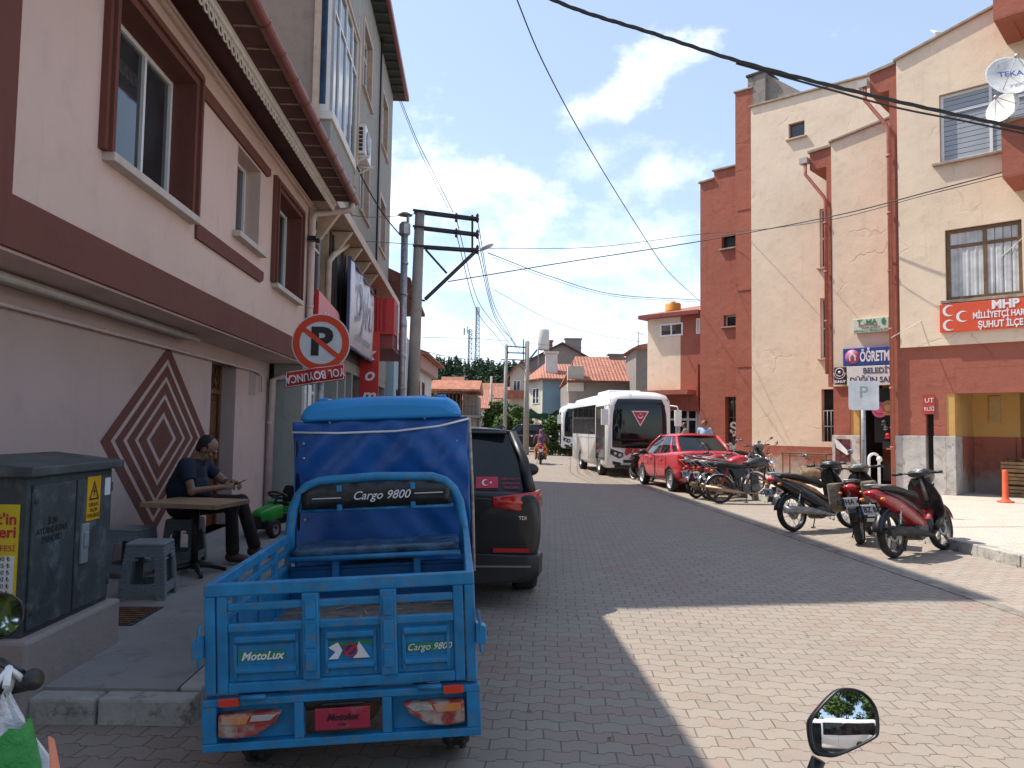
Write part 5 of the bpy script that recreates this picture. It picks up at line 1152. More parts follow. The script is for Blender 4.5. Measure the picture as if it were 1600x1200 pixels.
def cabin(par,base,top,zb,zt,paint,pill=.07,crown=.05,side_posts=(),roofover=.02,black=True):
    """base/top: (half width front, y front, half width rear, y rear)"""
    bf,yf,br,yr=base; tf,ytf,tr,ytr=top
    def P(u,v,s):   # u along 0 front..1 rear, v height 0..1, s side
        wb=bf+(br-bf)*u; wt=tf+(tr-tf)*u; yb=yf+(yr-yf)*u; yt=ytf+(ytr-ytf)*u
        bulge=.035*math.sin(PI*u)+.03*math.sin(PI*v)
        return Vector((s*(wb+(wt-wb)*v+bulge),yb+(yt-yb)*v,zb+(zt-zb)*v))
    n=8; g=MB(); nv=4
    for s in (-1,1):
        vs=[P(i/n,j/nv,s) for i in range(n+1) for j in range(nv+1)]; g.add(vs,[(i*(nv+1)+j,(i+1)*(nv+1)+j,(i+1)*(nv+1)+j+1,i*(nv+1)+j+1) for i in range(n) for j in range(nv)],0,True)
    for u,sg in ((0,1),(1,-1)):
        vs=[]
        for i in range(n+1):
            for j in range(nv+1):
                a=P(u,j/nv,-1); b=P(u,j/nv,1); t=i/n; p=a.lerp(b,t); p.y+=sg*.10*math.sin(PI*t)*(1-.3*j/nv); vs.append(p)
        g.add(vs,[(i*(nv+1)+j,(i+1)*(nv+1)+j,(i+1)*(nv+1)+j+1,i*(nv+1)+j+1) for i in range(n) for j in range(nv)],0,True)
    g.build('window_glass',m_carglass,par)
    r=MB(); n2=10
    def Rp(i,j):
        u=i/n2; a=P(u,1,-1); b=P(u,1,1); t=j/n2; p=a.lerp(b,t); e=(.10*math.sin(PI*t))
        if i==0: p.y+=e
        if i==n2: p.y-=e
        f=math.sin(PI*t)**.5*math.sin(PI*min(max(u,.04),.96))**.35; p.z+=crown*f; return p
    r.add([Rp(i,j) for i in range(n2+1) for j in range(n2+1)],[(i*(n2+1)+j,(i+1)*(n2+1)+j,(i+1)*(n2+1)+j+1,i*(n2+1)+j+1) for i in range(n2) for j in range(n2)],0,True)
    r.build('roof',paint,par,solid=.035,fix=False)
    p=MB()
    for s in (-1,1):
        for u in (0,1): p.tube([P(u,0,s)-Vector((s*.01,0,.03)),P(u,.5,s)-Vector((s*.008,0,0)),P(u,1,s)],[pill*.75,pill*.6,pill*.5],8)
        p.tube([P(i/8,1,s)-Vector((s*.005,0,.0)) for i in range(9)],.028,8)
        for u,w in side_posts: p.bar(P(u,0,s)+Vector((s*.004,0,-.02)),P(u,1,s)+Vector((s*.004,0,0)),w,.03,up=(0,1,0)) if False else p.add([P(u-w,0,s)+Vector((s*.012,0,-.02)),P(u+w,0,s)+Vector((s*.012,0,-.02)),P(u+w*.7,.5,s)+Vector((s*.012,0,0)),P(u+w*.5,1,s)+Vector((s*.012,0,0)),P(u-w*.5,1,s)+Vector((s*.012,0,0)),P(u-w*.7,.5,s)+Vector((s*.012,0,0))],[(0,1,2,5),(5,2,3,4)],0)
    p.build('pillar',paint,par,fix=False)
    return P
def plate(par,c,txt,xd,zd,w=.5,h=.11,name='number_plate'):
    c=Vector(c); x=Vector(xd).normalized(); z=Vector(zd).normalized(); n=x.cross(z); mb=MB()
    vs=[c+x*(a*w/2)+z*(b*h/2)+n*k for k in (-.004,.004) for b in (-1,1) for a in (-1,1)]
    mb.add(vs,[(0,2,3,1),(4,5,7,6),(0,1,5,4),(2,6,7,3),(0,4,6,2),(1,3,7,5)],0); o=mb.build(name,m_swhite,par)
    if txt:
        mb=MB(); text(mb,txt,h*.8,c+n*.006+x*(w*.03),x,z,thick=.002,sx=.8,bold=.002); mb.build('lettering',m_black,o)
    mb=MB(); mb.add([c+x*(-w/2)+z*(-h/2)+n*.005,c+x*(-w*.42)+z*(-h/2)+n*.005,c+x*(-w*.42)+z*(h/2)+n*.005,c+x*(-w/2)+z*(h/2)+n*.005],[(0,1,2,3)]); mb.build('plate_band',simple('plate_blue',(.02,.06,.4),.4),o)
    return o
m_smallred=simple('sticker_red',(.50,.02,.05),.5)
# ---- black suv (seen from behind)
suv=thing('parked_suv','black suv parked nose away behind the blue tricycle, flag sticker on rear window','car',(-.72,9.0,0),R(2.9))
H=1.60
carbody(suv,[(-2.24,.42,.98,.70,.80,.74),(-2.22,.30,1.02,.78,.885,.80),(-2.05,.26,1.05,.80,.915,.845),(-1.3,.22,1.06,.82,.92,.86),(-.2,.22,1.05,.82,.92,.86),(.9,.22,1.05,.82,.92,.86),(1.35,.24,1.06,.80,.915,.84),(1.9,.26,.98,.78,.89,.78),(2.2,.32,.86,.70,.80,.68),(2.25,.42,.76,.6,.70,.60)],m_blacklac,(-1.35,1.33),.34)
P=cabin(suv,(.80,1.25,.80,-2.1),(.60,.45,.64,-1.78),1.03,1.55,m_blacklac,.09,.05,((.33,.02),(.66,.02)))
for y in (-1.35,1.33):
    for s in (-1,1): wheel(suv,(s*.80,y,.34),.34,.235,5,.66)
mb=MB(); mb.box(-.58,.58,-1.90,-1.66,1.54,1.565); mb.build('spoiler',m_blacklac,suv,bevel=.012)
for s in (-1,1):
    mb=MB(); 
    mb.loft([[Vector((s*x,y,z)) for x,y,z in [(a,b-.05 if b<-1.95 else b,c) for a,b,c in q]] for q in ([(.45,-2.215,.985),(.45,-2.215,.90),(.45,-2.18,.90),(.45,-2.18,.985)],[(.66,-2.195,1.01),(.66,-2.205,.865),(.66,-2.12,.865),(.66,-2.12,1.01)],[(.84,-2.12,1.03),(.86,-2.12,.85),(.84,-2.02,.85),(.82,-2.02,1.03)],[(.905,-1.93,1.03),(.93,-1.90,.89),(.91,-1.75,.89),(.89,-1.75,1.03)])]); l=mb.build('taillight',m_redlens,suv,bevel=.008)
    mb=MB(); mb.loft([[Vector((s*x,y,z)) for x,y,z in [(a,b-.055,c) for a,b,c in q]] for q in ([(.52,-2.222,.945),(.52,-2.224,.92),(.52,-2.2,.92),(.52,-2.2,.945)],[(.83,-2.145,.96),(.84,-2.15,.925),(.83,-2.1,.925),(.82,-2.1,.96)])]); mb.build('lens_insert',simple('bright_red_lens',(.75,.05,.03),.15,coat=.5),l)
    mb=MB(); mb.box(s*.62-.16,s*.62+.16,-2.262,-2.24,.50,.535); mb.build('reflector',m_redlens,suv)
    mb=MB(); mb.box(s*.66-.1,s*.66+.12,-2.262,-2.235,.33,.36); mb.build('exhaust_trim',m_chrome,suv)
mb=MB(); mb.loft([ringcar(y,.22,.47,wb,wm,wm) for y,wb,wm in ((-2.27,.6,.74),(-2.255,.75,.87),(-2.0,.82,.925))]); mb.build('rear_bumper',m_black,suv,bevel=.01)
mb=MB(); mb.box(-.8,.8,-2.275,-2.24,.37,.385); mb.build('bumper_strip',simple('satin_grey',(.2,.2,.2),.4),suv)
plate(suv,(0,-2.262,.72),'03 TF 518',(1,0,0),(0,0,1))
mb=MB(); mb.box(-.12,.05,-2.3,-2.24,.86,.89); 
mb.lathe([(0,0),(.055,0),(.055,.01),(0,.012)],(0,-2.245,.90),(0,-1,0),20); mb.build('boot_badge',m_chrome,suv)
mb=MB(); text(mb,'TDI',.045,(.72,-2.252,.80),(1,0,0),(0,0,1),thick=.004,bold=.001); mb.build('badge_lettering',m_chrome,suv)
# flag sticker and wiper on rear glass: slanted plane through P(1,v)
def onrear(x,v):
    a=P(1,v,-1); b=P(1,v,1); t=(x-a.x)/(b.x-a.x); p=a.lerp(b,t); p.y-=.10*math.sin(PI*t)*(1-.3*v)+.012; return p
zdir=(onrear(.55,.3)-onrear(.55,.1)).normalized(); xd_=(onrear(.68,.12)-onrear(.35,.12)).normalized()
mb=MB(); mb.add([onrear(.30,.05),onrear(.50,.05),onrear(.50,.24),onrear(.30,.24)],[(0,1,2,3)]); st=mb.build('flag_sticker',m_smallred,suv)
mb=MB(); c0=onrear(.385,.145)-Vector((0,.004,0)); crescent(mb,(0,0),.032,lambda a,b:c0+xd_*a+zdir*b); 
sc=c0+xd_*.05; mb.add([sc+xd_*(.014*math.cos(a)*(1 if i%2 else .45))+zdir*(.014*math.sin(a)*(1 if i%2 else .45)) for i,a in enumerate([2*PI*k/10 for k in range(10)])],[tuple(range(10))]); mb.build('crescent_star',m_swhite,st)
mb=MB()
for i,w_ in enumerate((.20,.18,.19)): q=onrear(.53,.20-.07*i); text(mb,('BİR MİLLET','UYANIYOR','YENİDEN')[i],.034,q+xd_*.09-Vector((0,.003,0)),xd_,zdir,thick=.001)
mb.build('sticker_lettering',m_smallred,suv)
mb=MB(); mb.tube([onrear(0,.0)-Vector((0,.01,0)),onrear(-.35,.12)-Vector((0,.01,0)),onrear(-.5,.2)-Vector((0,.01,0))],.01,6); mb.build('wiper',m_black,suv)
for s in (-1,1):
    mb=MB(); mb.ball((s*1.02,.95,1.06),(.12,.06,.085)); mb.bar((s*.86,.98,1.0),(s*1.0,.96,1.03),.04,.04); mb.build('wing_mirror',m_black,suv)
    mb=MB(); mb.tube([P(.04,1,s)*1+Vector((-s*.06,-.2,.05)),P(.5,1,s)+Vector((-s*.06,0,.08)),P(.96,1,s)+Vector((-s*.06,.1,.05))],.014,6); mb.build('roof_rail',m_steel,suv)
mb=MB(); mb.prism([(-1.5,1.6),(-1.32,1.6),(-1.5,1.67)],-.015,.015,'x'); mb.build('aerial_fin',m_black,suv)
# interior glimpse: headrests
mb=MB(); 
for x in (-.38,.38): mb.ball((x,-.7,1.22),(.13,.06,.10))
mb.build('headrest',m_black,suv)
# ---- red sedan
sed=thing('parked_sedan','red saloon car parked nose away beside the motorcycles','car',(4.86,21.3,0),R(6.5))
carbody(sed,[(-2.08,.50,.98,.60,.70,.60),(-2.06,.34,1.05,.72,.79,.68),(-1.9,.26,1.09,.76,.83,.70),(-1.3,.2,1.06,.78,.85,.76),(-.4,.2,.98,.78,.85,.79),(.7,.2,.95,.78,.85,.79),(1.1,.22,.95,.77,.84,.75),(1.7,.24,.87,.74,.82,.69),(2.05,.3,.77,.67,.75,.60),(2.14,.42,.67,.54,.61,.5)],m_redlac,(-1.27,1.28),.30)
P2=cabin(sed,(.75,1.2,.70,-1.78),(.55,.30,.56,-1.02),.95,1.45,m_redlac,.09,.07,((.47,.018),(.80,.045)))
for y in (-1.27,1.28):
    for s in (-1,1): wheel(sed,(s*.755,y,.30),.30,.19,9,.68)
for s in (-1,1):
    mb=MB(); mb.loft([[Vector((s*x,y,z)) for x,y,z in q] for q in ([(.55,-2.12,1.0),(.57,-2.12,.76),(.57,-2.0,.76),(.55,-2.0,1.0)],[(.73,-2.09,1.03),(.76,-2.09,.74),(.74,-1.95,.74),(.72,-1.95,1.03)],[(.83,-1.93,1.0),(.85,-1.93,.80),(.84,-1.85,.80),(.82,-1.85,1.0)])]); l=mb.build('taillight',m_redlens,sed,bevel=.006)
    mb=MB(); mb.ball((s*.67,-2.10,.88),(.06,.035,.075)); mb.build('lens_insert',m_clearlens,l)
    mb=MB(); mb.ball((s*.96,.75,.98),(.11,.07,.075)); mb.bar((s*.8,.78,.93),(s*.92,.76,.96),.04,.04); mb.build('wing_mirror',m_black,sed)
    for y in (-.55,.35): mb=MB(); mb.box(s*.86-.015,s*.86+.02,y-.09,y+.09,.80,.83); mb.build('door_handle',m_redlac,sed,bevel=.006)
    for y0_,y1_ in ((-.98,-.03),(-.0,1.02)):
        mb=MB(); 
        q=[(y0_,.32),(y1_,.32),(y1_,.90),(y0_,.90)]
        for i in range(4): a,b=q[i],q[(i+1)%4]; mb.bar((s*.859,a[0],a[1]),(s*.859,b[0],b[1]),.008,.008)
        mb.build('door_seam',m_black,sed)
mb=MB(); mb.box(-.45,.45,-2.10,-2.05,.74,.92); mb.build('boot_recess',m_redlac,sed,bevel=.01)
plate(sed,(0,-2.115,.62),'03 EF 204',(1,0,0),(0,0,1))
mb=MB(); mb.box(-.66,.66,-2.11,-2.02,.30,.42); mb.build('rear_bumper',m_black,sed,bevel=.02)
# ---- buses
def bus(label,loc,rz,txt=True):
    b=thing('minibus',label,'minibus',loc,rz); Wd,L_=1.12,7.6; y1=0.0
    # front at y=0 looking along +y (nose), body runs to y=-7.6
    def sec(y,w,zb,zt,r):
        pts=[(0,zb),(w*.9,zb),(w,zb+.12),(w,zt-.55),(w*.97,zt-.25),(w*.86,zt-.07),(w*.6,zt),(0,zt+.03)]
        return [Vector((x,y,z)) for x,z in pts]+[Vector((-x,y,z)) for x,z in pts[-2:0:-1]]
    mb=MB(); mb.loft([sec(.03,.96,.50,2.5,.1),sec(.0,1.04,.40,2.70,.1),sec(-.15,1.10,.34,2.84,.1),sec(-.6,1.12,.30,2.9,.1),sec(-4,1.12,.30,2.92,.1),sec(-7.3,1.12,.32,2.9,.1),sec(-7.6,1.05,.45,2.75,.1)])
    o=mb.build('body',m_whitelac,b); bpy.context.view_layer.update(); cs=[]
    for y in (-1.45,-5.4):
        for s in (-1,1):
            c=MB(); c.lathe([(0,-.22),(.46,-.22),(.46,.22),(0,.22)],(s*1.1,y,.42),(1,0,0),26); k=c.build('cutter',m_black); k.parent=b; cs.append(k)
    cut(o,cs)
    for y in (-1.45,-5.4):
        for s in (-1,1): wheel(b,(s*.98,y,.40),.40,.25,8,.55)
    # windscreen: curved sheet hugging the nose
    mb=MB(); n=14; vs=[]
    for i in range(n+1):
        t=-1+2*i/n; x=t*1.02
        for z,q in ((1.02,0),(1.3,0),(1.7,.0),(2.1,-.005),(2.42,-.02),(2.62,-.06)):
            y=.075-.09*abs(t)**6+q; vs.append((x*(1.0 if z<2.3 else .97),y,z+.03*(1-t*t)*(-1 if z<1.1 else 1)))
    mb.add(vs,[(i*6+j,(i+1)*6+j,(i+1)*6+j+1,i*6+j+1) for i in range(n) for j in range(5)],0,True); mb.build('windscreen',m_carglass,b,fix=False,solid=.02)
    for s in (-1,1):
        mb=MB(); mb.box(s*1.118-.012,s*1.118+.012,-7.2,-2.05,1.42,2.50); mb.box(s*1.118-.012,s*1.118+.012,-1.95,-.30,1.15,2.42) if s<0 else mb.box(s*1.118-.012,s*1.118+.012,-1.9,-.35,.55,2.42); w_=mb.build('side_window',m_carglass,b,bevel=.03)
        mb=MB()
        for y in (-3.3,-4.6,-5.9): mb.box(s*1.126-.01,s*1.126+.01,y-.02,y+.02,1.42,2.50)
        mb.build('window_post',m_black,w_)
        mb=MB(); mb.box(s*1.118-.012,s*1.118+.012,-7.3,-2.1,1.30,1.32); mb.box(s*1.118-.01,s*1.118+.01,-6.9,-6.88,.4,1.5); mb.box(s*1.118-.01,s*1.118+.01,-3.4,-3.38,.4,1.5); mb.build('panel_seam',simple('seam_grey',(.3,.3,.3),.5),b)
        mb=MB(); mb.prism([(s*.98,.98),(s*.55,.84),(s*.52,.68),(s*.70,.62),(s*1.0,.78)],-.06,.03,'y'); hl=mb.build('headlight',m_black,b,bevel=.01)
        mb=MB(); 
        for x in (.66,.82): mb.ball((s*x,.02,.76+(x-.66)*.3),(.06,.03,.055))
        mb.build('lamp',m_clearlens,hl)
        mb=MB(); mb.prism([(s*.92,.56),(s*.62,.50),(s*.66,.40),(s*.9,.44)],-.03,.04,'y'); mb.build('fog_light',m_black,b,bevel=.01)
        mb=MB(); mb.tube([(s*1.0,-.1,2.45),(s*1.22,.25,2.40),(s*1.24,.27,2.3)],.025,6); mb.box(s*1.24-.11,s*1.24+.11,.2,.32,1.75,2.28); mb.build('door_mirror',m_whitelac if s>0 else m_whitelac,b,bevel=.03)
    mb=MB(); mb.box(-.55,.55,.035,.06,.5,.6); mb.box(-.85,.85,.03,.07,.34,.42); mb.build('grille',m_black,b)
    mb=MB(); mb.loft([sec(y,w,2.9,2.99,.1)[:] for y,w in ((-2.2,.6),(-2.4,.62),(-4.2,.62),(-4.4,.6))]) if False else mb.box(-.62,.62,-4.3,-2.3,2.92,3.05); mb.build('roof_unit',m_whitelac,b,bevel=.06)
    fx=-1
    if txt:
        mb=MB(); xd=(-1,0,0); text(mb,'ŞUHUT',.22,(.06,.085,.88),xd,(0,0,1),thick=.06,sx=1.25,italic=.25,bold=.012); text(mb,'BELEDİYESİ',.09,(.1,.055,.66),xd,(0,0,1),thick=.05); mb.build('lettering',simple('bus_red',(.55,.02,.02),.4),b)
        for cx_,cz_,r_ in ((0,1.13,.11),(.86,.98,.10)):
            mb=MB(); mb.lathe([(0,0),(r_,0),(r_,.02),(0,.02)],(cx_,.055-(.08 if cx_ else 0),cz_),(0,1,0),20); e=mb.build('round_emblem',m_swhite,b)
            mb=MB(); mb.lathe([(r_*.55,.0),(r_*.85,.0),(r_*.85,.006),(r_*.55,.006)],(cx_,.077-(.08 if cx_ else 0),cz_),(0,1,0),16,close=True); mb.ball((cx_,.078-(.08 if cx_ else 0),cz_),(r_*.35,.006,r_*.35)); mb.build('emblem_ring',simple('emblem_grey',(.25,.12,.12),.5),e)
        mb=MB(); mb.prism([(.30,2.24),(-.30,2.24),(0,1.72)],.115,.12,'y'); pn=mb.build('pennant',m_swhite,b)
        mb=MB(); mb.prism([(.24,2.20),(-.24,2.20),(0,1.79)],.121,.124,'y'); mb.build('pennant_field',m_smallred,pn)
        mb=MB(); crescent(mb,(0,2.07),.085,lambda a,c:Vector((-a,.128,c)),ang=PI/2); mb.ball((0,.128,2.14),(.025,.004,.025)); mb.build('pennant_crescent',m_swhite,pn)
    mb=MB(); mb.tube([(-.55,.12,1.12),(-.1,.125,1.2),(.35,.12,1.16)],.012,5); mb.build('wiper',m_black,b)
    return b
bus('white municipal minibus with red lettering and red pennant behind its windscreen',(4.30,25.4,0),R(180+4.2))
bus('second white minibus mostly hidden behind the lettered one',(4.05,44.5,.15),R(178.3),txt=False)
# ---- far black minivan
van=thing('minivan','black minivan crossing the junction ahead of the scooter rider','minivan',(at(824,700,52).x+.1,52,.12),R(72))
carbody(van,[(-2.1,.4,.95,.7,.78,.72),(-2.0,.25,1.05,.78,.88,.80),(-1.0,.22,1.08,.80,.9,.84),(.7,.22,1.05,.80,.9,.84),(1.2,.24,1.02,.78,.88,.80),(1.8,.26,.90,.74,.84,.70),(2.1,.38,.72,.6,.7,.58)],m_blacklac,(-1.3,1.35),.32)
cabin(van,(.78,1.35,.76,-1.98),(.60,.55,.64,-1.85),1.03,1.72,m_blacklac,.08,.06,((.28,.02),(.62,.03)))
for y in (-1.3,1.35):
    for s in (-1,1): wheel(van,(s*.79,y,.32),.32,.2,6,.64)
for s in (-1,1):
    mb=MB(); mb.ball((s*.62,1.93,.72),(.14,.12,.09)); mb.build('headlight',m_clearlens,van)
    mb=MB(); mb.ball((s*.98,.95,1.08),(.11,.07,.09)); mb.build('wing_mirror',m_steel,van)

# ---- blue cargo tricycle
tr=thing('cargo_tricycle','blue cargo tricycle with open slatted bed and blue tarpaulin cab seen from behind','cargo tricycle',(-.68,3.32,-.02),0,rot=(0,-.050,R(4.2)))
bw=.575; zt=.965
def bx(name,boxes,mat=m_bluepaint,par=None,bev=.006):
    mb=MB()
    for q in boxes: mb.box(*q)
    return mb.build(name,mat,par or tr,bevel=bev)
gate=bx('tailgate',[(-bw,bw,-.02,.02,zt-.055,zt),(-bw+.0,-bw+.045,-.018,.018,.50,zt-.055),(bw-.045,bw,-.018,.018,.50,zt-.055),(-bw+.05,-bw+.095,-.014,.014,.50,zt-.055),(bw-.095,bw-.05,-.014,.014,.50,zt-.055),
  (-bw+.095,bw-.095,-.013,.013,.845,.878),(-bw+.095,bw-.095,-.013,.013,.755,.79),(-bw+.095,bw-.095,-.013,.013,.50,.545),
  (-.165,-.095,-.026,.015,.545,zt-.055),(.165,.235,-.026,.015,.545,zt-.055)])
mb=MB(); 
for a,b in ((-.48,-.165),(-.095,.165),(.235,.48)):
    mb.box(a,b,.004,.010,.545,.755)
    # pressed ledges
    mb.prism([(.004,.745),(-.022,.735),(-.022,.715),(.004,.695)],a+.03,b-.03,'x'); mb.prism([(.004,.615),(-.020,.60),(-.020,.585),(.004,.575)],a+.03,b-.03,'x')
    mb.box(a+.02,a+.035,-.006,.004,.56,.74); mb.box(b-.035,b-.02,-.006,.004,.56,.74)
mb.build('pressed_panel',m_bluepaint,gate,bevel=.004)
bx('upright_emboss',[(c-.022,c+.022,-.034,-.026,z0,z1) for c in (-.13,.20) for z0,z1 in ((.58,.66),(.68,.78),(.80,.88))],par=gate,bev=.003)
for s,xx_ in ((-1,-bw-.0),(1,bw)):
    mb=MB(); mb.tube([(xx_+s*.012,-.03,.80),(xx_+s*.02,-.035,.74),(xx_+s*.02,-.03,.62)],.008,6); mb.prism([(xx_+s*.0,.66),(xx_+s*.045,.66),(xx_+s*.045,.73),(xx_,.75)],-.04,.015,'y'); mb.build('latch',m_bluepaint,tr,bevel=.003)
# stickers
m_grn=simple('sticker_green',(.03,.22,.10),.5)
mb=MB(); 
for (x0,x1) in ((-.44,-.245),(.275,.465)): mb.box(x0,x1,-.0005,.0035,.632,.668)
mb.add([(-.055,.0,.69),(.13,.0,.69),(.13,.0,.676),(-.055,.0,.676)],[(0,1,2,3)]); st=mb.build('sticker_strip',m_grn,gate)
mb=MB(); text(mb,'MotoLux',.047,(-.34,-.004,.650),(1,0,0),(0,0,1),thick=.003,italic=.35,bold=.0012); text(mb,'Cargo 9800',.040,(.37,-.004,.650),(1,0,0),(0,0,1),thick=.003,italic=.35)
mb.prism([(-.06,.67),(-.02,.69),(.0,.655),(-.02,.62),(-.06,.62),(-.03,.65)],-.005,-.002,'y'); mb.prism([(.07,.69),(.115,.62),(.045,.62)],-.005,-.002,'y'); mb.build('sticker_lettering',m_swhite,gate)
mb=MB(); mb.tube([(.035+.026*math.cos(a),-.006,.655+.026*math.sin(a)) for a in [2*PI*i/14 for i in range(14)]],.005,5,close=True); mb.bar((.015,-.007,.64),(.058,-.007,.675),.012,.004,up=(0,1,0)); mb.build('sticker_emblem',m_smallred,gate)
# rear frame with lights
fr=bx('rear_frame',[(-bw-.01,bw+.01,-.03,.03,.455,.485),(-bw-.01,bw+.01,-.03,.02,.27,.305),(-bw-.01,-bw+.05,-.029,.03,.305,.455),(bw-.05,bw+.01,-.029,.03,.305,.455),(-.205,-.165,-.028,.02,.305,.455),(.165,.205,-.028,.02,.305,.455),(-bw+.05,-.205,.012,.02,.305,.455),(.205,bw-.05,.012,.02,.305,.455)])
for s in (-1,1):
    mb=MB(); q=[(s*.515,.425),(s*.515,.335),(s*.44,.325),(s*.36,.335),(s*.28,.385),(s*.255,.425)]; mb.prism(q,-.045,.012,'y'); l=mb.build('taillight',m_dirtred,tr,bevel=.008)
    mb=MB(); mb.prism([(s*.50,.420),(s*.50,.388),(s*.40,.385),(s*.38,.42)],-.052,-.046,'y'); mb.build('indicator_lens',m_dirtor,l,bevel=.003)
    mb=MB(); mb.prism([(s*.375,.42),(s*.385,.395),(s*.30,.395),(s*.27,.42)],-.052,-.046,'y'); mb.build('clear_lens',m_dirtclear,l,bevel=.003)
    mb=MB(); mb.box(s*.47-.042,s*.47+.042,-.045,-.03,.458,.492); mb.build('reflector',simple('orange_red_reflector',(.68,.05,.02),.3,coat=.4),tr,bevel=.003)
    mb=MB(); mb.tube([(s*.37-.05,-.038,.490),(s*.37+.05,-.038,.490)],.012,8); mb.build('hinge',m_bluepaint,tr)
mb=MB(); mb.box(-.115,.115,-.05,-.04,.34,.43); pl_=mb.build('dealer_plate',simple('plate_crimson',(.38,.02,.05),.45,dirt=(.3,.15,.15),dirtamt=.2),tr,bevel=.004)
mb=MB(); text(mb,'Motolux',.038,(0,-.052,.392),(1,0,0),(0,0,1),thick=.002,italic=.3,bold=.001); text(mb,'0 272',.014,(0,-.052,.362),(1,0,0),(0,0,1),thick=.002); mb.build('lettering',simple('plate_dark',(.03,.01,.02),.5),pl_)
bx('plate_bracket',[(-.16,.16,-.02,.0,.43,.452),(-.09,.09,-.035,-.0,.432,.446)],m_black)
# bed
BL=1.5
bx('bed_floor',[(-bw+.02,bw-.02,.03,BL,.505,.53)],simple('bed_floor_paint',(.08,.10,.12),.8,dirt=(.22,.17,.11),dirtamt=.8))
for s in (-1,1):
    x0,x1=(s*bw-.018,s*bw+.018)
    x0,x1=(bw-.035,bw) if s>0 else (-bw,-bw+.035)
    q=[(x0,x1,.02,BL,zt-.05,zt-.002),(x0,x1,.02,BL,.845,.875),(x0,x1,.02,BL,.755,.785),(x0,x1,.02,BL,.50,.54)]
    for y in (.0,.36,.74,1.12,BL-.04): q.append((x0+.002,x1-.002,y+.021,y+.07,.54,zt-.05))
    q.append(((x0+x1)/2-.004,(x0+x1)/2+.004,.05,BL,.54,.755))
    bx('side_panel',q)
q=[(-bw+.036,bw-.036,BL-.03,BL,.54,.74),(-bw+.036,bw-.036,BL-.035,BL+.005,.74,.765)]
bx('front_panel',q,simple('dark_blue_shade_paint',(.008,.10,.26),.5))
mb=MB(); rnd=random.Random(8)
for i in range(40): 
    x=rnd.uniform(-.4,.5); y=rnd.uniform(.6,1.4); a=rnd.uniform(0,6.28); mb.bar((x,y,.545),(x+.12*math.cos(a),y+.12*math.sin(a),.55),.006,.006)
tag(mb.build('straw',simple('dry_straw',(.35,.28,.15),.9),tr),kind='stuff')
# seat back arch
mb=MB(); zr=.93; pts=[(-bw+.03,BL+.02,.80),(-bw+.03,BL+.03,.98),(-bw+.05,BL+.04,1.12),(-bw+.085,BL+.05,1.20),(-bw+.14,BL+.05,1.255),(-bw+.22,BL+.05,1.285),(0,BL+.05,1.30)]
full=pts+[(-x,y,z) for x,y,z in pts[-2::-1]]
mb.tube(full,.031,10); mb.tube([(-bw+.09,BL+.04,1.10),(bw-.09,BL+.04,1.10)],.012,8); mb.build('backrest_arch',m_bluepaint,tr)
m_vinyl=simple('black_vinyl',(.018,.018,.02),.32,var=.3,scale=8,bmp=.6,bscale=7)
mb=MB(); n=20; vs=[]
for i in range(n+1):
    x=-.47+.94*i/n; top=1.268-.06*(abs(x)/.47)**6
    for z in (1.112,1.16,1.20,top): vs.append((x,BL+.03+.010*math.sin(i*1.9+z*60),z))
mb.add(vs,[(i*4+j,(i+1)*4+j,(i+1)*4+j+1,i*4+j+1) for i in range(n) for j in range(3)],0,True); bp=mb.build('backrest_pad',m_vinyl,tr,solid=.02)
mb=MB(); text(mb,'Cargo 9800',.075,(0.03,BL+.0,1.185),(1,0,0),(0,0,1),thick=.003,italic=.35,bold=.0005); mb.box(-.40,-.22,BL+.005,BL+.008,1.175,1.18); mb.box(.24,.42,BL+.005,BL+.008,1.185,1.19); mb.build('lettering',m_swhite,bp)
mb=MB()
for x in (-.23,.23):
    for z in (1.115,1.235): mb.box(x-.015,x+.015,BL-.01,BL+.03,z-.02,z+.02)
mb.build('backrest_clip',m_bluepaint,bp,bevel=.004)
mb=MB(); mb.loft([[Vector((x,y,z)) for x,y,z in r_] for r_ in [[(-.49,BL+a,.83),(.49,BL+a,.83),(.52,BL+a,.855),(.49,BL+a,.885),(-.49,BL+a,.885),(-.52,BL+a,.855)] for a in (-.09,-.06,.22,.28)]]); mb.build('seat_cushion',simple('seat_vinyl',(.05,.10,.16),.2,var=.6,scale=9,bmp=.8,bscale=9),tr,bevel=.02,seg=3)
mb=MB(); mb.tube([(-.52,BL-.1,.82),(.52,BL-.1,.82)],.018,8); mb.box(-.27,-.23,BL-.08,BL-.05,.70,.82);mb.box(.23,.27,BL-.08,BL-.05,.70,.82); mb.build('seat_rail',m_bluepaint,tr)
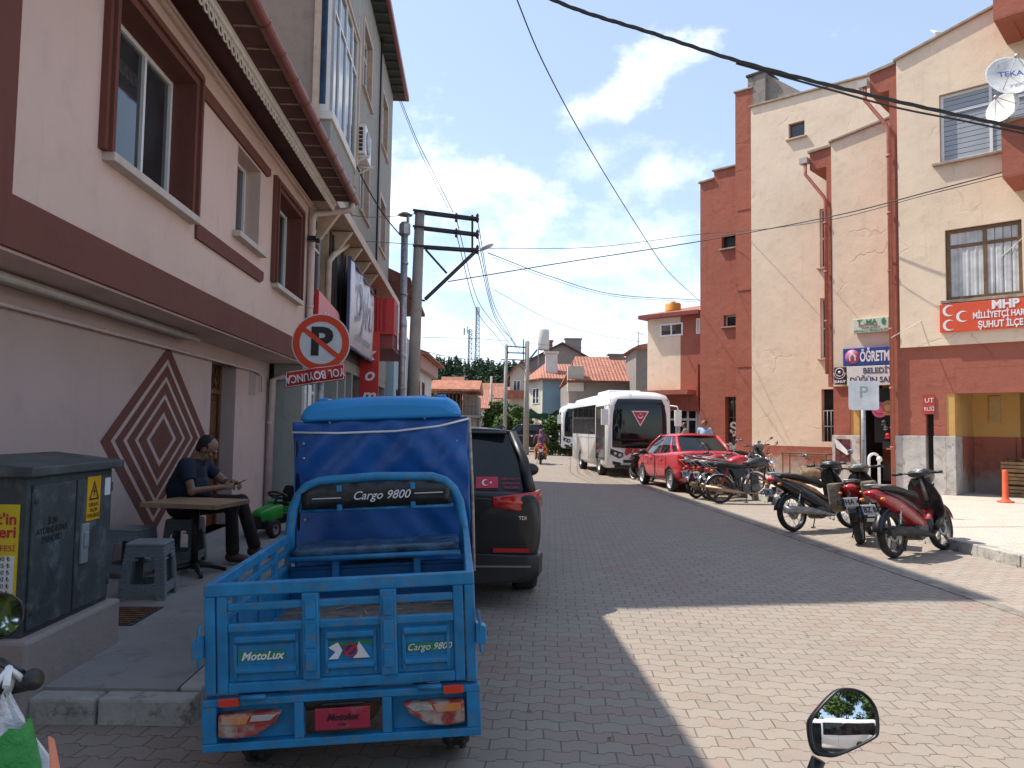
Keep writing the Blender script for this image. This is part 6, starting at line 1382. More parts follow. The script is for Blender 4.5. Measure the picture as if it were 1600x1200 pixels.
# tarpaulin cab
m_tarp=simple('blue_tarpaulin',(.005,.085,.33),.42,coat=.1,var=.18,scale=2.5,bmp=.5,bscale=5)
mb=MB(); nx_,nz_=70,36; yb0=BL+.45; vs=[]
for i in range(nx_+1):
    for j in range(nz_+1):
        u,v=i/nx_,j/nz_; x=-.60+1.2*u; z=.55+1.12*v; vs.append((x,yb0+.022*math.sin(u*9+v*4)*math.sin(PI*v)-.015*math.sin(v*7+u*3)+.016*math.sin((u-.9*v)*23)*max(0,1-abs(v-.85)*2.2)+.010*math.sin((u+v*.8)*31+1)*(u-.2),z))
mb.add(vs,[(i*(nz_+1)+j,(i+1)*(nz_+1)+j,(i+1)*(nz_+1)+j+1,i*(nz_+1)+j+1) for i in range(nx_) for j in range(nz_)],0,True)
for s in (-1,1):
    vs=[]
    for i in range(9):
        for j in range(9):
            u,v=i/8,j/8; vs.append((s*(.60+.012*math.sin(u*8+v*5)),yb0+u*1.15,.60+1.06*v))
    mb.add(vs,[(i*9+j,(i+1)*9+j,(i+1)*9+j+1,i*9+j+1) for i in range(8) for j in range(8)],0,True)
tarp=mb.build('tarpaulin_cover',m_tarp,tr,solid=.004)
mb=MB(); mb.tube([(-.605,yb0-.02,1.60),(-.3,yb0-.03,1.585),(.1,yb0-.03,1.585),(.4,yb0-.03,1.61),(.61,yb0-.02,1.655)],.008,6); mb.build('white_piping',m_white,tarp)
mb=MB(); 
for x,z in ((-.53,1.52),(-.53,1.42),(-.53,1.0),(.52,1.5),(-.35,1.66),(.3,1.67)): mb.ball((x,yb0-.02,z),(.010,.006,.010))
mb.build('rivet',m_steel,tarp)
mb=MB(); mb.tube([(.612,yb0-.0,.6),(.618,yb0-.01,1.1),(.612,yb0,1.66)],.012,6); mb.build('frayed_edge',simple('frayed_cloth',(.40,.33,.27),.9,var=.4,scale=20),tarp)
mb=MB(); mb.tube([(-.58,yb0+.02,.6),(-.58,yb0+.02,1.66),(.58,yb0+.02,1.66),(.58,yb0+.02,.6)],.014,8); mb.tube([(-.58,yb0+1.14,.6),(-.58,yb0+1.14,1.66),(.58,yb0+1.14,1.66),(.58,yb0+1.14,.6)],.014,8); mb.build('cab_frame',m_black,tr)
def rsec(y,w,z0,z1):
    pts=[(0,z0),(w,z0),(w+.01,z0+.03),(w-.02,z1-.05),(w-.08,z1-.01),(w-.3,z1+.01),(0,z1+.015)]
    return [Vector((x,y,z)) for x,z in pts]+[Vector((-x,y,z)) for x,z in pts[-2:0:-1]]
mb=MB(); mb.loft([rsec(yb0-.05,.50,1.675,1.75),rsec(yb0-.02,.54,1.67,1.80),rsec(yb0+.1,.55,1.67,1.82),rsec(yb0+1.0,.55,1.67,1.83),rsec(yb0+1.25,.50,1.67,1.78)]); rf=mb.build('cab_roof',m_bluelite,tr,bevel=.02,seg=3)
mb=MB(); 
for k in range(7): 
    x=-.42+k*.14; mb.box(x-.035,x+.035,yb0+.14,yb0+1.0,1.80,1.836)
mb.build('roof_rib',m_bluelite,rf,bevel=.012)
# chassis, wheels, fork, front box
bx('chassis_rail',[(-.35,-.29,.1,2.6,.40,.47),(.29,.35,.1,2.6,.40,.47),(-.05,.05,.45,.60,.22,.32)],m_black)
mb=MB(); mb.tube([(-.48,.52,.26),(.48,.52,.26)],.035,8); mb.ball((0,.52,.26),.11); mb.build('rear_axle',m_rust,tr)
for s in (-1,1):
    w_=wheel(tr,(s*.47,.52,.275),.245,.13,6,.6,rimmat=m_steel); w_['label']='knobbly black rear tyre'
    mb=MB()
    for k in range(26):
        a=2*PI*k/26
        for q in (-.03,.03): c=Vector((s*.47+q,.52+.247*math.cos(a+q*3),.275+.247*math.sin(a+q*3))); mb.ball(c,(.02,.018,.018),n=5,m=4)
    mb.build('tread',m_rubber,w_)
wheel(tr,(0,2.95,.285),.25,.10,6,.6,rimmat=m_steel)
mb=MB(); mb.bar((-.07,2.95,.25),(-.07,2.7,1.0),.03,.04); mb.bar((.07,2.95,.25),(.07,2.7,1.0),.03,.04); mb.tube([(-.33,2.45,1.12),(0,2.62,1.08),(.33,2.45,1.12)],.014,8); mb.build('fork',m_black,tr)
mb=MB(); mb.prism([(2.4,.35),(2.75,.45),(2.85,.75),(2.8,1.1),(2.72,1.5),(2.70,1.5),(2.74,1.1),(2.5,.4)],-.5,.5,'x'); mb.build('front_cowl',m_bluepaint,tr,bevel=.02)
bx('footwell',[(-.5,.5,1.9,2.5,.36,.40),(-.2,.2,1.9,2.2,.4,.80)],m_black)
# ---------------------------------------------------------------- motorcycles
def blob(mb,path,n=12,mi=0,sq=.8,M=None):
    """path: (y,z,half width,half height) rounded sections swept along y"""
    rings=[]
    for i,(y,z,w,h) in enumerate(path):
        a=path[max(i-1,0)]; b=path[min(i+1,len(path)-1)]; t=Vector((0,b[0]-a[0],b[1]-a[1])); t=t.normalized() if t.length else Vector((0,1,0)); up=Vector((0,-t.z,t.y))
        r=[]
        for k in range(n):
            c,s_=math.cos(2*PI*k/n),math.sin(2*PI*k/n); c=math.copysign(abs(c)**sq,c); s_=math.copysign(abs(s_)**sq,s_)
            r.append(Vector((w*c,y,z))+up*(h*s_))
        rings.append(r)
    mb.loft(rings,mi); return mb
m_seat=simple('black_seat',(.02,.019,.018),.6,bmp=.3,bscale=30)
m_engine=simple('engine_alloy',(.17,.16,.15),.5,metal=.5,var=.35,scale=20,dirt=(.07,.055,.04),dirtamt=.7)
m_exh=simple('exhaust_rusty',(.42,.30,.20),.35,metal=.85,var=.3,scale=14,dirt=(.16,.09,.05),dirtamt=.5)
m_dullblack=simple('engine_black',(.03,.028,.026),.6,var=.3,dirt=(.14,.11,.08),dirtamt=.4)
m_mirror=simple('mirror_glass',(.85,.87,.88),.02,metal=1,var=0.)
m_scr=simple('smoked_screen',(.10,.12,.13),.1)
def mcwheel(par,y,r,w,rim,front=True,sp=10,dark=False,mag=False):
    t=MB(); t.lathe([(r-w*.62,-w*.42),(r-w*.25,-w*.5),(r-.01,-w*.3),(r,0),(r-.01,w*.3),(r-w*.25,w*.5),(r-w*.62,w*.42)],(0,y,r),(1,0,0),34,close=True); wo=t.build('wheel',m_rubber,par)
    m=MB(); rr=r-w*.55; m.lathe([(rr+.012,-w*.38),(rr,-w*.42),(rr-.022,-w*.2),(rr-.022,w*.2),(rr,w*.42),(rr+.012,w*.38)],(0,y,r),(1,0,0),34,close=True)
    m.lathe([(0,-.06),(.03,-.06),(.055,-.03),(.055,.03),(.03,.06),(0,.06)],(0,y,r),(1,0,0),14)
    if mag:
        for k in range(5):
            a=2*PI*k/5+.3; 
            m.bar((.0,y+.03*math.cos(a),r+.03*math.sin(a)),(0,y+rr*math.cos(a+.15),r+rr*math.sin(a+.15)),.032,.03,up=(1,0,0))
    else:
        for k in range(20):
            a=2*PI*k/20; s_=1 if k%2 else -1; m.tube([(s_*.04,y+.04*math.cos(a+s_*.5),r+.04*math.sin(a+s_*.5)),(0,y+(rr-.01)*math.cos(a),r+(rr-.01)*math.sin(a))],.004,4,caps=False)
    m.build('rim',rim,wo); 
    m=MB(); m.lathe([(.06,.03),(.105,.03),(.105,.036),(.06,.036)],(0,y,r),(1,0,0),24,close=True); m.build('brake_disc',m_steel,wo)
    return wo
def fender(par,y,r,R_,a0,a1,w,mat,name='fender'):
    mb=MB(); n=12; vs=[]
    for i in range(n+1):
        a=R(a0+(a1-a0)*i/n)
        for j in range(5):
            t=-1+j/2; rad=R_-.025*t*t; vs.append((w*t,y+rad*math.cos(a),r+rad*math.sin(a)))
    mb.add(vs,[(i*5+j,(i+1)*5+j,(i+1)*5+j+1,i*5+j+1) for i in range(n) for j in range(4)],0,True); return mb.build(name,mat,par,solid=.006)
def bars(par,y,z,w,rise,mirrors=(-1,1),mirz=.2,mat=None,back=.12,steer=0):
    mb=MB(); c,s_=math.cos(steer),math.sin(steer)
    rot=lambda x,dy,zz:(x*c-dy*s_,y+x*s_+dy*c,zz)
    P_=[rot(-w,-back,z+rise*.8),rot(-w*.55,-back*.4,z+rise),rot(-.1,0,z),rot(.1,0,z),rot(w*.55,-back*.4,z+rise),rot(w,-back,z+rise*.8)]
    mb.tube(P_,.012,8); h=mb.build('handlebar',mat or m_chrome,par)
    for s in (-1,1):
        m=MB(); a=Vector(rot(s*w,-back,z+rise*.8)); b=Vector(rot(s*(w-.13),-back*.85,z+rise*.85)); m.tube([a,b],.018,8); m.build('grip',m_black,h)
        m=MB(); m.tube([b+Vector((0,.02,0)),(a+b)/2+Vector((0,.06,-.01)),a+Vector((0,.05,-.02))],.005,5); m.build('lever',m_steel,h)
        if s in mirrors:
            q=Vector(rot(s*(w+.06),-back*.1,z+rise+mirz)); m=MB(); m.tube([b,b+Vector((s*.03,.02,mirz*.5)),q-Vector((0,0,.03))],.006,6); m.ball(q,(.058,.016,.038)); mr=m.build('mirror',m_black,h)
            m=MB(); m.ball(q-Vector((0,.009,0)),(.050,.010,.032)); m.build('mirror_glass',m_mirror,mr)
    return h
def finish_stand(t,lean): 
    mb=MB(); mb.tube([(-.09,.0,.30),(-.17,-.02,.02+.17*math.tan(lean))],.009,6); mb.tube([(-.17,-.06,.02+.17*math.tan(lean)),(-.17,.02,.02+.17*math.tan(lean))],.012,6); mb.build('side_stand',m_black,t)
def scooter(label,loc,rz,body,accent,lean=7,steer=.35,fairmat=None,plt='03 BC 74',box=None,r=.285,seatz=.77,screen=False,mag=False,bags=False,shield=None,mirrors=(-1,1),group='motorcycles parked at the right kerb',exm=None):
    t=thing('motorcycle',label,'motorcycle',loc,0,group,rot=(0,R(-lean),rz))
    yr,yf=-.62,.62
    rm_=simple('dark_alloy',(.13,.12,.11),.5,metal=.5,dirt=(.2,.15,.1),dirtamt=.5) if mag else m_steel
    mcwheel(t,yr,r,.098,rm_,mag=mag); mcwheel(t,yf,r,.085,rm_,mag=mag)
    # tail fairing
    mb=MB(); blob(mb,[(-.98,.80,.035,.03),(-.93,.785,.075,.055),(-.75,.72,.115,.09),(-.5,.63,.125,.12),(-.25,.52,.12,.125),(-.05,.42,.11,.12),(.1,.36,.09,.10),(.2,.33,.06,.07)]); mb.build('tail_fairing',body,t)
    mb=MB()
    for s in (-1,1): blob(mb,[(-.85,.80,.008,.012),(-.5,.72,.01,.028),(-.2,.60,.01,.035),(.0,.49,.01,.02)]); 
    k=0
    for v in mb.v:
        v.x+= .112*(1 if k>=len(mb.v)//2 else -1); k+=1
    mb.build('side_stripe',accent,t)
    mb=MB(); blob(mb,[(-.88,.835,.06,.025),(-.80,.845,.095,.04),(-.55,.83,.12,.05),(-.38,.80,.125,.045),(-.30,.775,.125,.045),(-.08,.745,.11,.05),(.02,.70,.08,.045),(.06,.66,.04,.03)]); mb.build('seat',m_seat,t)
    mb=MB(); blob(mb,[(-.9,.33,.05,.05),(-.8,.335,.06,.058),(-.4,.31,.055,.052),(-.1,.26,.03,.03),(.1,.22,.02,.02),(.18,.27,.02,.02)]);
    for v in mb.v: v.x+=.15
    mb.build('exhaust',exm or m_dullblack,t)
    mb=MB(); mb.box(-.09,.09,-.18,.12,.20,.36); mb.tube([(0,.05,.31),(0,.32,.36)],.07,12); mb.lathe([(0,-.13),(.085,-.13),(.095,-.1),(.095,.1),(.085,.13),(0,.13)],(0,-.1,.27),(1,0,0),16); 
    for i in range(5): mb.box(-.085,.085,.14+i*.035,.15+i*.035,.25,.42)
    mb.build('engine',m_engine,t,bevel=.008)
    mb=MB(); 
    for s in (-1,1): mb.bar((s*.075,-.15,.30),(s*.075,yr,r),.025,.04)
    mb.box(-.10,-.085,-.62,-.1,.26,.36); mb.build('swingarm',m_dullblack,t)
    mb=MB(); 
    for s in (-1,1):
        mb.tube([(s*.10,yr+.02,r+.05),(s*.10,yr+.12,.62)],.012,8)
        mb.tube([(s*.10+.022*math.cos(a*2.4),yr+.04+.06*a/14+.0,r+.12+.022*math.sin(a*2.4)+a*.016) for a in range(15)],.006,4)
    mb.build('shock_absorber',m_chrome,t)
    fender(t,yr,r,r+.05,40,172,.06,m_black,'rear_fender'); 
    mb=MB(); mb.add([(-.05,-.93,.68),(.05,-.93,.68),(.045,-1.05,.46),(-.045,-1.05,.46)],[(0,1,2,3)]); mb.build('mudflap',m_black,t,solid=.01)
    fender(t,yf,r,r+.045,20,165,.055,body,'front_fender')
    # legs shield, steering column
    mb=MB(); n=8; vs=[]
    for i,(y,z,w) in enumerate(((.28,.24,.13),(.40,.38,.20),(.43,.52,.22),(.39,.70,.205),(.33,.84,.16),(.29,.94,.09))):
        for j in range(7):
            q=-1+j/3; vs.append((w*q,y-.08*q*q,z))
    mb.add(vs,[(i*7+j,(i+1)*7+j,(i+1)*7+j+1,i*7+j+1) for i in range(5) for j in range(6)],0,True); mb.build('leg_shield',shield or m_black,t,solid=.02)
    mb=MB(); 
    for s in (-1,1): mb.tube([(s*.06,yf,r),(s*.06,yf-.18,.62),(s*.05,yf-.26,.80)],.018,8)
    mb.tube([(0,yf-.24,.66),(0,yf-.34,.95)],.03,8); mb.build('fork',m_black if not mag else m_steel,t)
    mb=MB(); blob(mb,[(.18,.98,.07,.035),(.22,1.0,.13,.05),(.33,1.0,.15,.065),(.42,.94,.12,.08),(.48,.88,.06,.06),(.50,.86,.02,.03)]); hc=mb.build('handlebar_cowl',fairmat or m_black,t)
    mb=MB(); blob(mb,[(.19,1.03,.05,.008),(.25,1.055,.07,.008),(.33,1.06,.06,.008)]); mb.build('instrument_glass',simple('dial_glass',(.25,.30,.34),.12),hc)
    mb=MB(); mb.ball((0,.455,.90),(.085,.06,.06)); mb.build('headlight',m_clearlens,t)
    bars(t,.27,.99,.34,.02,mirrors,.17,m_black,.06,steer)
    mb=MB(); mb.ball((0,-.99,.79),(.085,.045,.038)); mb.build('taillight',m_redlens,t)
    for s in (-1,1): mb=MB(); mb.ball((s*.13,-.95,.72),(.03,.035,.022)); mb.build('indicator',m_orlens,t)
    plate(t,(0,-1.055,.60),plt,(1,0,0),(0,-.35,.94),.18,.125)
    mb=MB(); mb.tube([(-.07,-.62,.85),(-.075,-.85,.88),(-.06,-.98,.89),(.06,-.98,.89),(.075,-.85,.88),(.07,-.62,.85)],.010,6); mb.build('grab_rail',m_steel,t)
    mb=MB(); mb.tube([(-.17,-.05,.27),(.17,-.05,.27)],.012,6); mb.build('footpeg',m_black,t)
    if bags:
        for s in (-1,1):
            b=MB(); b.loft([[Vector((s*(.13+d),y,z)) for y,z in ((-.98,.86),(-.45,.84),(-.42,.60),(-.50,.46),(-.80,.44),(-.97,.56))] for d in (0,.05,.13,.16)]); 
            q=b.build('saddlebag',simple('sackcloth',(.19,.155,.115),.95,var=.3,bmp=1.,bscale=14),t,bevel=.03,seg=3,sub=1)
    if box: pass
    mb=MB(); blob(mb,[(.02,.52,.05,.03),(.12,.48,.07,.05),(.22,.50,.06,.04)]); mb.build('under_cowl',body,t)
    t.scale=(1.06,)*3
    finish_stand(t,R(lean)); return t
def classic(label,loc,rz,tank,lean=7,steer=.3,plt='03 TR 61',side=m_black,rack=True,screen=False):
    t=thing('motorcycle',label,'motorcycle',loc,0,'motorcycles parked at the right kerb',rot=(0,R(-lean),rz)); r=.30; yr,yf=-.62,.66
    rust=simple('rusty_rim',(.36,.27,.2),.45,metal=.7,var=.3,dirt=(.2,.1,.05),dirtamt=.5)
    mcwheel(t,yr,r,.085,rust); mcwheel(t,yf,r,.075,rust)
    fender(t,yr,r,r+.035,25,165,.06,m_chrome,'rear_fender'); fender(t,yf,r,r+.035,15,150,.05,m_chrome,'front_fender')
    mb=MB(); blob(mb,[(-.08,.81,.07,.06),(.0,.83,.12,.095),(.15,.86,.155,.12),(.3,.88,.145,.115),(.42,.88,.085,.075),(.46,.88,.03,.03)]); tk_=mb.build('fuel_tank',tank,t)
    mb=MB(); mb.lathe([(0,0),(.03,0),(.03,.02),(0,.025)],(0,.2,.95),n=12); mb.build('filler_cap',m_chrome,tk_)
    mb=MB(); blob(mb,[(-.72,.80,.09,.02),(-.68,.81,.12,.045),(-.45,.81,.125,.05),(-.2,.79,.115,.045),(-.04,.79,.09,.04),(.0,.79,.05,.02)]); mb.build('seat',m_seat,t)
    mb=MB(); 
    for s in (-1,1): mb.prism([(-.40,.72),(-.10,.74),(-.12,.56),(-.30,.52)],s*.10-.012,s*.10+.012,'x')
    mb.build('side_cover',side,t,bevel=.01)
    mb=MB(); mb.tube([(0,.38,.86),(0,.30,.35),(0,.0,.22),(0,-.2,.30),(0,-.22,.76),(0,.34,.84)],.018,8); 
    for s in (-1,1): mb.tube([(s*.08,-.15,.33),(s*.08,yr,r)],.018,8); mb.tube([(s*.09,-.2,.74),(s*.09,-.75,.74)],.012,8)
    mb.build('frame',m_black,t)
    mb=MB(); mb.lathe([(0,-.12),(.09,-.12),(.10,-.08),(.10,.08),(.09,.12),(0,.12)],(0,.12,.33),(1,0,0),18); mb.box(-.07,.07,-.14,.12,.23,.42); mb.box(-.06,.06,.05,.2,.42,.66)
    for i in range(7): mb.box(-.085,.085,.03,.23,.44+i*.028,.45+i*.028)
    mb.build('engine',m_engine,t,bevel=.006)
    mb=MB(); mb.tube([(.04,.20,.52),(.08,.33,.48),(.11,.34,.34),(.13,.2,.22),(.14,-.1,.22)],.018,8); mb.tube([(.14,-.1,.22),(.15,-.35,.25),(.15,-.95,.33)],[.025,.042,.048],12); mb.build('exhaust',m_exh,t)
    mb=MB()
    for s in (-1,1): mb.tube([(s*.10,yr+.03,r+.05),(s*.10,yr+.16,.74)],.012,8); mb.tube([(s*.10+.024*math.cos(a*2.4),yr+.06+.1*a/16,r+.12+.024*math.sin(a*2.4)+a*.018) for a in range(17)],.006,4)
    mb.build('shock_absorber',simple('red_spring',(.40,.03,.02),.4),t)
    mb=MB()
    for s in (-1,1): mb.tube([(s*.075,yf,r),(s*.075,yf-.25,.88)],[.022,.016],8)
    mb.bar((-.09,yf-.24,.86),(.09,yf-.24,.86),.04,.03); mb.build('fork',m_steel,t)
    mb=MB(); mb.lathe([(0,-.09),(.06,-.07),(.085,0),(.088,.02),(.0,.03)],(0,yf-.14,.84),(0,1,0),18); hl=mb.build('headlight',m_chrome,t); mb=MB(); mb.lathe([(0,.05),(.05,.045),(.08,.02)],(0,yf-.14,.84),(0,1,0),18); mb.build('headlight_glass',m_clearlens,hl)
    mb=MB()
    for x in (-.045,.045): mb.lathe([(0,0),(.038,0),(.04,.05),(0,.055)],(x,yf-.26,.93),(0,-.4,.9),14)
    mb.build('instrument',m_chrome,t)
    bars(t,yf-.27,.96,.36,.10,(-1,1),.20,m_chrome,.16,steer)
    mb=MB(); mb.ball((0,-.86,.70),(.06,.05,.05)); mb.build('taillight',m_redlens,t)
    for s in (-1,1):
        mb=MB(); mb.ball((s*.14,-.80,.68),(.03,.03,.03)); mb.build('indicator',m_orlens,t); mb=MB(); mb.ball((s*.15,.44,.80),(.03,.03,.03)); mb.build('indicator',m_orlens,t)
    plate(t,(0,-.945,.56),plt,(1,0,0),(0,-.25,.96),.2,.14)
    if rack:
        mb=MB()
        for s in (-1,1): mb.tube([(s*.1,-.5,.84),(s*.11,-.8,.87),(s*.09,-1.02,.89)],.009,6); mb.tube([(s*.1,-.98,.89),(s*.1,-.62,.62)],.008,6)
        for y in (-.7,-.8,-.9,-1.0): mb.tube([(-.1,y,.875),(.1,y,.875)],.007,6)
        mb.tube([(-.11,-.45,.90),(-.11,-.95,.98),(.11,-.95,.98),(.11,-.45,.90)],.009,6); mb.build('luggage_rack',m_steel,t)
    if screen:
        mb=MB(); vs=[]
        for i in range(6):
            for j in range(7):
                q=-1+j/3; z=.88+.075*i; w=.2-.012*i*i*.5; vs.append((w*q,.62-.05*i-.07*q*q,z))
        mb.add(vs,[(i*7+j,(i+1)*7+j,(i+1)*7+j+1,i*7+j+1) for i in range(5) for j in range(6)],0,True); mb.build('windscreen',m_scr,t,solid=.006)
    mb=MB(); mb.tube([(-.2,.08,.26),(.2,.08,.26)],.012,6); mb.build('footpeg',m_black,t)
    t.scale=(1.05,)*3
    finish_stand(t,R(lean)); return t
def place_by_wheels(rear,front,zf=0):
    """contact pixels of the rear and front wheels -> location, heading"""
    a=ground(*rear); b=ground(*front); d=(b-a); d.z=0; h=d.normalized(); return a+h*.62,math.atan2(-h.x,h.y)
m_orange=simple('orange_flame_paint',(.30,.12,.03),.35,coat=.3,var=.6,scale=14); m_bikered=simple('dark_red_bike_paint',(.33,.012,.015),.3,coat=.6,var=.15,dirt=(.2,.06,.04),dirtamt=.2); m_bikeblack=simple('black_bike_paint',(.012,.012,.013),.3,coat=.5,dirt=(.07,.06,.05),dirtamt=.2)
m_screengrey=simple('grey_shield',(.14,.14,.14),.5,var=.3,dirt=(.3,.28,.25),dirtamt=.3)
a=ground(1402,872); L0=lambda p,hx,hy: (p+Vector((hx,hy,0)).normalized()*.62, math.atan2(-hx,hy))
def put(px,py,hx,hy): 
    p,rz=L0(ground(px,py),hx,hy); return (p.x,p.y,.004),rz
l,rz=put(1400,872,.86,.62); scooter('dark red underbone motorcycle nearest the camera at the right kerb',l,rz,m_bikered,simple('dark_stripe',(.05,.01,.01),.4),plt='03 BZ 872',steer=-.1,mag=True,fairmat=m_bikeblack,shield=m_bikeblack,mirrors=())
l,rz=put(1346,850,.52,.88); scooter('red tailed motorcycle with cloth saddlebags between the black and dark red ones',l,rz,m_bikered,m_bikered,plt='03 HA 415',steer=.2,bags=True,mirrors=(),fairmat=simple('yellowed_cowl',(.10,.08,.05),.5))
l,rz=put(1243,831,.90,.44); scooter('black motorcycle with orange flame side stripe and silver silencer',l,rz,m_bikeblack,m_orange,plt='03 DK 306',steer=.15,mag=False,exm=m_steel)
l,rz=put(1127,787,1.0,-.02); classic('black tanked motorcycle with rusty wheels standing side on',l,rz,m_bikeblack,plt='03 TR 61')
l,rz=put(1090,779,.80,.60); classic('red tanked motorcycle with fat dark tyre behind the black tanked one',l,rz,m_bikered,plt='03 FE 90')
l,rz=put(1112,782,.93,.36); classic('motorcycle with red tank half hidden between two others',l,rz,m_redlac,plt='03 MN 12',rack=True)
l,rz=put(1158,765,.80,.60); l=(l[0],l[1],.15); scooter('grey shielded motorcycle with raised screen behind the parked row',l,rz,m_screengrey,m_bikered,plt='03 LP 7',steer=.5,shield=m_screengrey,fairmat=m_screengrey)
scooter('small black motorcycle parked between the white minibus and red saloon car',(4.16,24.0,0),R(20),m_bikeblack,m_bikeblack,plt='',mirrors=()).scale=(.86,.86,.82)
# ---------------------------------------------------------------- people
m_skin=simple('skin',(.30,.155,.10),.55,var=.1,scale=12); m_hair=simple('dark_hair',(.02,.014,.011),.7,bmp=.8,bscale=60)
def remesh(o,vox,smooth=6):
    b=o.modifiers.new('r','REMESH'); b.mode='VOXEL'; b.voxel_size=vox; b.use_smooth_shade=True
    c=o.modifiers.new('s','SMOOTH'); c.factor=.5; c.iterations=smooth; bpy.context.view_layer.update(); apply_mods(o); return o
def limb(mb,pts,rs):
    P_=[Vector(p) for p in pts]; mb.tube(P_,list(rs),12)
    for p,r in zip(P_,rs): mb.ball(p,r*.99,n=10,m=6)
def hand(mb,w,d,up,side,curl=.5,s=1.):
    """five fingered hand: w wrist, d pointing, up = back of the hand, side=+1 right hand"""
    d=Vector(d).normalized(); up=Vector(up); up=(up-d*up.dot(d)).normalized(); x=d.cross(up)*side
    w=Vector(w); pc=w+d*.05*s; M=Matrix((x,d,up)).transposed(); mb.ball(pc,(.038*s,.052*s,.017*s),n=10,m=6,M=M)
    for i,(off,l) in enumerate(((-.028,.068),(-.010,.076),(.009,.071),(.027,.056))):
        k=w+d*.088*s+x*off*s; p=[k]; a=curl*.5+.06*i
        for j,seg in enumerate((.45,.32,.23)):
            a+=curl*.5; v=(d*math.cos(a)-up*math.sin(a)); p.append(p[-1]+v*l*seg*s)
        mb.tube(p,[.0088*s,.0084*s,.0078*s,.0065*s],7); mb.ball(p[-1],.0065*s,n=6,m=4)
    k=w+d*.03*s-x*.032*s; p=[k,k+(d*.6-x*.6-up*.2)*.032*s,k+(d*1.0-x*.55-up*.7)*.052*s]; mb.tube(p,[.011*s,.0095*s,.008*s],7)
def human(label,loc,rz,J,shirt,trous,shoe,scale=1.,vox=.011,hair=True,sleeve='short',look=(0,1,-.2),hm=None,scarf=None,hands=True,group=None,stubble=False):
    t=thing('person',label,'person',loc,rz,group); t.scale=(scale,)*3
    mb=MB(); g=lambda k: Vector(J[k])
    limb(mb,[g('pel'),g('chest'),g('neck')],[.13,.135,.055])
    hc=g('head'); limb(mb,[g('neck'),hc-Vector((0,0,.06))],[.052,.052])
    f=Vector(look).normalized(); r_=f.cross(Vector((0,0,1))).normalized(); u=r_.cross(f); M=Matrix((r_,f,u)).transposed()
    Hp=lambda x,y,z: hc+r_*x+f*y+u*z
    mb.ball(Hp(0,-.012,.025),(.076,.094,.092),M=M); mb.ball(Hp(0,.02,-.055),(.055,.066,.062),M=M); mb.ball(Hp(0,.055,-.088),(.026,.024,.022),M=M)
    mb.tube([Hp(0,.078,.016),Hp(0,.104,-.022)],[.008,.014],8); mb.ball(Hp(0,.108,-.026),(.016,.012,.011),M=M)
    for s in (-1,1):
        mb.ball(Hp(s*.077,-.005,-.012),(.010,.018,.030),M=M); mb.ball(Hp(s*.030,.078,.024),(.022,.010,.008),M=M); mb.ball(Hp(s*.036,.062,-.025),(.022,.018,.018),M=M)
    mb.ball(Hp(0,.085,-.052),(.022,.009,.006),M=M); mb.ball(Hp(0,.083,-.062),(.019,.009,.006),M=M)
    for s,k in ((1,'r'),(-1,'l')):
        limb(mb,[g('sh'+k),g('el'+k),g('wr'+k)],[.055,.042,.027])
        if hands:
            d=g('wr'+k)-g('el'+k); hd=J.get('hd'+k,d.normalized()); hand(mb,g('wr'+k),hd,J.get('hu'+k,(0,0,1)),s,J.get('curl'+k,.5))
        limb(mb,[g('hip'+k),g('kn'+k),g('an'+k)],[.085,.056,.042])
    b=mb.build('body',m_skin,t); remesh(b,vox*.62 if hands else vox,3)
    # eyes
    for s in (-1,1): e=MB(); e.ball(Hp(s*.030,.083,.010),(.011,.006,.006),M=M); e.build('eye',simple('eye_dark',(.02,.015,.012),.2),b)
    if hair:
        mb=MB(); mb.ball(Hp(0,-.040,.038),(.080,.082,.084),M=M); mb.ball(Hp(0,-.058,-.01),(.068,.052,.062),M=M)
        for s in (-1,1): mb.ball(Hp(s*.074,.0,.012),(.009,.016,.026),M=M)
        h=mb.build('hair',hm or m_hair,t); remesh(h,.009,2)
    if scarf:
        mb=MB(); mb.ball(Hp(0,-.02,.03),(.092,.105,.105),M=M); limb(mb,[Hp(0,-.03,-.05),g('neck'),g('neck')+Vector((0,-.07,-.14))],[.085,.09,.11]); h=mb.build('headscarf',scarf,t); remesh(h,.012,3)
    mb=MB(); limb(mb,[g('pel')+Vector((0,0,.02)),(g('pel')+g('chest'))/2+Vector((0,.02,0)),g('chest'),g('neck')-Vector((0,0,.045))],[.155,J.get('belly',.16),.155,.075])
    for k in ('r','l'):
        mb.tube([g('chest')+(g('sh'+k)-g('chest'))*.2+Vector((0,0,.02)),g('sh'+k)],[.12,.082],10); mb.ball(g('sh'+k),.078,n=10,m=7)
        e=g('el'+k) if sleeve=='long' else g('sh'+k).lerp(g('el'+k),.62)
        mb.tube([g('sh'+k),e],[.076,.062],12)
        if sleeve=='long': limb(mb,[g('el'+k),g('wr'+k).lerp(g('el'+k),.08)],[.058,.04])
    o=mb.build('shirt',shirt,t); remesh(o,vox,4)
    mb=MB(); mb.ball(g('pel')-Vector((0,0,.02)),(.165,.14,.12))
    for k in ('r','l'): limb(mb,[g('hip'+k),g('kn'+k),g('an'+k)+Vector((0,0,.03))],[.105,.078,.062])
    o=mb.build('trousers',trous,t); remesh(o,vox,4)
    for k in ('r','l'):
        mb=MB(); a=g('an'+k); to=g('to'+k); limb(mb,[a-Vector((0,0,.03))-(to-a)*.12,to],[.05,.036]); o=mb.build('shoe',shoe,t); remesh(o,.011,3)
    return t
m_navy=simple('navy_shirt',(.012,.022,.045),.85,var=.3,bmp=.6,bscale=12); m_dtrou=simple('dark_trousers',(.022,.016,.016),.85,var=.3,bmp=.7,bscale=12); m_shoe=simple('brown_shoe',(.06,.028,.015),.5)
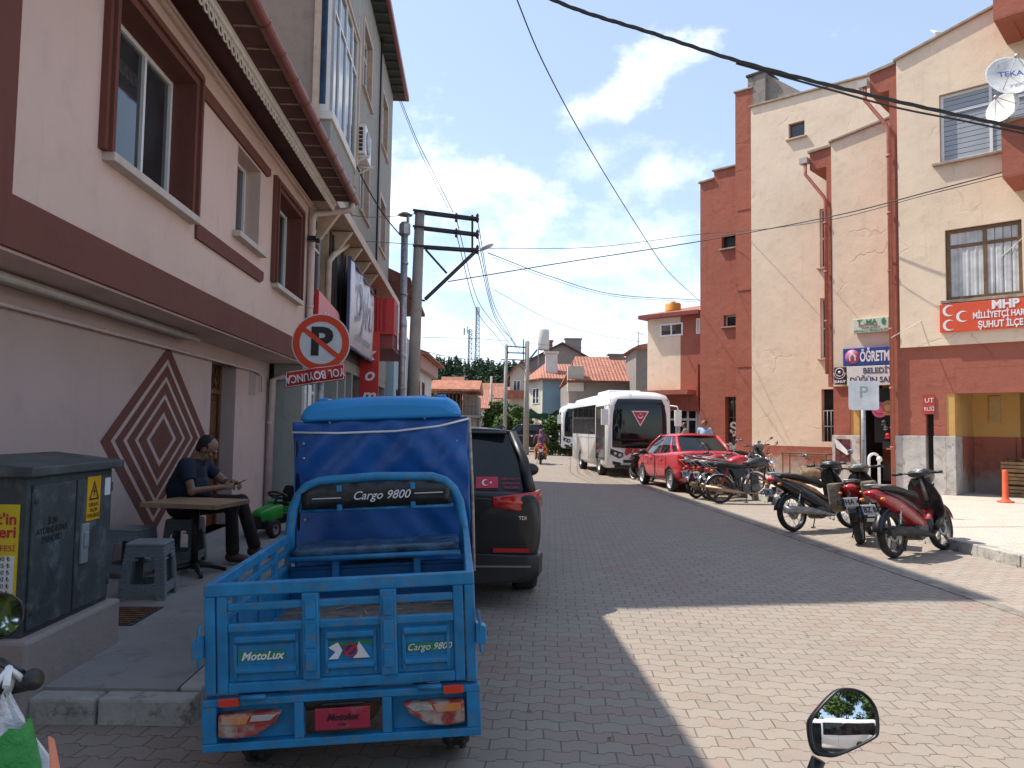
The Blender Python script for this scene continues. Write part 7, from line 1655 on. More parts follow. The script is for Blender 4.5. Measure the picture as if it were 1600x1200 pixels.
J=dict(pel=(0,-.02,.53),chest=(0,.04,.80),neck=(0,.10,.955),head=(0,.185,1.045),shr=(.19,.05,.90),shl=(-.19,.09,.90),elr=(.27,.13,.675),ell=(-.24,.30,.72),wrr=(.12,.36,.70),wrl=(-.02,.42,.735),
  hdr=(-.35,.95,.15),hur=(.8,.3,.45),hdl=(.55,.75,-.05),hul=(-.4,.4,.8),curlr=.9,curll=.8,hipr=(.10,.0,.52),hipl=(-.10,.0,.52),knr=(.15,.45,.53),knl=(-.17,.47,.54),anr=(.13,.47,.09),anl=(-.20,.60,.09),tor=(.14,.63,.035),tol=(-.24,.77,.035),belly=.205)
man_loc=(-3.42,8.0,.15); mrz=R(-82)
man=human('man in dark navy shirt seated at the wooden table looking at his phone',man_loc,mrz,J,m_navy,m_dtrou,m_shoe,1.13,.010,look=(-.02,.78,-.55))
Mm=Matrix.Translation(man_loc)@Matrix.Rotation(mrz,4,'Z')@Matrix.Scale(1.13,4)
ph=thing('phone','black phone held in the seated man\'s hands','phone',Mm@Vector((.045,.49,.735)),mrz,rot=(R(25),0,mrz)); mb=MB(); mb.box(-.036,.036,-.075,.075,-.004,.004); c_=mb.build('case',m_black,ph,bevel=.004); mb=MB(); mb.box(-.032,.032,-.07,.07,.0042,.005); mb.build('screen',simple('screen_glass',(.05,.06,.08),.05),ph)
stand=dict(pel=(0,0,.93),chest=(0,.01,1.27),neck=(0,.02,1.46),head=(0,.05,1.59),shr=(.19,.0,1.39),shl=(-.19,.0,1.39),elr=(.25,-.03,1.12),ell=(-.25,-.03,1.12),wrr=(.24,.12,.90),wrl=(-.24,.10,.88),hipr=(.09,0,.90),hipl=(-.09,0,.90),knr=(.10,.02,.50),knl=(-.10,.02,.50),anr=(.10,0,.09),anl=(-.10,0,.09),tor=(.12,.16,.035),tol=(-.12,.16,.035))
p=at(1101,680,24.6); human('man in light blue shirt standing behind the red saloon car',(p.x,24.6,.32),R(140),stand,simple('light_blue_shirt',(.30,.42,.58),.85,var=.15,bmp=.5,bscale=12),m_dtrou,m_shoe,.955,.02,look=(.5,.9,0),hands=True)
p=at(1071,680,27.5); human('man in grey shirt standing near the shop door beyond the red car',(p.x,27.5,.32),R(70),stand,simple('grey_shirt',(.26,.25,.24),.85,var=.15),m_dtrou,m_shoe,.93,.02,look=(.2,1,-.1))
ride=dict(pel=(0,-.25,.88),chest=(0,-.18,1.17),neck=(0,-.14,1.33),head=(0,-.10,1.44),shr=(.18,-.15,1.27),shl=(-.18,-.15,1.27),elr=(.30,.02,1.10),ell=(-.30,.02,1.10),wrr=(.33,.20,1.02),wrl=(-.33,.20,1.02),hipr=(.10,-.22,.84),hipl=(-.10,-.22,.84),knr=(.24,.10,.66),knl=(-.24,.10,.66),anr=(.22,-.02,.26),anl=(-.22,-.02,.26),tor=(.23,.14,.22),tol=(-.23,.14,.22))
rl=(at(845,700,34.5).x,34.5,0)
scooter('red motorcycle being ridden away along the street',rl,R(-3),m_redlac,m_bikeblack,lean=0,steer=0,plt='',group='moving traffic')
human('rider in purple headscarf and orange trousers on the red motorcycle',rl,R(-3),ride,simple('purple_cardigan',(.13,.05,.09),.85,var=.3),simple('orange_trousers',(.55,.20,.06),.85,var=.3),m_black,1.0,.02,hair=False,sleeve='long',look=(0,1,0),scarf=simple('purple_scarf',(.22,.08,.14),.85,var=.4,scale=20))
# ---------------------------------------------------------------- table, stools, tractor
m_oak=simple('laminate_wood',(.36,.25,.15),.45,var=.22,scale=7)
tb=thing('cafe_table','wood topped pedestal table on black metal base against the mural wall','table',(-3.05,7.40,.15),R(-10))
mb=MB(); mb.box(-.39,.39,-.31,.31,.655,.70); mb.build('tabletop',m_oak,tb,bevel=.004)
mb=MB(); mb.box(-.30,.30,-.02,.02,.64,.655); mb.box(-.02,.02,-.25,.25,.635,.653); mb.tube([(0,0,.05),(0,0,.64)],.035,12); mb.build('pedestal',m_black,tb)
for a in range(4):
    q=PI/4+a*PI/2; mb=MB(); mb.tube([(0,0,.09),(.14*math.cos(q),.14*math.sin(q),.07),(.30*math.cos(q),.30*math.sin(q),.018)],[.032,.028,.02],8); mb.build('foot',m_black,tb)
m_stool=simple('grey_wicker_plastic',(.22,.265,.285),.45,var=.08,bmp=.7,bscale=60)
def stool(label,x,y,rz):
    t=thing('plastic_stool',label,'stool',(x,y,.15),rz,'grey woven plastic stools')
    mb=MB(); H=.46; a,b=.145,.185
    mb.prism([(-.155,-.13),(-.13,-.155),(.13,-.155),(.155,-.13),(.155,.13),(.13,.155),(-.13,.155),(-.155,.13)],H-.03,H,'z'); mb.build('seat',m_stool,t,bevel=.012)
    for k in range(4):
        M=Matrix.Rotation(k*PI/2,4,'Z')
        # side panel with an arched window: two legs and an apron
        mb=MB()
        out=[(-b,0),(-b+.065,0),(-b+.085,.10),(-b+.095,.30),(-b+.125,.35),(b-.125,.35),(b-.095,.30),(b-.085,.10),(b-.065,0),(b,0),(a,H-.03),(-a,H-.03)]
        vs=[]; 
        for d in (0,.016):
            for x_,z in out: vs.append(M@Vector((x_,-(b-(b-a)*z/H)+d,z)))
        n=len(out); quads=[(0,1,2,3,11),(3,4,11),(4,5,10,11),(5,6,10),(6,7,8,9,10)]
        fs=[]
        for q in quads: fs.append(q); fs.append(tuple(i+n for i in q)[::-1])
        for i in range(n): fs.append((i,(i+1)%n,(i+1)%n+n,i+n))
        mb.add(vs,fs)
        w1=b-(b-a)*.09/H; q=[M@Vector((s_*(w1-.05),-w1+d_,z_)) for d_ in (0.002,.014) for z_ in (.05,.13) for s_ in (-1,1)]; mb.add(q,[(0,1,3,2),(4,5,7,6),(0,1,5,4),(2,3,7,6),(0,2,6,4),(1,3,7,5)])
        for z in [.04+.028*j for j in range(15)]:
            for s in (-1,1):
                w0=b-(b-a)*z/H; x0=w0-.002; x1=w0-(.06 if z<.3 else .12)
                mb.add([M@Vector((s*x0,-w0-.004,z)),M@Vector((s*x1,-w0-.004,z)),M@Vector((s*x1,-w0-.004,z+.012)),M@Vector((s*x0,-w0-.004,z+.012)),M@Vector((s*x0,-w0+.004,z)),M@Vector((s*x1,-w0+.004,z)),M@Vector((s*x1,-w0+.004,z+.012)),M@Vector((s*x0,-w0+.004,z+.012))],[(0,1,2,3),(0,4,5,1),(3,2,6,7)])
        mb.build('side_panel',m_stool,t)
    return t
stool('empty grey plastic stool in front of the table near the electrical cabinet',-3.02,6.42,R(8)); stool('grey plastic stool under the seated man',-3.40,7.98,R(4)); stool('grey plastic stool pushed under the table beside the wall',-3.58,7.25,R(-5))
tc_=thing('toy_tractor','green ride-on toy tractor with black wheels parked on the pavement','toy tractor',(-3.12,10.1,.15),R(165))
m_tg=simple('toy_green',(.02,.30,.04),.35,var=.08)
mb=MB(); mb.loft([[Vector((x,y,z)) for x,z in ((-w,z0),(w,z0),(w,z1-.03),(w*.8,z1),(-w*.8,z1),(-w,z1-.03))] for y,w,z0,z1 in ((-.05,.10,.22,.40),(.15,.10,.20,.39),(.38,.085,.20,.35),(.42,.07,.22,.32))]); mb.build('bonnet',m_tg,tc_,bevel=.015,seg=3)
mb=MB(); mb.box(-.12,.12,-.42,-.08,.28,.33); 
for s in (-1,1): mb.prism([(-.42,.26),(-.45,.36),(-.35,.42),(-.18,.42),(-.10,.34),(-.12,.30)],s*.17-.06,s*.17+.06,'x')
mb.build('mudguards',m_tg,tc_,bevel=.015,seg=3)
mb=MB(); mb.box(-.09,.09,-.40,.36,.14,.24); mb.box(-.2,.2,.24,.30,.10,.16); mb.box(-.07,.07,.38,.44,.14,.28); mb.build('chassis',m_black,tc_,bevel=.01)
mb=MB(); mb.box(-.10,.10,-.34,-.14,.36,.41); mb.loft([[Vector((x,y,z)) for x,z in ((-.1,.38),(.1,.38),(.1,.55),(.06,.62),(-.06,.62),(-.1,.55))] for y in (-.38,-.33)]); mb.build('seat',m_black,tc_,bevel=.015,seg=3)
mb=MB(); mb.tube([(0,.02,.38),(0,-.05,.50)],.02,8); mb.tube([(.12*math.cos(a),-.055+.10*math.sin(a),.51+.05*math.sin(a)) for a in [2*PI*i/18 for i in range(18)]],.016,7,close=True); mb.bar((-.11,-.055,.51),(.11,-.055,.51),.03,.015); mb.build('steering_wheel',m_black,tc_)
for y,r,w,xx in ((.28,.115,.08,.17),(-.26,.145,.10,.22)):
    for s in (-1,1): wheel(tc_,(s*xx,y,r),r,w,5,.55,rimmat=simple('toy_grey',(.35,.36,.38),.4))
# ---------------------------------------------------------------- electrical cabinet
cb=thing('electrical_cabinet','dark grey steel electrical cabinet with two doors on a pink concrete plinth','electrical cabinet',(-2.60,4.10,0),R(2.4))
m_cab=simple('cabinet_paint',(.055,.065,.068),.5,var=.3,scale=2.5,bmp=.15,dirt=(.13,.15,.155),dirtamt=.45)
mb=MB(); mb.box(-.80,-.0,0,.93,.44,1.29); mb.build('case',m_cab,cb,bevel=.006)
mb=MB(); mb.prism([(-.85,1.30),(.05,1.30),(.05,1.35),(-.40,1.40),(-.85,1.35)],-.05,.99,'y'); mb.box(-.80,.0,0,.93,1.288,1.302); mb.build('roof',m_cab,cb,bevel=.006)
for y0_,y1_ in ((.03,.46),(.48,.90)):
    mb=MB(); mb.box(.0,.018,y0_,y1_,.47,1.25); d=mb.build('door',m_cab,cb,bevel=.006)
    mb=MB(); 
    for z in (.55,1.15): mb.tube([(.02,y0_+.012 if y0_<.1 else y1_-.012,z),(.02,y0_+.012 if y0_<.1 else y1_-.012,z+.06)],.009,6)
    mb.build('hinge',m_cab,d)
    if y0_>.1: mb=MB(); mb.box(.018,.035,.52,.60,.74,.98); mb.box(.035,.045,.535,.585,.84,.93); mb.build('handle',simple('handle_zinc',(.26,.28,.29),.5),d,bevel=.006)
X_=(0,1,0); Z_=(0,0,1)
mb=MB()
for i,s in enumerate(('İLBE','AYDINLATMA','PANOSU')): text(mb,s,.05,(.0195,.22,1.04-.05*i),X_,Z_,thick=.001,bold=.001)
mb.build('stencil_lettering',simple('stencil_black',(.015,.016,.018),.7),cb)
mb=MB(); mb.box(.012,.0215,.06,.22,.60,.76); mb.box(.012,.0215,.23,.34,.66,.75); mb.build('faded_patch',simple('faded_grey',(.12,.145,.15),.7,var=.4,scale=14),cb) if False else None
ws=MB(); ws.box(.019,.023,.58,.74,.99,1.26); wsn=ws.build('warning_sign',simple('warning_yellow',(.72,.38,.01),.45),cb)
mb=MB(); P0=[(.66,1.235),(.60,1.115),(.72,1.115)]; P1=[(.66,1.215),(.617,1.125),(.703,1.125)]
vs=[(.0245,a,b) for a,b in P0]+[(.0245,a,b) for a,b in P1]; mb.add(vs,[(0,1,4,3),(1,2,5,4),(2,0,3,5)]); mb.prism([(.668,1.20),(.645,1.165),(.66,1.165),(.652,1.132),(.678,1.172),(.662,1.172)],.0235,.025,'x')
for i,s in enumerate(('DİKKAT','ÖLÜM','TEHLİKESİ')): text(mb,s,.032,(.0245,.66,1.085-.034*i),X_,Z_,thick=.001)
mb.build('warning_mark',m_black,wsn,fix=False)
mb=MB(); mb.box(.019,.022,.80,.87,1.13,1.24); mb.build('inspection_sticker',m_white,cb)
pst=MB(); pst.box(-.36,-.035,-.006,-.001,.60,1.15); po=pst.build('price_poster',simple('poster_yellow',(.72,.55,.02),.4),cb)
xr,zr_=(1,0,0),(0,0,1)
mb=MB(); text(mb,"t'in",.085,(-.045,-.008,1.07),xr,zr_,thick=.001,align='RIGHT',bold=.002); text(mb,'Yeri',.085,(-.045,-.008,1.0),xr,zr_,thick=.001,align='RIGHT',bold=.002); text(mb,'TARİFESİ',.045,(-.045,-.008,.915),xr,zr_,thick=.001,align='RIGHT'); mb.build('poster_heading',m_smallred,po)
mb=MB(); mb.box(-.34,-.155,-.009,-.006,.66,.87); mb.box(-.30,-.05,-.009,-.006,.605,.65); mb.build('poster_panel',m_black,po)
mb=MB(); mb.box(-.150,-.05,-.009,-.006,.66,.875); mb.build('poster_price_strip',m_swhite,po)
mb=MB(); text(mb,'K',.04,(-.16,-.009,.892),xr,zr_,thick=.001)
for i,s in enumerate(('40 ₺','25 ₺','40 ₺','40 ₺','30 ₺','10 ₺')): text(mb,s,.034,(-.10,-.0105,.86-.036*i),xr,zr_,thick=.001)
mb.build('poster_prices',m_black,po)
mb=MB(); mb.box(-.86,.07,-.06,.98,.0,.44); mb.build('plinth',plaster('plinth_render',(.36,.30,.28),stain=(.24,.22,.21),amt=.6),cb,bevel=.02)
mb=MB(); mb.box(.30,.58,1.1,1.75,.151,.156); 
gr=thing('drain_grate','dark drain grate in the pavement next to the cabinet plinth','grate',(-2.98,5.75,.15),R(3)); mb=MB(); mb.box(-.28,.28,-.28,.28,.001,.006); mb.build('frame',m_dullblack,gr); mb=MB()
for i in range(9): mb.box(-.25,.25,-.25+i*.058,-.23+i*.058,.006,.014)
mb.build('grate_bars',m_rust,gr)
# ---------------------------------------------------------------- road signs
np_=thing('no_parking_sign','round no parking sign on a post with a bent upside down red plate under it','road sign',(-2.0,7.85,.15),R(2))
zc_=2.46-.15
mb=MB(); mb.tube([(-.02,.05,0),(0,.05,zc_+.25)],.028,12); mb.build('post',simple('galvanised',(.33,.34,.35),.5,metal=.5,dirt=(.2,.17,.14),dirtamt=.4),np_)
dx=Vector((1,.0,0)); 
def disc(name,r0,r1,y,mat,par=np_,n=40): mb=MB(); mb.lathe([(r0,0),(r1,0),(r1,.004),(r0,.004)] if r0 else [(0,0),(r1,0),(r1,.004),(0,.004)],(0,y,zc_),(0,-1,0),n,close=bool(r0),sm=False); return mb.build(name,mat,par)
disc('disc',0,.305,.0,simple('sign_face_white',(.62,.66,.68),.35)); m_signred=simple('sign_orange_red',(.66,.055,.02),.35,var=.06)
disc('red_ring',.222,.292,-.005,m_signred)
mb=MB(); a=R(-38); c_=Vector((math.cos(a),0,math.sin(a))); n_=Vector((-c_.z,0,c_.x)); y=Vector((0,-.0125,zc_)); mb.add([y+c_*-.226+n_*.024,y+c_*.226+n_*.024,y+c_*.226-n_*.024,y-c_*.226-n_*.024],[(0,1,2,3)]); mb.build('slash',m_signred,np_)
mb=MB(); text(mb,'P',.40,(0,-.0085,zc_-.0),(1,0,0),(0,0,1),thick=.002,sx=1.12,bold=.016); mb.build('letter_p',m_black,np_)
mb=MB(); vs=[]; n=16
for i in range(n+1):
    u=-.31+.62*i/n; yy=-.015-.035*math.exp(-(u/.06)**2); tilt=.165*u; 
    for k in (-1,1): vs.append((u-.05,yy+.012,zc_-.345+tilt+k*.085))
mb.add(vs,[(2*i,2*i+2,2*i+3,2*i+1) for i in range(n)],0,True); plq=mb.build('plate',m_sred,np_,solid=.005,fix=False)
xd=Vector((-1,0,-.165)).normalized(); zd=Vector((.165,0,-1)).normalized()
mb=MB(); cpl=Vector((-.05,-.022,zc_-.345)); 
text(mb,'YOL BOYUNCA',.118,cpl,xd,zd,thick=.003,sx=.74,bold=.002)
for v in mb.v: v.y-=.035*math.exp(-((v.x+.05)/.06)**2)
for k in (-1,1): 
    pts=[]
    for i in range(n+1): u=-.295+.59*i/n; pts.append(Vector((u-.05,-.012-.035*math.exp(-(u/.06)**2),zc_-.345+.165*u+k*.075)))
    mb.tube(pts,.004,4)
mb.bar((-.345,-.012,zc_-.345-.05-.075),(-.345,-.012,zc_-.345-.05+.075),.008,.004); mb.bar((.245,-.012,zc_-.345+.049-.075),(.245,-.012,zc_-.345+.049+.075),.008,.004)
mb.build('plate_lettering',m_swhite,plq)
Yp=13.7; p=at(1349,618,Yp); ps_=thing('parking_sign','sun faded square parking sign on a grey post in front of the hat shop','road sign',(p.x,Yp,.15),R(-14)); zs_=p.z-.15
mb=MB(); mb.tube([(0,.03,0),(0,.03,zs_+.2)],.04,12); mb.build('post',MATS['galvanised'],ps_)
mb=MB(); q=[]; 
for cx_,cz_,a0 in ((.21,.22,0),(-.21,.22,90),(-.21,-.22,180),(.21,-.22,270)):
    for k in range(5): a=R(a0+22.5*k); q.append((cx_+.045*math.cos(a),zs_+cz_+.045*math.sin(a)))
mb.prism(q,-.03,-.024,'y'); mb.build('plate',simple('faded_sign_white',(.84,.84,.82),.4),ps_)
mb=MB(); text(mb,'P',.3,(0,-.033,zs_+.05),(1,0,0),(0,0,1),thick=.002,bold=.004); mb.build('faded_letter',simple('faded_letter',(.42,.48,.50),.5),ps_)
# ---------------------------------------------------------------- things by the right building
def onb(px,py,yl): x,z=RL(px,py,yl); P_=Q+RX*x+RY*yl; return Vector((P_.x,P_.y,z))
P_=onb(1262,740,3.6); tt=thing('folding_table','old brown folding table against the beige wall','table',(P_.x,P_.y,.15),RZR)
mb=MB(); mb.box(-.75,.75,-.3,.3,.76,.80); mb.build('tabletop',simple('table_brown',(.12,.07,.045),.7,var=.4),tt,bevel=.004)
for x_,y_ in ((-.7,-.27),(.7,-.27),(-.7,.27),(.7,.27)): mb=MB(); mb.bar((x_,y_,0),(x_,y_,.76),.03,.03); mb.build('leg',m_rust,tt)
mb=MB(); mb.bar((-.7,-.27,.12),(-.7,.27,.12),.02,.02); mb.bar((-.7,-.28,.7),(.7,-.28,.7),.03,.03); mb.build('stretcher',m_rust,tt)
P_=onb(1272,744,3.5); sk=thing('sack','dusty brown sack heaped under the folding table','sack',(P_.x,P_.y,.15)); mb=MB(); 
rnd=random.Random(2)
for i in range(9): mb.ball((rnd.uniform(-.35,.35),rnd.uniform(-.15,.15),rnd.uniform(.08,.26)),(rnd.uniform(.16,.28),.2,rnd.uniform(.12,.2)))
o=mb.build('cloth',simple('sack_brown',(.22,.17,.12),.95,bmp=1.,bscale=15,var=.3),sk); remesh(o,.03,2)
P_=onb(1293,735,3.7); bx_=thing('cardboard_box','ochre crate standing by the marble pillar under the table','box',(P_.x,P_.y,.15),RZR); mb=MB()
for i in range(5): mb.box(-.18,.18,-.18,.18,.02+i*.12,.11+i*.12)
mb.build('slats',simple('ochre_box',(.45,.28,.08),.8),bx_,bevel=.006); mb=MB(); mb.box(-.165,.165,-.165,.165,0,.6); mb.build('core',m_dark,bx_)
x0,z1=RL(1305,686,y2-.07); x1,z0=RL(1329,722,y2-.07); po_=rb('torn_poster','torn dark red poster on the marble pillar base','poster'); mb=MB(); mb.box(x0,x1,y2-.075,y2-.068,z0,z1); mb.build('paper',simple('poster_dark_red',(.13,.03,.03),.6,var=.8,scale=9),po_)
mb=MB(); mb.add([(x0-.02,y2-.09,z1+.02),(x0+.1,y2-.10,z1-.05),(x1+.02,y2-.13,z0+.25),(x1-.08,y2-.12,z0+.2),(x0+.05,y2-.10,z0+.4)],[(0,1,2,3,4)]); mb.build('torn_flap',m_white,po_,solid=.003)
P_=onb(1571,771,-1.2); bo=thing('bollard','flexible orange red traffic bollard by the arcade','bollard',(P_.x,P_.y,.15)); m_boll=simple('bollard_orange',(.70,.10,.035),.5,dirt=(.4,.15,.1),dirtamt=.2)
mb=MB(); mb.lathe([(0,0),(.17,0),(.16,.03),(.09,.05),(.075,.08),(.06,.1),(.055,.66),(.045,.70),(0,.71)],n=20); mb.build('post',m_boll,bo)
P_=onb(1590,762,.9)
cr=thing('fruit_crate_stand','wooden crates of fruit standing in the shade of the arcade','crate',(P_.x+.2,P_.y,.15),RZR); m_crate=simple('crate_wood',(.28,.17,.08),.8,var=.3)
for k,(x_,z_) in enumerate(((0,0),(.02,.3),(.0,.58))):
    mb=MB()
    for i in range(3):
        for y_ in (-.3,.29): mb.box(-.45+x_,.45+x_,y_,y_+.012,z_+.01+i*.085,z_+.075+i*.085)
        for xx_ in (-.45,.44): mb.box(xx_+x_,xx_+x_+.012,-.29,.29,z_+.01+i*.085,z_+.075+i*.085)
    mb.box(-.44+x_,.44+x_,-.29,.29,z_,z_+.012); mb.build('crate',m_crate,cr)
mb=MB(); rnd=random.Random(4)
for i in range(70): mb.ball((rnd.uniform(-.4,.4),rnd.uniform(-.25,.25),.58+.24+rnd.uniform(0,.06)),.045,n=7,m=5)
mb.build('fruit',simple('fruit_brown',(.20,.09,.03),.5,var=.5,scale=5),cr)
# hats on rack
hr=rb('hat_rack','dark rack hung with hats in the shop doorway','rack'); yh=y2+.12
xa,zt_=RL(1383,622,yh); xb__,zb_=RL(1410,700,yh)
mb=MB(); mb.box(xa-.3,xb__,yh,yh+.03,1.35,2.9); mb.box(xa-.02,xb__,yh-.2,yh,1.2,1.38); mb.build('panel',m_black,hr)
mb=MB(); mb.tube([(xa-.3,yh,3.0),(xb__,yh,3.0)],.012,6); mb.build('rail',m_steel,hr)
hcol=[(.70,.16,.30),(.50,.33,.14),(.60,.52,.40),(.06,.07,.09),(.22,.30,.42),(.55,.04,.04),(.08,.15,.35),(.65,.38,.24),(.50,.03,.03),(.18,.18,.19),(.55,.5,.1),(.1,.25,.4)]
hn=['pink sun hat','straw sun hat','cream sun hat','black cap','grey blue cap','red cap with blue peak','blue cap','peach cap','bright red cap','charcoal cap','yellow cap','teal cap']
hp=[(1375,640,.23),(1388,637,.22),(1402,640,.2),(1382,660,.12),(1396,664,.13),(1388,680,.13),(1398,681,.12),(1390,697,.13),(1400,696,.14),(1385,668,.10),(1407,655,.1),(1407,672,.1)]
for (c_,n_,(px,py,r_)) in zip(hcol,hn,hp):
    P_=onb(px,py,yh-.09); h=thing('hat',n_+' hanging on the shop rack','hat',P_,RZR,'hats on the shop rack'); m_=simple('hat_'+n_.replace(' ','_'),c_,.8,var=.2)
    ax=(0,-1,.15)
    mb=MB(); mb.lathe([(0,.10),(r_*.35,.095),(r_*.48,.06),(r_*.5,0)],(0,0,0),ax,16); mb.build('crown',m_,h)
    mb=MB()
    if r_>.18: mb.lathe([(r_*.5,0),(r_*.8,.01),(r_,-.01),(r_,-.015),(r_*.5,-.008)],(0,0,0),ax,20,close=True)
    else: mb.box(-r_*.5,r_*.5,-.10,-.02,-r_*.75,-r_*.35)
    mb.build('brim',m_,h)
# white hooped post
P_=ground(1366,756,.15); hp_=thing('hoop_post','white painted hooped steel post on the right pavement behind the motorcycles','post',(P_.x*.82,P_.y*.82,.15)); d_=Vector((P_.x,P_.y,0)).length
mb=MB(); mb.tube([(-.12,0,0),(-.12,0,.85)]+[(.12*-math.cos(a),0,.85+.12*math.sin(a)) for a in [PI*i/8 for i in range(1,8)]]+[(.12,0,.85),(.12,0,0)],.032,10); mb.build('hoop',m_white,hp_)
mb=MB(); mb.lathe([(0,0),(.06,0),(.07,.02),(.07,.04),(0,.06)],(.1,-.03,.84),(0,-1,.2),14); mb.build('cap',m_whitep,hp_)
# raised slab in front of arcade, weeds and litter
mb=MB(); xs0,_=RL(1415,785,-1.2); 
a=ground(1440,784,.15); b=ground(1600,800,.15)
wd=MB(); rnd=random.Random(9)
m_weed=simple('dry_weeds',(.10,.13,.04),.9,var=.4)
for i in range(46):
    yy=rnd.uniform(7,22); xx_=lx(yy,6.69)+rnd.uniform(-.04,.02)
    for k in range(6): a=rnd.uniform(0,6.28); h_=rnd.uniform(.02,.07); wd.add([(xx_,yy,0),(xx_+.01,yy,0),(xx_+.03*math.cos(a),yy+.03*math.sin(a),h_)],[(0,1,2)])
for i in range(60):
    yy=rnd.uniform(4.3,14); xx_=lx(yy,-1.42)+rnd.uniform(0,.05)
    for k in range(5): a=rnd.uniform(0,6.28); h_=rnd.uniform(.02,.06); wd.add([(xx_,yy,0),(xx_+.01,yy,0),(xx_+.03*math.cos(a),yy+.03*math.sin(a),h_)],[(0,1,2)])
o=wd.build('weeds',m_weed,fix=False); tag(o,'small weeds growing along the kerbs','weeds',kind='stuff')
lt=MB()
for i in range(260):
    yy=rnd.uniform(2.8,26); xx_=rnd.uniform(-1.2,6.3); s_=rnd.uniform(.004,.016); a=rnd.uniform(0,6.28); c=Vector((xx_,yy,.012))
    lt.add([c+Vector((s_*math.cos(a+k*1.3+.2*k),s_*math.sin(a+k*1.3+.2*k),rnd.uniform(-.004,.004))) for k in range(4)]+[c+Vector((0,0,-.01))],[(0,1,2,3)],0)
o=lt.build('litter',simple('dry_litter',(.16,.12,.08),.95,var=.5),fix=False); tag(o,'tiny dry leaves and grit scattered on the road','litter',kind='stuff')
# ---------------------------------------------------------------- foreground motorcycles (photographer's own and neighbour)
om=scooter("photographer's own black motorcycle, only its right mirror in view",(.075,.70,0),0,m_bikeblack,m_bikeblack,lean=0,steer=0,plt='',mirrors=(),group='motorcycles in the foreground')
cpt=at(1303,1216,1.0); mb=MB(); 
SHK=.9
shape=[(-.046,-.052),(-.050,-.02),(-.044,.0),(-.012,.038),(.008,.046),(.030,.040),(.044,.018),(.044,-.016),(.034,-.030),(-.010,-.055),(-.03,-.058)]
shape=[(a*SHK,b*SHK*.86) for a,b in shape]
off=Vector(om.location)
fx=(cpt-CAM).normalized(); rx=fx.cross(Vector((0,0,1))).normalized(); uz_=rx.cross(fx)
nrm=(Vector((.16,-.97,.13)).normalized()-fx).normalized(); mx_=Vector((0,0,1)).cross(nrm).normalized()*1; mz_=nrm.cross(mx_)
if mx_.dot(rx)<0: mx_=-mx_; mz_=-mz_ if mz_.z<0 else mz_
MP=lambda x,z,d: cpt-off+mx_*x+mz_*z+nrm*d
def smooth_shape(s,k=1.): 
    out=[]; n=len(s)
    for i in range(n):
        a,b,c,d=s[i-1],s[i],s[(i+1)%n],s[(i+2)%n]
        for j in range(4):
            t=j/4; out.append(tuple(k*.5*((2*b[q])+(-a[q]+c[q])*t+(2*a[q]-5*b[q]+4*c[q]-d[q])*t*t+(-a[q]+3*b[q]-3*c[q]+d[q])*t**3) for q in (0,1)))
    return out
rings=[]
for k,d in ((.90,.0075),(.97,.009),(1.0,.004),(.97,-.008),(.80,-.022),(.4,-.03),(.05,-.032)): rings.append([MP(x,z,d) for x,z in smooth_shape(shape,k)])
inner=[MP(x,z,.0045) for x,z in smooth_shape(shape,.90)]
mb.loft([inner]+rings,caps=True); mo=mb.build('mirror',simple('mirror_housing',(.012,.010,.010),.35),om)
mb=MB(); vs=[MP(0,0,.0087)]; ks=[i/10 for i in range(1,11)]; ng=len(smooth_shape(shape,1))
for k in ks: vs+=[MP(x,z,.0042+.0045*(1-(x*x+z*z)/.0022)) for x,z in smooth_shape(shape,.905*k)]
fs=[(0,1+i,1+(i+1)%ng) for i in range(ng)]
for j in range(9): fs+=[(1+j*ng+i,1+(j+1)*ng+i,1+(j+1)*ng+(i+1)%ng,1+j*ng+(i+1)%ng) for i in range(ng)]
mb.add(vs,fs,0,True); mb.build('mirror_glass',m_mirror,mo,fix=False)
mb=MB(); mb.tube([MP(-.03,-.05,-.015),MP(-.045,-.085,-.02),MP(-.05,-.15,-.03),Vector((.26,.27,1.02))],[.009,.009,.007,.007],8); mb.build('mirror_stem',m_black,mo)
nb=scooter('neighbouring motorcycle at the left edge with a carrier bag hung on its grip',(-1.26,1.02,0),R(-2),m_bikeblack,m_bikeblack,lean=0,steer=0,plt='',mirrors=(),group='motorcycles in the foreground')
nb.scale=(1.08,1.08,1.14)
gp=at(22,1072,1.30)
cm=at(-4,963,1.55); ax=(CAM-cm).normalized()
mb=MB(); mb.lathe([(0,-.03),(.03,-.025),(.044,-.008),(.047,0),(.044,.004),(.042,.001)],cm,ax,24); mir=mb.build('mirror',MATS['mirror_housing'],None); mir.parent=nb; mir.matrix_parent_inverse=nb.matrix_basis.inverted()
mb=MB(); mb.lathe([(0,.002),(.0425,.002)],cm,ax,24); mg_=mb.build('mirror_glass',m_mirror,None,fix=False); mg_.parent=mir
mb=MB(); mb.tube([cm-ax*.02,cm+Vector((-.06,.02,-.08)),(gp.x-.12,gp.y+.05,gp.z+.02)],.006,6); st_=mb.build('mirror_stem',m_black,None); st_.parent=mir
mb=MB(); a=at(50,1062,1.28); b=at(-30,1082,1.36); mb.tube([a,b,b+(b-a)*.6],[.0165,.0155,.012],14); mb.lathe([(0,0),(.0175,0),(.0175,.006),(0,.008)],a,(a-b),16); g2=mb.build('grip',m_black,None); g2.parent=nb; g2.matrix_parent_inverse=nb.matrix_basis.inverted()
mb=MB(); c0=at(34,1052,1.27); mb.tube([c0,c0+Vector((-.05,.02,.012)),c0+Vector((-.14,.05,.0))],.007,6); g3=mb.build('brake_lever',m_black,None); g3.parent=nb; g3.matrix_parent_inverse=nb.matrix_basis.inverted()
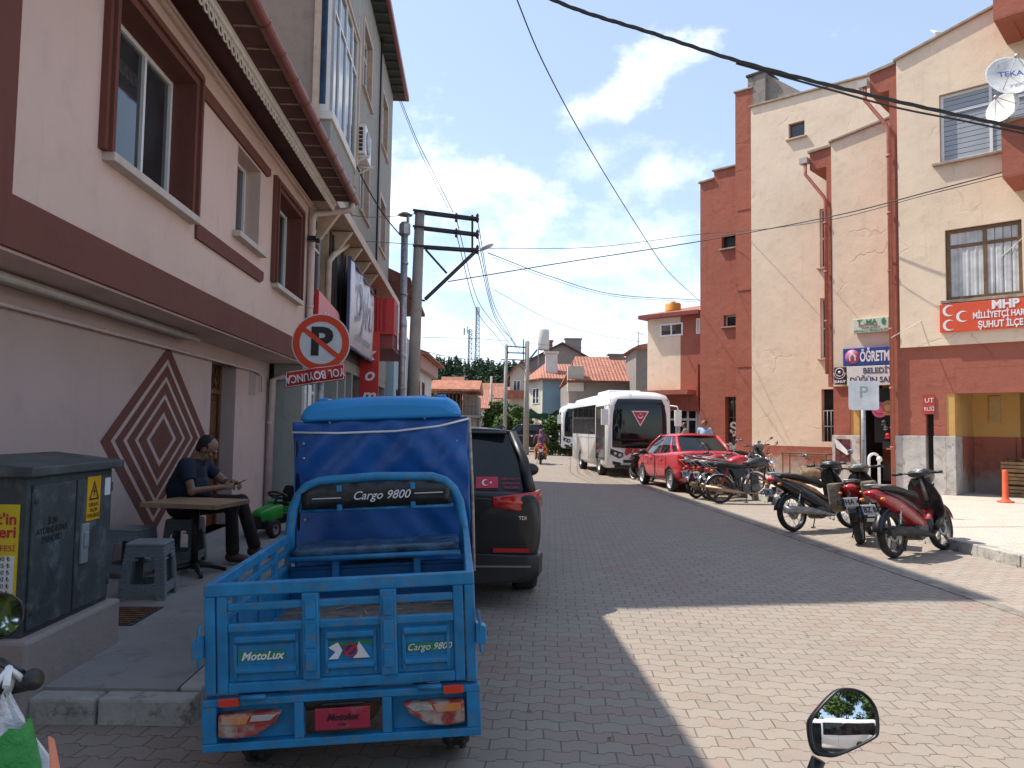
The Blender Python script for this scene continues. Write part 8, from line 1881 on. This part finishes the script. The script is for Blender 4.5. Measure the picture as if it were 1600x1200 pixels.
# carrier bag
m_bagw,nt,N,L,bs=nodes('carrier_bag_white'); bs.inputs['Base Color'].default_value=(.88,.88,.90,1); bs.inputs['Roughness'].default_value=.4; bs.inputs['Transmission Weight'].default_value=.25; bs.inputs['Alpha'].default_value=.85
tcn=N.new('ShaderNodeTexCoord'); bump(nt,noise(nt,tcn.outputs['Object'],45,5,.6),.8,.02,bs)
bg_=thing('carrier_bag','thin white and green plastic carrier bag hanging from the left motorcycle grip','bag',tuple(at(22,1072,1.25)))
o0=Vector(bg_.location); 
mb=MB(); rings=[]; n=28
for i in range(15):
    v=i/14; z=-.015-.40*v; w=.012+.125*min(1,(v*1.9)**1.2); dd=.010+.055*min(1,v*1.5)
    rings.append([Vector((w*math.cos(2*PI*k/n)*(1+.10*math.sin(k*2.3+v*7))-.02*v-.02+.03*min(1,v*3),dd*math.sin(2*PI*k/n)*(1+.2*math.sin(k*1.7+v*9)),z+.006*math.sin(k*1.9))) for k in range(n)])
mb.loft(rings,caps=False); mb.build('bag',m_bagw,bg_,fix=False)
mb=MB(); rings=[]
for i in range(9):
    v=i/8; z=-.10-.30*v; w=.080+.06*min(1,v*2); dd=.045+.035*v
    rings.append([Vector((w*math.cos(2*PI*k/n)*(1+.06*math.sin(k*2.1+v*5))-.045,dd*math.sin(2*PI*k/n)*(1+.12*math.sin(k*2.7+v*4))-.022,z+.05*(math.cos(2*PI*k/n))*(1-v)+.008*math.sin(k*1.3))) for k in range(n)])
mb.loft(rings,caps=False); mb.build('green_print',simple('bag_green',(.03,.28,.05),.4,bmp=.8,bscale=30),bg_,fix=False)
mb=MB(); mb.add([o-o0 for o in (at(76,1150,1.19),at(84,1155,1.21),at(96,1215,1.2),at(80,1215,1.18))],[(0,1,2,3)]); mb.build('orange_print',simple('bag_orange',(.75,.25,.15),.5),bg_,solid=.002)
mb=MB()
for s in (-1,1): mb.tube([(-.03,.02*s,-.03),(-.02,.028*s,.0),(-.01,.0,.028),(0,-.02*s,.005)],.006,6)
mb.build('handle_loop',m_white,bg_)
# what the mirrors look back at
bus('white minibus behind the photographer, seen only in the mirror',(-2.2,-8.6,0),R(90),txt=False)
for i,(x_,y_,h_) in enumerate(((-3.5,-13,9.5),(2.5,-13.5,11),(8.5,-13,10))):
    tree(('leafy tree behind the camera on the left, seen in the mirror','tall leafy tree behind the camera, seen in the mirror','leafy tree behind the camera on the right, seen in the mirror')[i],(x_,y_,0),h_,3.9,2.0,5200,.26,60+i,group='trees behind the photographer')
